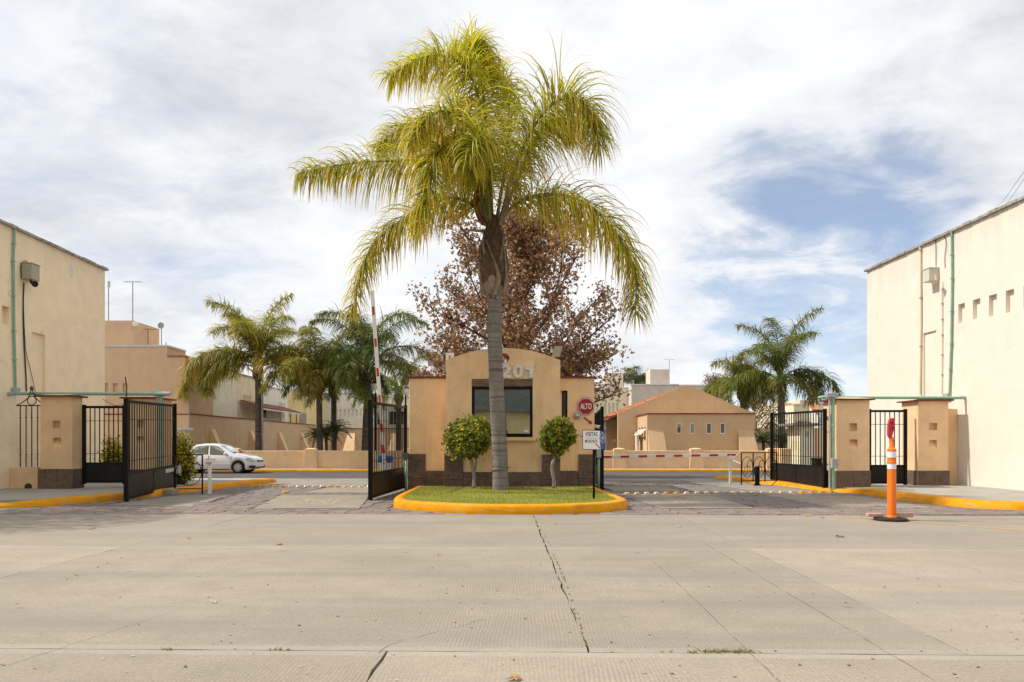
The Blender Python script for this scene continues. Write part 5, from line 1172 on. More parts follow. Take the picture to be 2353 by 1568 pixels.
for y in (sy(551), sy(600), sy(625), sy(640), sy(649)):
    mb = MB(); mb.box((XS+1.6, y-.05, 2.5), (XS+1.7, y+.05, zat(936, sy(549))-.03)); mb.build('post', 'coping', ca_)
mb = MB(); mb.bar((XS+1.66, sy(549), zat(936, sy(549))-.1), (XS+1.66, sy(650), zat(936, sy(549))-.1), .06, .1); mb.build('beam', 'whitecoping', ca_)
h4 = house('white_house', 'white house with a tall dark window behind the first background palm', -33, XS, sy(592), sy(661), zat(887, sy(604)), 'white', 'whitecoping', side=1,
   sideholes=[(sy(640+i*3.2), 4.0, sy(641.6+i*3.2), 5.4) for i in range(5)])
for (u0, v0, u1, v1) in ((602, 927, 611, 963), (601, 946, 611, 963.5)):
    y0, y1 = sy(u0), sy(u1)
    if v0 < 930:
        mb = MB(); mb.box((XS-.03, y0, zat(v1, y0)), (XS+.05, y1, zat(v0, y0))); w = mb.build('window', 'whitepaint', h4)
        mb = MB(); mb.box((XS+.052, y0+.1, zat(v1, y0)+.1), (XS+.06, y1-.1, zat(v0, y0)-.1)); mb.build('pane', 'darkglass', w)
h5 = house('yellow_house', 'pale yellow house with grey shuttered window behind the palm trunks', -33, -20.2, 72.5, 80, 6.9, 'yellowish', 'whitecoping')
XS5 = -20.2
y0, y1 = XS5*F/(690.5-CX), XS5*F/(703-CX)
h5b = MB(); h5b.box((XS5-.02, y0, zat(977, y0)), (XS5+.05, y1, zat(948, y0))); w = h5b.build('window', 'whitepaint', h5)
for i in range(7):
    z0 = zat(976, y0)+i*(zat(949, y0)-zat(976, y0))/7; mb = MB(); mb.box((XS5+.052, y0+.1, z0+.02), (XS5+.075, y1-.1, z0+.2)); mb.build('shutter_slat', 'blind', w)
HY6 = 80
h6 = house('slotted_house', 'white house front with a row of tall slots behind the round low palms', xat(733, HY6), xat(846, HY6), HY6, 90, zat(905, HY6), 'white', 'whitecoping',
    front=[(xat(771+i*9.3, HY6), zat(958, HY6), xat(775.5+i*9.3, HY6), zat(941, HY6)) for i in range(7)])
h7 = house('windowed_house', 'cream white house with dark windows behind the left gate leaf', xat(846.5, HY6), xat(1010, HY6), HY6-1, 90, 6.6, 'palecream', 'whitecoping')
window(h7, 866, 945, 873, 977, HY6-1, n=1); window(h7, 893, 945, 914, 977, HY6-1, n=2); window(h7, 920, 945, 930, 977, HY6-1, n=1)
mb = MB(); mb.box((xat(846.5, HY6), HY6-1.06, zat(986.5, HY6)), (xat(1010, HY6), HY6-1.002, zat(984.5, HY6))); mb.build('ledge', 'darktile', h7)

# gabled clubhouse on the right
CY, GY = 45.0, 48.5
ch = thing('clubhouse', 'tan gabled clubhouse with four narrow windows and red tiled roof', 'house', (11.5, 50, 0))
gx = lambda u: xat(u, GY); gz = lambda v: zat(v, GY); fx = lambda u: xat(u, CY); fz = lambda v: zat(v, CY)
xl, xr = gx(1420), gx(1737)
prof = [(xl, 0), (xr, 0), (xr, gz(951)), (gx(1660), gz(919.5)), (gx(1582), gz(885)), (gx(1572), gz(885.5)), (gx(1490), gz(921)), (xl, gz(949.5))]
mb = MB(); mb.prism([(p[0], GY, p[1]) for p in prof], (0, .3, 0)); mb.build('gable_wall', 'club', ch)
prof2 = [(p[0]+.0, p[1]-.05) for p in prof[2:]]
mb = MB(); mb.prism([(p[0], 58, p[1]) for p in prof], (0, .3, 0)); mb.build('rear_gable', 'club', ch)
mb = MB(); mb.box((xl+1.6, GY+.3, 0), (xr-.2, 58, gz(955))); mb.build('wall', 'club', ch)
RA, RB = Vector((xl-.55, 0, gz(957.5))), Vector((gx(1577), 0, gz(889)))
mb = MB(); mb.prism([(RA.x, GY+.302, RA.z-.05), (RB.x, GY+.302, RB.z-.05), (RB.x, GY+.302, RB.z-.17), (RA.x, GY+.302, RA.z-.17)], (0, 9.696, 0)); mb.build('roof_slab', 'darktile', ch)
mb = MB(); mb.prism([(RB.x, GY+.302, RB.z-.05), (xr+.2, GY+.302, gz(955)-.05), (xr+.2, GY+.302, gz(955)-.17), (RB.x, GY+.302, RB.z-.17)], (0, 9.696, 0)); mb.build('roof_slab', 'darktile', ch)
dv = (RB-RA); Ls = dv.length; du = dv/Ls; dn_ = Vector((-du.z, 0, du.x))
tile_me = MB(); L = []
nr, nc = 10, 29; tl, tw = Ls/nr, 9.69/nc
for j in range(6):
    an = math.pi*j/5
    for (s, rr) in ((0, .155), (tl*1.12, .12)): L.append(du*s+Y_*(math.cos(an)*rr)+dn_*(math.sin(an)*rr*.75+(.035 if s == 0 else .0)))
tile_me.add(L, [(2*j, 2*j+2, 2*j+3, 2*j+1) for j in range(5)])
first = None
for r in range(nr):
    for c in range(nc):
        p = RA+du*(tl*r)+Y_*(GY+.31+tw*(c+.5))-Z_*.03
        if first is None:
            first = tile_me.build('roof_tile', 'rooftile', ch); o = first
        else: o = first.copy(); COL.objects.link(o); o.parent = ch
        o.location = p-ORG[ch.name]+Vector((0, 0, rs.uniform(-.012, .012))) if True else 0
ORGC = ORG[ch.name]
for v in first.data.vertices: v.co = v.co+ORGC
for i in range(14):
    y = GY+.7+i*.66; mb = MB(); mb.bar((RA.x-.12, y, RA.z-.26), (xl+1.5, y, RA.z+.36), .1, .12); mb.build('rafter', 'bark', ch)
mb = MB(); mb.box((gx(1388)-.15, 55.6, 0), (gx(1388)+.1, 55.9, RA.z-.2)); 
mb = MB(); x = xat(1389, 53); mb.box((x-.12, 52.9, 0), (x+.1, 53.15, RA.z-.18)); mb.build('porch_column', 'whitepaint', ch)
for k in (0, 1):
    mb = MB(); p = at(1409+k*5, 1013, 57.9); mb.box((p.x-.06, 57.93, p.z-.11), (p.x+.06, 57.98, p.z+.11)); mb.build('switch_plate', 'signwhite', ch)
# projecting front block
bx0, bx1 = fx(1487), fx(1733); btop = fz(952)
wins = [(1554, 1565.5), (1584.5, 1596), (1622.5, 1634.5), (1654, 1665.5)]
mb = MB(); mb.panel((0, CY, 0), X_, Z_, -Y_, rect(bx0, 0, bx1, btop), [(rect(fx(a), fz(997), fx(b), fz(972.5)), .12, True) for a, b in wins])
lz = lambda v, y: zat(v, y)
yy = lambda u: bx0*F/(u-CX)
ys = [yy(1466.5+k*5.8+1) for k in range(3)]
mb.panel((bx0, 0, 0), -Y_, Z_, -X_, rect(-GY, 0, -CY, btop), [(rect(-(yy(1468+k*6)), 2.0, -(yy(1471.5+k*6)), 2.62), .12, True) for k in range(3)]+[(rect(-yy(1471), 0.05, -yy(1477), 1.95), .15, True)])
mb.add([(bx1, CY, 0), (bx1, GY, 0), (bx1, GY, btop), (bx1, CY, btop)], [(0, 1, 2, 3)]); mb.add([(bx0, CY, btop-.01), (bx1, CY, btop-.01), (bx1, GY, btop-.01), (bx0, GY, btop-.01)], [(0, 1, 2, 3)])
mb.build('front_block', 'club', ch)
n = 16
for i in range(n):
    a = bx0-.06+(bx1-bx0+.12)*i/n; b = bx0-.06+(bx1-bx0+.12)*(i+1)/n-.012
    mb = MB(); mb.box((a, CY-.07, btop+.002), (b, CY+.2, btop+.06+rs.uniform(-.008, .008))); mb.build('cap_tile', 'redtile', ch)
for i in range(8):
    a = CY+.22+(GY-CY-.24)*i/8; mb = MB(); mb.box((bx0-.07, a, btop+.002), (bx0+.2, a+(GY-CY-.24)/8-.012, btop+.06)); mb.build('cap_tile', 'redtile', ch)
for a, b in wins: window(ch, a, 972.5, b, 997, CY+.06, n=1, fw=.045)
for k in range(3):
    y0, y1 = yy(1468+k*6), yy(1471.5+k*6)
    mb = MB(); mb.prism([(bx0+.02, y0, 2.5), (bx0-.32, y0, 2.15), (bx0-.30, y0, 2.12), (bx0+.02, y0, 2.46)], (0, y1-y0, 0)); w = mb.build('tilted_window', 'whitepaint', ch)
    mb = MB(); mb.box((bx0-.05, y1-.1, 1.9), (bx0+.02, y0+.1, 1.99)); mb.build('window_sill', 'redtile', ch)
for (u0, u1, ub1, vt) in ((1489, 1525, 1530, 987.6), (1695.5, 1731, 1739.5, 989)):
    x0, x1, xb = fx(u0), fx(u1), fx(ub1); z = fz(vt); dz = 1.05
    mb = MB(); mb.add([(x0, CY-dz, 0), (xb, CY-dz, 0), (x1, CY-.003, z), (x0, CY-.003, z), (x0, CY-.003, 0), (xb, CY-.003, 0)], [(0, 1, 2, 3), (0, 3, 4), (1, 5, 2), (3, 2, 5, 4)]); mb.build('buttress', 'club', ch)
mb = MB(); p = at(1463.5, 1031, 47.2); q = at(1468, 993, 47.2); mb.box((p.x-.05, 47.1, 0), (q.x, 47.5, q.z)); tag(mb.build('meter_cabinet', 'whitepaint', bevel=.02), 'tall white meter cabinet beside the clubhouse side door', 'cabinet')

# houses beyond the clubhouse
r1 = house('slit_house', 'pale cream house with vertical slits behind the red tiled clubhouse roof', xat(1330, 76), xat(1450, 76), 76, 86, zat(893, 76), 'palecream', 'whitecoping',
   front=[(xat(1370+i*9.2, 76), zat(953, 76), xat(1374.5+i*9.2, 76), zat(927, 76)) for i in range(6)])
r2 = house('grey_house', 'grey pink house with square chimney block behind the clubhouse gable', xat(1451, 74), xat(1558, 74), 74, 85, zat(885.5, 74), 'greypink', 'whitecoping')
r3 = house('grey_house', 'grey pink flat roofed house behind the right slope of the clubhouse gable', xat(1559, 77), xat(1660, 77), 77, 88, zat(887, 77), 'greypink', 'whitecoping')
mb = MB(); a, b = at(1389, 900, 79), at(1432, 857.5, 79); mb.box((a.x, 79, a.z), (b.x, 81.5, b.z)); mb.build('roof_block', 'greypink', r1)
mb = MB(); a, b = at(1494, 890, 77), at(1537, 849, 77); mb.box((a.x, 77, a.z), (b.x, 79.5, b.z)); mb.build('roof_block', 'greypink', r2)
antenna('tall roof antenna beside the square chimney block on the right', 1538, 827, 884, 78, 'yagi')
# right hand houses seen through the gate
q1 = house('cream_house', 'white cream house with orange roof seen through the right gate', xat(1824, 68), xat(1878, 68), 68, 80, zat(931, 68), 'palecream', 'whitecoping')
q2 = house('cream_house', 'low pinkish white house right of the cream house beyond the right gate', xat(1879, 66), xat(1960, 66), 66, 78, zat(929, 66), 'white', 'whitecoping')
window(q2, 1879.5+1, 958, 1888, 982, 66, n=2, frame='whitepaint')
q3 = house('tan_house', 'flat roofed tan house peeking above the right gate', xat(1800, 75), xat(1822, 75), 75, 84, zat(927, 75), 'brownwall', None)
q4 = house('olive_house', 'olive beige block house behind the right gate top', xat(1838, 82), xat(1863, 82), 82, 90, zat(920, 82), 'creamy', None)
q5 = house('white_house', 'white house low behind the right palms beside the clubhouse', xat(1700, 82), xat(1812, 82), 82, 92, zat(958, 82), 'palecream', 'whitecoping')
for (u0, u1, v0, v1, Y) in ((1803, 1823, 939.5, 948, 70), (1867, 1886, 936, 944, 65.4)):
    mb = MB(); a, b = at(u0, v1, Y), at(u1, v0, Y); hw = (b.x-a.x)
    mb.prism([(a.x, Y, a.z), (b.x, Y, a.z), (b.x, Y+2, b.z+.6), (a.x+hw*.3, Y+2, b.z+.6)], (0, 0, .12)); o = mb.build('tiled_roof', 'rooftile', q3 if u0 < 1810 else q2)
mb = MB(); mb.box((xat(1735, 60), 60, 0), (xat(1880, 60), 60.25, zat(986, 60))); tag(mb.build('back_wall', 'brownwall'), 'plain brown tan garden wall behind the cycads and right palms', 'wall')
mb = MB(); mb.box((xat(1871, 58), 58, 0), (xat(1886, 58), 58.3, zat(984, 58))); tag(mb.build('garden_wall', 'rose'), 'rose brown wall piece between gate hut and right pillar', 'wall')
mb = MB(); mb.box((xat(1735, 90), 90, 0), (xat(1990, 90), 98, zat(912, 90)+.5)); 
t = thing('gate_hut', 'small pale hut with ochre niche and flat grey slab roof behind the right gate', 'hut', (17.2, 44, 0))
hx0, hx1 = xat(1838, 43), xat(1871, 43); hz = zat(979, 43)
mb = MB(); mb.panel((0, 43, 0), X_, Z_, -Y_, rect(hx0, 0, hx1, hz)); mb.panel((hx0, 0, 0), -Y_, Z_, -X_, rect(-44.9, 0, -43, hz), [(rect(-44.35, zat(1035, 44), -43.45, zat(1014, 44)), .2, True)])
mb.add([(hx1, 43, 0), (hx1, 44.9, 0), (hx1, 44.9, hz), (hx1, 43, hz)], [(0, 1, 2, 3)]); mb.build('wall', 'palecream', t)
mb = MB(); mb.box((hx0-.002, 43.46, zat(1035, 44)+.005), (hx0+.18, 44.34, zat(1014, 44)-.005)); mb.build('niche_panel', 'yellowish', t)
mb = MB(); mb.box((hx0-.5, 42.8, hz), (hx1+.2, 45.2, hz+.16)); mb.build('roof_slab', 'coping', t)
mb = MB(); a = at(1855, 998, 42.98); mb.box((a.x-.08, 42.95, a.z-.14), (a.x+.08, 42.998, a.z+.16)); mb.build('intercom', 'greybox', t)
mb = MB(); a, b = at(397, 1100, 33.8), at(424.5, 988, 33.8); mb.box((a.x, 33.6, .1), (b.x, 34.4, b.z)); o = thing('garden_pillar', 'pale pillar with white slab top behind the left shrub', 'pillar', (b.x, 34, 0)); mb.build('body', 'greenwhite', o)
mb = MB(); mb.box((a.x-.1, 33.5, b.z), (b.x+.1, 34.5, b.z+.09)); mb.build('slab', 'whitecoping', o)

# ================================================================== LAMPS
t = thing('street_lamp', 'black street lantern on a tall post behind the left gate leaf', 'street lamp', (xat(863.5, 46), 46, 0))
x = xat(863.5, 46)
mb = MB(); mb.tube([(x, 46, 0), (x, 46, 1), (x, 46, zat(903, 46))], [.11, .075, .06], 8); mb.build('post', 'black', t)
mb = MB(); mb.tube(spline([(x, 46, zat(903, 46)), (x-.1, 46, zat(892, 46)), (x-.12, 46, zat(884, 46))], 6), .03, 6); mb.build('neck', 'black', t)
mb = MB(); z = zat(882, 46); mb.lathe((x-.12, 46, z), [(.07, -.42), (.19, -.02), (.19, 0)], 6); mb.build('lantern_glass', 'lampglass', t)
mb = MB(); mb.lathe((x-.12, 46, z), [(.22, 0), (.2, .04), (.04, .2), (.02, .27)], 6); mb.build('lantern_cap', 'black', t)
t = thing('globe_lamp', 'white globe lamp on a dark post beside the kiosk left wing', 'street lamp', (xat(932, 46), 46, 0)); x = xat(932, 46); z = zat(901, 46)
mb = MB(); mb.tube([(x, 46, 0), (x, 46, z-.2)], .05, 8); mb.build('post', 'black', t)
mb = MB(); mb.lathe((x, 46, z), [(.1, -.21), (.2, -.14), (.23, 0), (.2, .14), (.1, .21)], 16); mb.build('globe', 'lampglass', t, smooth=True)
t = thing('twin_lamp', 'twin headed street lamp hidden in the crown of the first background palm', 'street lamp', (xat(603, 47.2), 47.2, 0)); x = xat(603, 47.2)
mb = MB(); mb.tube([(x, 47.2, 0), (x, 47.2, zat(836, 47))], .06, 8); mb.build('post', 'greypipe', t)
for s_, u in ((-1, 602), (1, 634)):
    p = at(u, 831, 46.9); mb = MB(); mb.tube([(x, 47.2, zat(842, 47)), p], .03, 6); mb.build('arm', 'greypipe', t)
    mb = MB(); mb.tube([p-X_*.1, p+Vector((.2, -.2, -.02)), p+Vector((.5, -.35, -.08))], [.07, .15, .1], 8); mb.build('lamp_head', 'boxlight', t)
t = thing('radio_mast', 'thin bracket lamp standing on the right lane pillar top', 'lamp', (xat(1894, 24.6), 24.6, 3)); p = at(1893, 908, 24.5)
mb = MB(); mb.tube(spline([p-Z_*.1, p+Z_*.1, p+Vector((.1, 0, .2)), p+Vector((.12, 0, .32))], 8), .016, 6); mb.bar(p+Vector((-.12, 0, .33)), p+Vector((.15, 0, .33)), .03, .02); mb.build('bracket', 'black', t)
t.name = 'bracket_lamp'
antenna('bare rod behind the right lane pillar', 1903.5, 887, 915, 40, 'none')

# ================================================================== WHITE CAR
def build_car():
    t = thing('parked_car', 'white four door sedan parked at the kerb facing right', 'car', (0, 0, 0))
    Lf, Lr = 0.86, 0.95; WB = 2.55; half = .83
    xf = WB+Lf; xr_ = -Lr; wr = .31; ar_ = .365
    roof = [(-Lr, .94), (-.86, 1.0), (-.45, 1.05), (.0, 1.33), (.35, 1.46), (.75, 1.515), (1.2, 1.515), (1.55, 1.46), (2.0, 1.22), (2.34, 1.00), (2.7, .955), (3.05, .87), (3.3, .74), (xf, .60)]
    belt = [(-Lr, .86), (-.86, .98), (-.45, .99), (.6, .965), (1.5, .93), (2.1, .91), (2.34, .92), (2.7, .88), (3.05, .80), (3.3, .68), (xf, .56)]
    def ip(tab, x):
        for (a, b), (c, d) in zip(tab[:-1], tab[1:]):
            if x <= c: return b+(d-b)*(x-a)/(c-a)
        return tab[-1][1]
    xs = sorted(set([xr_+(xf-xr_)*i/52 for i in range(53)]+[-ar_, ar_, WB-ar_, WB+ar_]))
    vs = []; rows = []
    for x in xs:
        tp = (x-xr_)/(xf-xr_); w = half*(1-.0-max(0, (abs(tp-.5)-.36)/.14)**2*.22)
        bz_ = ip(belt, x); rz = ip(roof, x); zb = .19+(.06 if tp > .95 or tp < .05 else 0)
        for c in (0, WB):
            dd = abs(x-c)
            if dd < ar_: zb = max(zb, wr+math.sqrt(max(0, ar_**2-dd**2)))
        zb = min(zb, bz_-.12)
        cab = max(0, min(1, (rz-bz_)/.45))
        we = w*(.93-.19*cab)
        ring = [(w*.93, zb), (w, min(zb+.10, bz_-.08)), (w*1.0, max(.5, zb+.12) if zb+.12 < bz_-.06 else bz_-.06), (w*.975, bz_-.03), (w*.945, bz_), (we+.02, rz-.05*cab-.012), (we-.07, rz-.008), (we*.5, rz+.008), (0, rz+.012)]
        full = [(x, -y, z) for y, z in ring]+[(x, y, z) for y, z in ring[-2::-1]]
        rows.append(len(vs)); vs += full
    k = 17; fs = []
    for i in range(len(xs)-1):
        for j in range(k-1): fs.append((rows[i]+j, rows[i+1]+j, rows[i+1]+j+1, rows[i]+j+1))
        fs.append((rows[i]+k-1, rows[i+1]+k-1, rows[i+1], rows[i]))
    fs += [tuple(range(k))[::-1], tuple(range(rows[-1], rows[-1]+k))]
    mb = MB(); mb.add(vs, fs); body = mb.build('body', 'carpaint', t, smooth=True)
    m_ = body.modifiers.new('edge', 'EDGE_SPLIT'); m_.split_angle = math.radians(38)
    def side(x, f, s, off):        # point on the glasshouse between belt and roof edge
        tp = (x-xr_)/(xf-xr_); w = half; bz_ = ip(belt, x); rz = ip(roof, x); cab = max(0, min(1, (rz-bz_)/.45)); we = w*(.93-.19*cab)
        y0, z0 = w*.945, bz_; y1, z1 = we+.02, rz-.05*cab-.012
        return Vector((x, s*(y0+(y1-y0)*f+off), z0+(z1-z0)*f))
    def glass(pts, s): # pts (x, f)
        mb = MB(); mb.prism([side(x, f, s, .004) for x, f in pts], (0, s*.006, 0)); return mb.build('side_window', 'carglass', t)
    for s in (-1, 1):
        for pts in ([(.12, .08), (.10, .3), (.42, .84), (.98, .86), (1.0, .06)], [(1.14, .06), (1.12, .86), (1.5, .84), (2.0, .28), (2.06, .05)]):
            mb = MB(); c = Vector((sum(p[0] for p in pts)/len(pts), sum(p[1] for p in pts)/len(pts)))
            mb.prism([side(c.x+(x-c.x)*1.06, c.y+(f-c.y)*1.13, s, .0015) for x, f in pts], (0, s*.003, 0)); mb.build('window_trim', 'rubber', t)
            glass(pts, s)
        mb = MB(); mb.bar(side(.24, .1, s, .012), side(.3, .62, s, .012), .03, .008, up=(0, 1, 0)); mb.build('window_divider', 'rubber', t)
        for x in (.03, 1.06, 2.2):
            mb = MB(); mb.box((x-.006, s*(half*.985), .30), (x+.006, s*(half+.003), .93)); mb.build('door_seam', 'greytext', t)
        for x in (.92, 1.22):
            mb = MB(); mb.box((x-.02, s*half-.01 if s > 0 else -half-.035, .745), (x+.17, s*half+.035 if s > 0 else -half+.01, .785)); mb.build('door_handle', 'carpaint', t, bevel=.012)
        mb = MB(); y = s*half; mb.box((.06, min(y, y+s*.02), .44), (2.17, max(y, y+s*.02), .49)); mb.build('side_moulding', 'carpaint', t, bevel=.008)
        mb = MB(); mb.tube([(1.93, s*.8, .97), (1.96, s*.90, .99), (1.97, s*1.0, .99)], [.05, .09, .08], 10); mb.build('mirror', 'carpaint', t, smooth=True)
        for x in (0, WB):
            mb = MB(); y0 = s*(half-.20); y1 = s*(half-.005)
            mb.lathe((x, s*(half-.1), wr-.005), [(wr-.06, -.1), (wr-.01, -.1), (wr, -.06), (wr, .06), (wr-.01, .095), (wr-.06, .1)], 24, 'Y'); ty = mb.build('wheel', 'rubber', t)
            mb = MB(); mb.lathe((x, s*(half-.1)+s*.092, wr-.005), [(.205, -.012), (.205, .0), (.17, s*.016), (.05, s*.022), (.01, s*.022)], 20, 'Y'); mb.build('hubcap', 'hubcap', ty)
            mb = MB()
            for q in range(8):
                an = q*math.pi/4+.2; cx_, cz_ = x+.155*math.cos(an), wr-.005+.155*math.sin(an)
                mb.box((cx_-.022, min(s*(half-.1)+s*.10, s*(half-.1)+s*.113), cz_-.022), (cx_+.022, max(s*(half-.1)+s*.10, s*(half-.1)+s*.113), cz_+.022))
            mb.build('hub_slots', 'rubber', ty)
            mb = MB(); mb.lathe((x, s*.45, wr+.03), [(ar_-.01, -.32), (ar_-.01, .32)], 20, 'Y'); mb.build('wheel_well', 'rubber', t)
        # lamps and bumper
        mb = MB(); P = [(2.93, .828, .745), (3.0, .83, .70), (3.2, .80, .62), (3.36, .69, .60), (3.37, .60, .66), (3.22, .72, .745), (3.05, .80, .79)]
        mb.prism([(x, s*y*.985, z) for x, y, z in P], (.03, s*.03, .012)); mb.build('headlight', 'headlight', t, bevel=.005)
        mb = MB(); mb.box((3.12, min(s*.6, s*.845), .28), (3.405, max(s*.6, s*.83), .40)); mb.build('bumper_vent', 'rubber', t, bevel=.02)
    mb = MB(); mb.box((3.30, -.42, .58), (3.425, .42, .67)); mb.build('grille', 'rubber', t, bevel=.01)
    for z in (.60, .64):
        mb = MB(); mb.box((3.30, -.42, z), (3.432, .42, z+.012)); mb.build('grille_bar', 'silver', t)
    mb = MB(); mb.lathe((3.43, 0, .625), [(.05, 0), (.05, .01)], 14, 'X'); mb.build('badge', 'silver', t)
    mb = MB(); mb.box((3.2, -.6, .26), (3.415, .6, .33)); mb.build('lower_grille', 'rubber', t)
    ws = []
    for x, f in ((1.62, 0), (2.28, 0)):
        pass
    def top(x, y, off): rz = ip(roof, x); return Vector((x, y, rz+.012+off-abs(y)*.03))
    mb = MB(); mb.prism([top(1.60, -.56, .004), top(1.60, .56, .004), top(2.30, .70, .006), top(2.30, -.70, .006)], (.008, 0, .012)); mb.build('windscreen', 'windscreen', t)
    mb = MB(); mb.prism([top(.28, -.56, .004), top(.28, .56, .004), top(-.38, .66, .006), top(-.38, -.66, .006)], (-.008, 0, .012)); mb.build('rear_window', 'carglass', t)
    for y in (-.35, .3):
        mb = MB(); mb.bar((2.30, y, .998), (2.2, y-.35, 1.085), .015, .012); mb.build('wiper', 'rubber', t)
    mb = MB(); mb.tube([(.35, 0, 1.47), (.12, 0, 1.6)], .008, 5); mb.build('aerial', 'rubber', t)
    mb = MB(); mb.box((.45, -.79, .17), (2.1, .79, .26)); mb.build('sill', 'rubber', t)
    return t
car = build_car()
car.location = (xat(546.2, 39.0)-2.55*1.04, 39.0+.83*1.04, 0); car.scale = (1.04,)*3
# ================================================================== PALMS
GRAV = Vector((0, 0, -1))
def frond_geo(path, Lmax, dens, R, width, green, yellow, nseg=4, pet=.16, plum=.55, ytip=.55, droop=1.0):
    n = len(path)-1; mb = MB(); rm = MB()
    tot = sum((path[i+1]-path[i]).length for i in range(n))
    m = int(tot*dens)
    for i in range(m):
        t = pet+(1-pet)*(i+R.random())/m; k = t*n; j = min(int(k), n-1); f = k-j
        p = path[j]*(1-f)+path[j+1]*f; tan = (path[j+1]-path[j]).normalized()
        up = Vector((0, 0, 1)); side = tan.cross(up)
        if side.length < .2: side = tan.cross(Vector((0, 1, 0)))
        side.normalize(); nrm = side.cross(tan).normalized()
        tt = (t-pet)/(1-pet); ln = Lmax*min(1, .35+tt*3.2)*(1-.55*max(0, tt-.45)/.55)*R.uniform(.72, 1.12)
        for s in (-1, 1):
            a = R.gauss(.15, plum); d = (side*s*math.cos(a)+nrm*math.sin(a)*.9+tan*R.uniform(.25, .65)).normalized()
            y = R.random(); gk = R.uniform(.5, 1.7); gcol = [c*gk*R.uniform(.92, 1.08) for c in green]
            yt = ytip*R.uniform(.0, 1.6); wv = width*R.uniform(.75, 1.2)
            q = p.copy(); L = []; C_ = []; st = ln/nseg; wdir = d.cross(GRAV)
            if wdir.length < .1: wdir = tan.copy()
            wdir = (wdir.normalized()*.8+tan*R.uniform(-.6, .6)+nrm*R.uniform(-.5, .5)).normalized()
            for g_ in range(nseg+1):
                fr = g_/nseg; w = wv*(1-fr**2.2*.92)*.5*(.55+.45*min(1, fr*5))
                L += [q+wdir*w, q-wdir*w]
                mxv = max(0, min(1, (fr-.35)*1.5))*yt+yt*.25; mxv = min(1, mxv)
                c = tuple(gcol[x_]*(1-mxv)+yellow[x_]*mxv for x_ in range(3)); C_ += [c, c]
                d = (d+GRAV*droop*(.22+.62*fr)*R.uniform(.75, 1.2)*.85).normalized(); q = q+d*st
            mb.add(L, [(2*g_, 2*g_+1, 2*g_+3, 2*g_+2) for g_ in range(nseg)], C_)
    return mb, tot
def add_frond(root, path, Lmax, dens, R, width, green, yellow, r0, rach='rachis', **kw):
    mb, tot = frond_geo(path, Lmax, dens, R, width, green, yellow, **kw)
    fr = mb.build('frond', 'frond', root)
    rm = MB(); n = len(path); rm.tube(path, [r0*(1-.85*i/(n-1))+.004 for i in range(n)], 6); rm.build('midrib', rach, fr, smooth=True)
    return fr
def trunk(root, pts, rs_, mat, n=14):
    mb = MB(); P = spline(pts, 40); m = len(P); R = []
    for i in range(m):
        k = i/(m-1)*(len(rs_)-1); j = min(int(k), len(rs_)-2); f = k-j; R.append((rs_[j]*(1-f)+rs_[j+1]*f)*rnd.uniform(.975, 1.03))
    mb.tube(P, R, n); return mb.build('trunk', mat, root, smooth=True)
# --- the big palm in front of the kiosk
PB = gp(1149.5, 1124.6, .22); PYc = PB.y
palm = thing('big_palm', 'tall queen palm with yellowing fronds in front of the kiosk', 'palm tree', (PB.x, PB.y, .2))
pu_ = lambda x: 632+.513*x; pv_ = lambda y: .513*y
def zp(x, y, d): return at(pu_(x), pv_(y), PYc+d)
trunk(palm, [PB-Z_*.1, at(1150, 1105, PYc), at(1148.5, 1050, PYc), at(1144, 960, PYc), at(1140, 865, PYc), at(1137, 780, PYc), at(1136.5, 690, PYc), at(1135, 640, PYc)], [.245, .235, .225, .215, .212, .208, .205, .205], 'trunk', 20)
mb = MB(); mb.tube(ringtube(at(1148.5, 1079, PYc), .232, .02, 0, 20), .008, 5)
wr_ = MB(); c = at(1148.5, 1080, PYc); wr_.tube([(c.x+.235*math.cos(a), c.y+.235*math.sin(a), c.z+.03*math.sin(2*a)+.05*math.cos(a)) for a in [i*math.pi/12 for i in range(25)]]+[(c.x+.3, c.y-.05, c.z+.09)], .009, 5); wr_.build('wire', 'cable', palm)
R = random.Random(5)
# fibrous crown base
mb = MB(); vs = []; prof = [(692, 17), (672, 19), (650, 25), (625, 31), (600, 32), (575, 29), (555, 24), (535, 20), (515, 15), (495, 9)]
nk = 22
for j, (v, r) in enumerate(prof):
    c = at(1134.5-(690-v)*.01, v, PYc); rr = r/79.4
    for k in range(nk):
        a = 2*math.pi*k/nk; q = rr*(1+R.uniform(-.16, .16)+.12*math.sin(3*a+j)); vs.append((c.x+math.cos(a)*q, c.y+math.sin(a)*q*.9, c.z+R.uniform(-.03, .03)))
mb.add(vs, [(j*nk+k, j*nk+(k+1) % nk, (j+1)*nk+(k+1) % nk, (j+1)*nk+k) for j in range(len(prof)-1) for k in range(nk)])
mb.build('crown_base', 'fiber', palm)
fib = MB()
for i in range(520):
    a = R.uniform(0, 2*math.pi); v = R.uniform(510, 690); r = (17+14*max(0, 1-abs(v-605)/75))/79.4; c = at(1134.5, v, PYc)
    p = Vector((c.x+math.cos(a)*r, c.y+math.sin(a)*r*.9, c.z)); d = Vector((math.cos(a)*R.uniform(.2, .8), math.sin(a)*.5, R.uniform(-1.2, .9))).normalized(); l = R.uniform(.12, .34)
    q = p+d*l+Z_*R.uniform(-.1, 0); w = d.cross(Vector((math.cos(a), math.sin(a), 0))).normalized()*.006
    fib.add([p+w, p-w, q], [(0, 1, 2)])
fo = fib.build('fibres', 'fiber', palm); fo['kind'] = 'stuff'
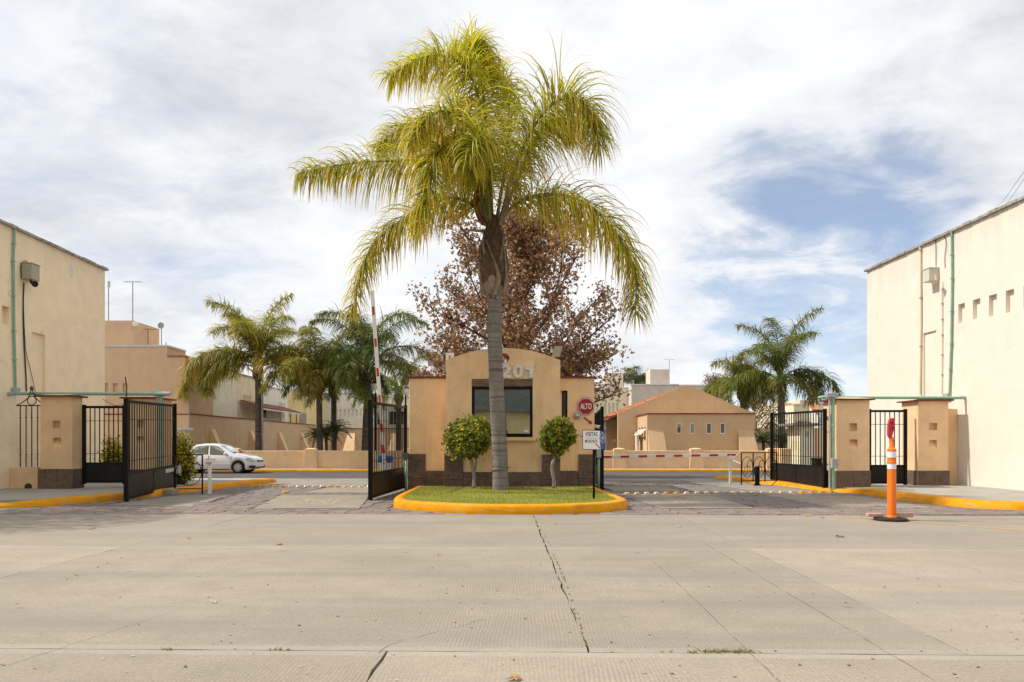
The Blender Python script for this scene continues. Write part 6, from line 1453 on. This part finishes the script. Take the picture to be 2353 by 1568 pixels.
def surf(x, y, extra=.02):
    v = pv_(y); rr = .40*max(.42, 1-((v-605)/105)**2*.55); c = at(1134.5, v, PYc); X = xat(pu_(x), PYc); dx = max(-rr*.97, min(rr*.97, X-c.x))
    return Vector((c.x+dx, PYc-.9*math.sqrt(rr*rr-dx*dx)-extra, c.z))
for (x0, y0, x1, y1, x2, y2, w) in ((985, 1330, 1000, 1240, 948, 1090, .085), (1020, 1325, 1035, 1230, 1020, 1090, .07), (930, 1325, 912, 1240, 915, 1130, .07), (1010, 1180, 1020, 1110, 1025, 1040, .05), (940, 1150, 935, 1090, 925, 1030, .05)):
    P = spline([surf(x0, y0), surf(x1, y1, .05), surf(x2, y2, .07)], 10); L = []
    for i, p in enumerate(P): ww = w*(1.25-.95*i/10); L += [p-X_*ww+Y_*.05, p+X_*ww+Y_*.05, p-Y_*.05+X_*R.uniform(-.01, .01)]
    mb = MB(); mb.add(L, [f for i in range(10) for f in ((3*i, 3*i+2, 3*i+5, 3*i+3), (3*i+2, 3*i+1, 3*i+4, 3*i+5), (3*i, 3*i+3, 3*i+4, 3*i+1))]); mb.build('old_boot', 'boot', palm, smooth=True)
mb = MB(); vs = []
for j, (v, r) in enumerate(((694, 16.6), (684, 18.5), (672, 22.5), (660, 26.5), (650, 27.5))):
    c = at(1136-(690-v)*.02, v, PYc)
    for k in range(20):
        a_ = 2*math.pi*k/20; q = r/79.4*(1+.05*math.sin(2*a_+1)); zz_ = (.13*math.sin(3*a_+.5)+R.uniform(-.05, .05)) if j == 4 else 0
        vs.append((c.x+math.cos(a_)*q, c.y+math.sin(a_)*q*.95, c.z+zz_))
mb.add(vs, [(j*20+k, j*20+(k+1) % 20, (j+1)*20+(k+1) % 20, (j+1)*20+k) for j in range(4) for k in range(20)]); mb.build('boot_collar', 'boot', palm, smooth=True)
for (x, y, x2, y2) in ((905, 1040, 855, 1030), (1050, 1060, 1085, 1030), (930, 1010, 895, 985)):
    mb = MB(); mb.tube([surf(x, y), zp(x2, y2, -.45)], [.05, .02], 6); mb.build('old_boot', 'boot', palm)
FR = [
 [(965,1020,0),(945,720,.3),(905,410,.4),(810,270,.2),(670,255,-.2),(510,340,-.5)],
 [(975,1020,0),(955,640,.6),(915,340,.9),(870,215,1.0),(925,200,1.2),(985,300,1.3)],
 [(1000,1015,0),(1080,740,-.2),(1185,530,-.5),(1300,440,-.8),(1400,480,-1.1),(1450,650,-1.3)],
 [(950,1010,0),(900,810,.4),(780,725,.6),(560,720,.5),(320,735,.2),(105,775,-.1)],
 [(955,1015,0),(900,760,-.7),(800,650,-1.4),(720,700,-2.0),(690,850,-2.4),(640,1010,-2.6)],
 [(945,1010,0),(880,915,-.2),(740,890,-.4),(560,990,-.6),(415,1140,-.8),(345,1400,-.9)],
 [(1000,1010,0),(1060,930,-.3),(1180,875,-.7),(1350,890,-1.0),(1500,1010,-1.2),(1610,1200,-1.3),(1615,1410,-1.3)],
 [(960,1010,0),(930,750,-.8),(870,560,-1.4),(780,500,-1.9),(680,530,-2.3),(610,640,-2.6)],
 [(990,1010,0),(1035,700,.8),(1045,450,1.4),(1000,340,1.8),(930,300,2)],
 [(1000,1015,0),(1090,800,1.0),(1170,620,1.8),(1260,540,2.3),(1340,620,2.6)],
 [(965,1010,0),(950,800,-1),(950,650,-2),(900,620,-2.6),(860,740,-3.0)],
 [(950,1010,0),(850,720,1.2),(700,580,2),(560,580,2.6),(450,660,3)],
  ]
GR = (.22, .245, .025); YE = (.80, .50, .04)
for i, f in enumerate(FR):
    path = spline([zp(*q) for q in f], 34)
    yel = .62 if i in (5, 6, 7, 4) else .48
    g_ = (.34, .36, .025) if i in (0, 1, 8) else GR
    add_frond(palm, path, (1.75, 1.35, 2.1, 1.75, 1.7, 1.5, 1.75, 1.45, 1.2, 1.2, 1.6, 1.4)[i], 58, R, .037, g_, YE, .055, nseg=6, pet=.13 if i not in (3, 6) else .17, ytip=yel, plum=.75, droop=.85)
# a spathe or two
for pts, m_ in (([(930,1010,-.2),(905,930,-.3),(905,800,-.4)], 'redtile'), ([(1005,1010,-.2),(1035,930,-.3),(1050,770,-.4)], 'boot')):
    P = spline([zp(*q) for q in pts], 8); mb = MB(); mb.tube(P, [.03, .06, .08, .085, .085, .08, .07, .05, .015], 8); mb.build('spathe', m_, palm, smooth=True)

# --- background palms
def palm_tree(label, base_u, Y, crown_u, crown_v, r, fronds, Lf, seed, name='palm_tree', group='background palms', green=(.12, .155, .028), yellow=(.5, .35, .035), dens=31, lean=0, mat='trunkdark', Lm=1.0, ytip=.3, drp=1.0, e0=(35, 85), base_z=.14, width=.052):
    R = random.Random(seed); b = Vector((xat(base_u, Y), Y, base_z)); c = at(crown_u, crown_v, Y)
    t = thing(name, label, 'palm tree', b, group)
    trunk(t, [b-Z_*.1, b+(c-b)*.33+X_*lean*.5, b+(c-b)*.7+X_*lean*.3, c], [r*1.12, r, r*.92, r*.9], mat, 12)
    mb = MB(); mb.lathe(c, [(r*.95, -.7), (r*1.5, -.45), (r*1.6, -.1), (r*1.2, .3), (r*.4, .6)], 12)
    mb.v = [(v[0]+R.uniform(-.05, .05), v[1]+R.uniform(-.05, .05), v[2]) for v in mb.v]; mb.build('crown_base', 'fiber', t)
    for i in range(5):
        a = R.uniform(0, 6.28); p = c+Vector((math.cos(a)*r, math.sin(a)*r, R.uniform(-.5, .1))); q = p+Vector((math.cos(a)*.4, math.sin(a)*.4, R.uniform(.1, .5)))
        mb = MB(); mb.tube([p, q], [.06, .03], 5); mb.build('old_boot', 'boot', t)
    if isinstance(fronds, int):
        fl_ = []
        for i in range(fronds):
            az = i*2.399+R.uniform(-.3, .3); el = e0[0]+(e0[1]-e0[0])*((i+.5)/fronds)+R.uniform(-6, 6); fl_.append((az, el, Lf*R.uniform(.85, 1.1), R.uniform(.9, 1.15)))
    else: fl_ = fronds
    for az, el, L, k in fl_:
        e = math.radians(el); p = c+Z_*.1; path = [p.copy()]; n = 22
        for s in range(n):
            f = s/n; ang = e-k*drp*(f**1.15 if el < 64 else .72*f**1.7)*math.radians(el+82)
            p = p+Vector((math.cos(az)*math.cos(ang), math.sin(az)*math.cos(ang), math.sin(ang)))*(L/n); path.append(p.copy())
        g_ = tuple(x_*R.uniform(.8, 1.2) for x_ in green)
        add_frond(t, path, Lm, dens, R, width, g_, yellow, .05, nseg=4, pet=.18, ytip=ytip*R.uniform(.3, 1.8), plum=.5, rach='rachis')
    return t
PI = math.pi
palm_tree('dark trunked palm with drooping yellow tipped fronds behind the white car', 594.5, 46, 593, 850, .2,
  [(PI*1.0, 42, 5.0, 1.25), (PI*.97, 60, 5.4, 1.2), (.05, 45, 4.6, 1.15), (-.25, 62, 5.2, 1.15), (PI*1.2, 35, 4.4, 1.2), (PI*.75, 55, 4.6, 1.0), (-.9, 40, 4.0, 1.2), (1.2, 70, 5, .9), (PI*1.05, 84, 5.6, .75), (.3, 88, 5.4, .5), (2.5, 78, 5.6, .8), (-1.6, 70, 4.6, 1.0), (.1, 28, 4.2, 1.2), (PI*1.1, 20, 4.0, 1.15), (-.6, 78, 4.8, .9), (PI*.9, 72, 5.0, 1.0), (PI*1.03, 36, 6.2, 1.12), (.0, 40, 6.4, 1.12), (-.35, 34, 6.0, 1.15), (PI*1.15, 48, 6.0, 1.2), (.25, 55, 6.0, 1.15)], 5, 21, ytip=.55, yellow=(.66, .44, .03), dens=36, Lm=1.5, drp=1.0)
palm_tree('medium palm left of the lantern with dense mid green crown', 735.5, 45.5, 733, 880, .2, 16, 4.7, 22, ytip=.35, Lm=1.25, e0=(25, 82), drp=1.0)
palm_tree('slim palm with low dark crown just left of the lantern post', 767, 49, 767, 880, .2, 15, 4.2, 23, green=(.06, .09, .02), ytip=.12, Lm=1.15, e0=(15, 72))
palm_tree('tall palm with wide crown behind the raised boom', 840, 46.5, 848, 848, .24, 18, 5.5, 24, green=(.08, .12, .03), ytip=.2, Lm=1.3, e0=(22, 84), lean=-.1)
palm_tree('palm peeking out between globe lamp and kiosk', 915, 56, 917, 905, .22, 14, 4.6, 25, green=(.10, .14, .025), ytip=.2, Lm=.8, e0=(20, 80), mat='trunkdark')
palm_tree('small distant palm top poking above the left palms', 716, 95, 713, 760, .09, 6, 2.2, 26, Lm=.5, e0=(15, 75), ytip=.3)
palm_tree('tall palm with hanging fronds behind the right gate', 1797, 50, 1794, 885, .26,
  [(.12, 50, 4.2, 1.35), (-.5, 30, 3.2, 1.2), (PI*1.02, 52, 4.0, 1.35), (PI*.85, 35, 3.6, 1.3), (PI*.5, 86, 6.0, .6), (.4, 80, 5.4, .8), (PI*1.25, 66, 4.8, 1.0), (-1.5, 75, 4.7, .9), (PI*.7, 70, 5.0, 1.1), (.0, 62, 4.4, 1.25), (-1.0, 20, 3.2, 1.2), (PI*1.1, 18, 3.6, 1.2), (PI*1.06, 44, 5.6, 1.2), (-.2, 44, 5.4, 1.2), (2.6, 84, 5.6, .7), (-.3, 88, 6.0, .6), (PI*1.4, 40, 3.8, 1.2)], 5, 31, green=(.09, .12, .028), ytip=.25, Lm=1.35, mat='trunk', group=None, lean=.05)
palm_tree('bushy olive palm left of the tall right palm', 1712, 52, 1707, 900, .24, 16, 3.7, 32, green=(.11, .135, .025), ytip=.4, Lm=1.3, e0=(28, 84), group=None)
palm_tree('distant palm crown showing above the flat roofs on the right', 1463, 110, 1463, 878, .25, 16, 4.2, 33, Lm=1.4, e0=(20, 72), group=None, green=(.05, .08, .025), ytip=.1)
# stemmed dwarf palms and cycads
def cycad(label, u, v, Y, n, L, seed, stems, name='cycad', group='low feathery palms', green=(.03, .065, .014), yellow=(.22, .16, .03), Lm=.3, ytip=.15):
    R = random.Random(seed); c0 = at(u, v, Y); t = thing(name, label, 'plant', (c0.x, Y, .14), group)
    for (du, dv) in stems:
        c = at(u+du, v+dv, Y+R.uniform(-.4, .4)); b = Vector((c0.x+(c.x-c0.x)*.3, c.y, .1))
        mb = MB(); mb.tube([b, (b+c)/2+X_*.04, c], [.11, .09, .1], 8); mb.build('stem', 'bark', t)
        for i in range(n):
            az = i*2.399; el = math.radians(5+75*(i+.5)/n); p = c.copy(); path = [p.copy()]
            for s in range(12):
                ang = el-(s/12)**1.3*math.radians(80); p = p+Vector((math.cos(az)*math.cos(ang), math.sin(az)*math.cos(ang), math.sin(ang)))*(L/12); path.append(p.copy())
            add_frond(t, path, Lm, 26, R, .035, tuple(g*R.uniform(.75, 1.25) for g in green), yellow, .02, nseg=2, pet=.1, ytip=ytip*R.uniform(.2, 2), plum=.25, droop=.25)
    return t
cycad('clump of feathery dwarf palms at the foot of the slim palm', 752, 1000, 46.2, 20, 1.15, 41, [(-22, 6), (-3, 4), (21, -8)], name='dwarf_palm', ytip=.4)
cycad('dark cycad beside the right end of the clubhouse', 1754, 1018, 47, 24, 1.5, 42, [(0, 0)])
cycad('dark cycad seen through the bars of the right gate', 1797, 1018, 47.5, 22, 1.3, 43, [(0, 0)])

# ================================================================== BROWN TREE BEHIND THE KIOSK
def quad_leaf(mb, p, R, s, col, shape=0):
    a = Vector((R.gauss(0, 1), R.gauss(0, 1), R.gauss(0, 1))).normalized(); b = a.cross(Vector((R.gauss(0, 1), R.gauss(0, 1), R.gauss(0, 1)))).normalized(); n = a.cross(b)
    if shape == 0:
        L = [p, p+a*s*.35+b*s*.42+n*s*.12, p+a*s+n*s*.05, p+a*s*.35-b*s*.42+n*s*.14]; mb.add(L, [(0, 1, 2), (0, 2, 3)], col)
    else:
        L = [p, p+b*s*.5+a*s*.25+n*s*.2, p+b*s*.22+a*s*.5, p+b*s*.3+a*s*.85+n*s*.22, p+a*s*.95-n*s*.05, p-b*s*.32+a*s*.8+n*s*.2, p-b*s*.2+a*s*.5, p-b*s*.52+a*s*.22+n*s*.18]
        mb.add(L, [(0, 1, 2), (0, 2, 4), (2, 3, 4), (0, 4, 6), (4, 5, 6), (0, 6, 7)], col)
def brown_tree(label, base, H, crownR, z0, seed, nleaf, size, name='plane_tree', group=None, indiv=0):
    R = random.Random(seed); t = thing(name, label, 'tree', base, group); base = Vector(base)
    br = MB(); tips = []; topz = base.z+H
    def env(z):
        f = max(0, min(1, (z-z0)/(topz-z0))); return crownR*(.80+.2*min(1, f/.22))*(1-.82*max(0, (f-.22)/.78)**1.7)
    def limb(p, d, L, r, n=6, lift=.06, jit=.09):
        P = [p.copy()]; q = p.copy()
        for i in range(n):
            d = (d+Vector((R.gauss(0, jit), R.gauss(0, jit), R.gauss(lift, .05)))).normalized(); q = q+d*L/n; P.append(q.copy())
        br.tube(P, [r*(1-.7*i/n)+.006 for i in range(n+1)], 6 if r > .04 else 4, cap=False); return P, d
    T = [base+Vector((R.gauss(0, .05)*i, R.gauss(0, .05)*i, H*.96*i/9)) for i in range(10)]; T[0].z -= .1
    br.tube(T, [H*.018*(1-.9*i/9)+.01 for i in range(10)], 9, cap=False)
    nb = int(H*4.2)
    for i in range(nb):
        z = z0*.5+(topz-.5-z0*.5)*((i+.5)/nb)**1.45; k = z/H*9/.96; j = min(8, int(k)); o = T[j]+(T[j+1]-T[j])*(min(k, 9)-j)
        az = i*2.399+R.uniform(-.3, .3); el = R.uniform(.3, .85)*(.75+.45*i/nb); hor = env(min(topz, z+.25*crownR))*R.uniform(.78, 1.06); L = hor/math.cos(el)
        L = min(L, (topz+.3-z)/max(.2, math.sin(el)))
        P, d = limb(o, Vector((math.cos(az)*math.cos(el), math.sin(az)*math.cos(el), math.sin(el))), L, .03+.06*(1-i/nb), 7)
        for m_ in range(2, 8):
            for s_ in range(3):
                az2 = R.uniform(0, 6.28); e2 = R.uniform(-.1, 1.0); d2 = (Vector((math.cos(az2)*math.cos(e2), math.sin(az2)*math.cos(e2), math.sin(e2)))+d*.5).normalized()
                P2, _ = limb(P[m_], d2, R.uniform(.5, 1.5)*min(1, crownR/3.5), .014, 4)
                tips += [(q_, d2) for q_ in P2[1:]]
    for i in range(int(crownR*3.4)):
        z = z0*R.uniform(.55, 1.15); az = i*2.399+.7; el = R.uniform(.08, .42); k = z/H*9/.96; j = min(8, int(k)); o = T[j]+(T[j+1]-T[j])*(k-j)
        P, d = limb(o, Vector((math.cos(az)*math.cos(el), math.sin(az)*math.cos(el), math.sin(el))), crownR*R.uniform(.75, 1.02), .06, 7, lift=.02)
        for m_ in range(2, 8):
            for s_ in range(3):
                az2 = R.uniform(0, 6.28); e2 = R.uniform(0, 1.1); d2 = (Vector((math.cos(az2)*math.cos(e2), math.sin(az2)*math.cos(e2), math.sin(e2)))+d*.4).normalized()
                P2, _ = limb(P[m_], d2, R.uniform(.5, 1.4)*min(1, crownR/3.5), .014, 4)
                tips += [(q_, d2) for q_ in P2[1:]]
    br.build('trunk', 'bark', t, smooth=True)
    cols = [(.32, .18, .11), (.41, .25, .16), (.22, .12, .08), (.54, .37, .26), (.34, .215, .09), (.29, .17, .12), (.18, .095, .06)]
    mb = MB(); single = []
    for i in range(nleaf):
        p, d = tips[R.randrange(len(tips))]; p = p+Vector((R.gauss(0, .22), R.gauss(0, .22), R.gauss(-.05, .2)))
        c = R.choice(cols); k = R.uniform(.65, 1.25); c = (c[0]*k, c[1]*k, c[2]*k)
        if R.random() < .02: c = (.42, .26, .03)
        if p.z < z0-.3: continue
        s = size*R.uniform(.6, 1.25)
        if indiv and len(single) < indiv and p.y < base.y-crownR*.35 and R.random() < .25:
            m1 = MB(); quad_leaf(m1, p, R, s, c, 1); single.append(m1); continue
        quad_leaf(mb, p, R, s, c, 1)
    o = mb.build('foliage', 'dryleaf', t); o['kind'] = 'stuff'
    for m1 in single: m1.build('leaf', 'dryleaf', t)
    return t
brown_tree('round crowned tree full of dry brown leaves rising behind the kiosk', (xat(1180, 33), 33, 0), 11.4, 4.9, 3.4, 51, 33000, .155, indiv=290)
brown_tree('small brown leaved tree between the right palms', (xat(1738, 66), 66, 0), 5.6, 2.6, 1.6, 52, 2200, .17, name='brown_shrub_tree', group=None)
brown_tree('distant reddish brown treetop left of the bushy right palm', (xat(1645, 100), 100, 0), 10.8, 2.6, 5, 53, 1500, .22, name='brown_shrub_tree', group=None)

# ================================================================== TOPIARY AND SHRUBS
def topiary(label, u, v, cu, cv, rx, rz, seed, stems, group='clipped ball trees on the island'):
    b = gp(u, v, .2); R = random.Random(seed); Y = b.y; t = thing('topiary_tree', label, 'topiary', b, group); c = at(cu, cv, Y)
    mb = MB()
    for P, r in stems: mb.tube(spline([at(a_, b_, Y+R.uniform(-.02, .02)) for a_, b_ in P], 12), r, 9)
    for i in range(26):
        a = R.uniform(0, 6.28); e = R.uniform(-.5, 1.4); d = Vector((math.cos(a)*math.cos(e)*rx, math.sin(a)*math.cos(e)*rx, math.sin(e)*rz))*R.uniform(.6, .95)
        st = at(stems[0][0][-1][0], stems[0][0][-1][1], Y); mb.tube([st, st+(c+d-st)*.5+Vector((R.uniform(-.08, .08), R.uniform(-.08, .08), .05)), c+d], [.022, .014, .006], 5, cap=False)
    mb.build('trunk', 'greybark', t, smooth=True)
    mb = MB(); lumps = [(Vector((R.gauss(0, 1), R.gauss(0, 1), R.gauss(0, 1))).normalized(), R.uniform(-.2, .2)) for _ in range(34)]
    pal = [(.07, .11, .018), (.13, .18, .024), (.10, .14, .028), (.21, .24, .026), (.29, .29, .03)]
    for i in range(4000):
        d = Vector((R.gauss(0, 1), R.gauss(0, 1), R.gauss(0, 1))).normalized(); k = .98
        for l, am in lumps: k += am*max(0, d.dot(l)-.75)*3.2
        rr = k*(R.random()**.33)*(1 if R.random() < .9 else R.uniform(1.0, 1.18))
        if (math.sin(d.x*5.1+seed)+math.sin(d.z*6.3+d.y*4)+math.sin(d.y*5.7+1.3*seed)) > 1.25 and rr > .72: continue
        if rr < .45: continue
        p = c+Vector((d.x*rx*rr, d.y*rx*rr, d.z*rz*rr))
        col = R.choice(pal); q = R.uniform(.7, 1.3); col = tuple(x*q for x in col)
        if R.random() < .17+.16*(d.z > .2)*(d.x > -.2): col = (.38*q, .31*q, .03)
        elif R.random() < .05: col = (.26*q, .15*q, .05)
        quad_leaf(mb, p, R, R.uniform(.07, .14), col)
    for i in range(16):
        d = Vector((R.gauss(0, 1), R.gauss(0, 1)-.4, abs(R.gauss(0, 1)))).normalized(); p0_ = c+Vector((d.x*rx, d.y*rx, d.z*rz))*.93
        for k_ in range(6):
            q = R.uniform(.8, 1.2); quad_leaf(mb, p0_+d*(.035*k_)+Vector((R.gauss(0, .015), R.gauss(0, .015), R.gauss(0, .015))), R, R.uniform(.05, .08), (.12*q, .17*q, .022))
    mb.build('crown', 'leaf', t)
    return t
topiary('wider clipped ball tree with yellowing leaves and forked pale trunk, left of the palm', 1089, 1122.4, 1074.5, 1006, .70, .60, 61,
   [([(1088.5, 1123), (1089.5, 1100), (1087, 1080), (1083, 1060), (1080, 1040)], [.062]*1+[.058, .055, .052]*3+[.05, .048, .045]), ([(1089, 1090), (1093, 1072), (1094, 1055), (1092, 1040)], .03)])
topiary('narrower clipped ball tree with crooked trunk, right of the palm', 1273, 1123, 1280.5, 1007, .535, .52, 62,
   [([(1272.5, 1124), (1273.5, 1105), (1268.5, 1083), (1269.5, 1066), (1274, 1052), (1275, 1035)], [.052]*5+[.048]*4+[.044]*4)])
def shrub(label, u0, u1, v0, v1, Y, seed, n, cols, name='shrub', cat='shrub', size=.09, z0=.1, group=None):
    R = random.Random(seed); x0, x1 = xat(u0, Y), xat(u1, Y); zt = zat(v0, Y); t = thing(name, label, cat, ((x0+x1)/2, Y, z0), group)
    mb = MB(); st = MB(); spr = []
    for i in range(46):
        a = R.uniform(0, 6.28); rr = R.random()**.5; bx = (x0+x1)/2; hw = (x1-x0)/2
        tip = Vector((bx+math.cos(a)*rr*hw, Y+math.sin(a)*rr*hw*.8, z0+(zt-z0)*(1-.45*rr**2)*R.uniform(.55, 1.05)))
        b = Vector((bx+math.cos(a)*rr*hw*.25, Y+math.sin(a)*rr*hw*.2, z0)); st.tube([b, (b+tip)/2+Vector((math.cos(a)*.1, math.sin(a)*.1, .1)), tip], [.02, .014, .005], 5, cap=False); spr.append((b, tip))
    st.build('stems', 'bark', t)
    for i in range(n):
        b, tip = R.choice(spr); f = R.uniform(.22, 1.02); p = b+(tip-b)*f+Vector((R.gauss(0, .13), R.gauss(0, .13), R.gauss(0, .08)))
        c = cols[0] if R.random() > f*.75 else cols[1]; q = R.uniform(.7, 1.3)
        quad_leaf(mb, p, R, size*R.uniform(.6, 1.2), tuple(x*q for x in c))
    mb.build('foliage', 'leaf', t); return t
GC = [(.075, .115, .015), (.46, .38, .02)]
shrub('yellow green shrub seen between the left pillars', 236, 290, 995, 1068, 27.5, 71, 3600, GC)
shrub('tall yellow green shrub right of the open left gate leaf', 392, 440, 985, 1108, 25.6, 72, 5200, GC)
shrub('pink rose bush at the foot of the right lane pillar', 1876, 1893, 1052, 1085, 37, 73, 500, [(.06, .09, .02), (.55, .22, .22)], name='rose_bush', size=.10)
shrub('dry twigs growing on the flat roof of the gate hut', 1822, 1866, 964, 979, 43.8, 74, 120, [(.10, .08, .05), (.22, .12, .06)], name='roof_plant', cat='plant', size=.08, z0=2.6)
R = random.Random(81)
# low leafy hedge line behind the boundary wall, only a few tops show
# ================================================================== TURF AND WEEDS
mb = MB(); poly = [(p.x, p.y) for p in inset]; cnt = 0
while cnt < 42000:
    x, y = R.uniform(-3, 2.8), R.uniform(16.1, 23.3)
    if not inside((x, y), poly): continue
    cnt += 1; h = R.uniform(.02, .055); a = R.uniform(0, 6.28); w = .006; l = Vector((R.gauss(0, .02), R.gauss(0, .02), h))
    pat = .5+.5*math.sin(x*2.1+math.sin(y*1.7))*math.sin(y*2.3+x); dryp = .1+.35*max(0, math.sin(x*1.3+2*math.sin(y*.9)+1)*math.sin(y*1.9+.7*x)); k = R.uniform(.7, 1.3)
    c = ((.22+.05*pat)*k+.14*pat*R.random(), (.26+.04*pat)*k+.05*pat, .042*k) if R.random() > dryp else (.55*k, .45*k, .18*k)
    p = Vector((x, y, .185)); d = Vector((math.cos(a)*w, math.sin(a)*w, 0)); mb.add([p+d, p-d, p+l], [(0, 1, 2)], c)
o = mb.build('grass', 'blade'); o['kind'] = 'stuff'
def weeds(spots, dry, z=0):
    mb = MB()
    for x, y, r, n in spots:
        for i in range(n):
            a = R.uniform(0, 6.28); q = r*R.random()**.5; p = Vector((x+math.cos(a)*q*(2.2 if r > .05 else .9), y+math.sin(a)*q*.45, z)); h = R.uniform(.008, .032) if r > .05 else R.uniform(.006, .025); k = R.uniform(.7, 1.3)
            c = (.30*k, .23*k, .09*k) if R.random() < dry else (.11*k, .14*k, .03*k)
            d = Vector((R.uniform(-.006, .006), R.uniform(-.006, .006), 0)); mb.add([p+d, p-d, p+Vector((R.gauss(0, .04 if r > .05 else .012), R.gauss(0, .03), h))], [(0, 1, 2)], c)
    o = mb.build('weeds', 'blade'); o['kind'] = 'stuff'
sp = []
for u0, v0, u1, v1, k in ((1605, 1499, 1725, 1498, 16), (1272, 1275, 1300, 1340, 16), (1226, 1185, 1265, 1255, 10), (640, 1184, 710, 1182, 8), (1960, 1187, 2060, 1190, 9), (370, 1494, 400, 1494, 4), (620, 1494, 650, 1493, 4), (120, 1345, 300, 1275, 5), (1302, 1345, 1350, 1490, 12), (1500, 1499, 1600, 1499, 3), (940, 1124, 946, 1118, 3), (200, 1184, 400, 1183, 5)):
    for i in range(k):
        f = (i+R.random())/k; p = gp(u0+(u1-u0)*f, v0+(v1-v0)*f); sp.append((p.x, p.y, .055 if k >= 12 and v0 == 1499 else .014, 13 if k >= 12 and v0 == 1499 else 6))
weeds(sp, .65)
# ================================================================== FALLEN LEAVES AND LITTER
def litter(u, v, s, label, col, z=.004, name='fallen_leaf', cat='leaf'):
    p = gp(u, v, z); R = random.Random(int(u*7+v)); an = R.uniform(0, 6.28); mb = MB(); L = [p+Z_*.012]; n = 9
    for k in range(n):
        a = an+2*PI*k/n; r = s*(1.0 if k % 2 == 0 else .55)*R.uniform(.8, 1.2); L.append(p+Vector((math.cos(a)*r, math.sin(a)*r, R.uniform(.0, .03))))
    mb.add(L, [(0, k+1, (k+1) % n+1) for k in range(n)], col); o = mb.build(name, 'dryleaf', org=p); return tag(o, label, cat)
tanl, brl, drk = (.42, .26, .13), (.24, .13, .06), (.11, .065, .03)
for u, v, s, l, c in ((208, 1215.5, .085, 'curled tan leaf on the shaded concrete at far left', tanl), (641, 1251.5, .075, 'curled tan leaf on the concrete left of the island', tanl), (1930, 1234, .075, 'dark curled leaf on the concrete in front of the orange post', drk),
    (1182, 1562, .055, 'yellowish leaf at the bottom edge of the concrete', tanl), (1856, 1185, .16, 'broad brown leaf on the flagstones left of the orange post', tanl), (1790, 1182, .07, 'small tan leaf on the flagstone edge of the right lane', tanl),
    (702, 1149, .09, 'pale crumpled leaf on the left concrete pad', (.5, .42, .33)), (433, 1238, .045, 'flat tan leaf on the concrete below the left gate', tanl), (2018, 1163.5, .07, 'brown leaf under the right yellow kerb', brl), (1737, 1139.5, .08, 'dark leaf beside the right row of domes', drk),
    (1275, 1204, .05, 'whitish leaf on concrete right of the palm axis', (.5, .45, .38)), (490, 1385, .035, 'pale scrap on the left concrete slab', (.55, .5, .4)), (1890, 1191, .06, 'brown leaf by the yellow line start', brl), (1560, 1212, .045, 'small whitish scrap on the concrete right of the island', (.55, .5, .45)),
    (1008, 1277, .03, 'tiny tan leaf on concrete left of the middle joint', tanl), (840, 1116.5, .1, 'dark brown leaf behind the left row of domes', drk), (2085, 1128, .08, 'first brown leaf on the right yellow kerb', brl), (2098, 1128.5, .08, 'second brown leaf on the right yellow kerb', drk)):
    litter(u, v, s, l, c, .17 if v < 1130 and u > 2050 else .004)
mb = MB()
for i in range(420):
    u, v = R.uniform(-50, 2400), 1186+R.random()**1.6*380; p = gp(u, v, .003); s = R.uniform(.006, .02); a = R.uniform(0, 6.28); k = R.choice([(.06, .05, .04), (.3, .2, .1), (.5, .45, .36), (.1, .08, .06)])
    mb.add([p+Vector((math.cos(a+j*2.1)*s, math.sin(a+j*2.1)*s, R.uniform(0, .006))) for j in range(3)], [(0, 1, 2)], k)
o = mb.build('litter', 'dryleaf'); o['kind'] = 'stuff'

# tree standing outside the frame on the left whose shade falls over the street corner
R = random.Random(91); bt = Vector((-14.6, 15.6, 0)); t = thing('street_tree', 'leafy green street tree at the left corner of the street', 'tree', bt)
mb = MB(); mb.tube([bt-Z_*.1, bt+Vector((.1, 0, 1.5)), bt+Vector((0, .1, 3.5))], [.2, .16, .12], 9)
for i in range(14):
    a = i*2.4; mb.tube([bt+Z_*(2.2+.1*i), bt+Vector((math.cos(a)*.9, math.sin(a)*.9, 3.8+.1*i)), bt+Vector((math.cos(a)*1.7, math.sin(a)*1.9, 4.4+.12*i))], [.07, .04, .015], 6)
mb.build('trunk', 'bark', t)
mb = MB()
for i in range(5200):
    d = Vector((R.gauss(0, 1), R.gauss(0, 1), R.gauss(0, 1))).normalized()*R.random()**.4; p = bt+Vector((d.x*2.5, d.y*3.0, 5.4+d.z*2.0)); q = R.uniform(.6, 1.3); quad_leaf(mb, p, R, R.uniform(.1, .2), (.05*q, .085*q, .018*q))
mb.build('crown', 'leaf', t)
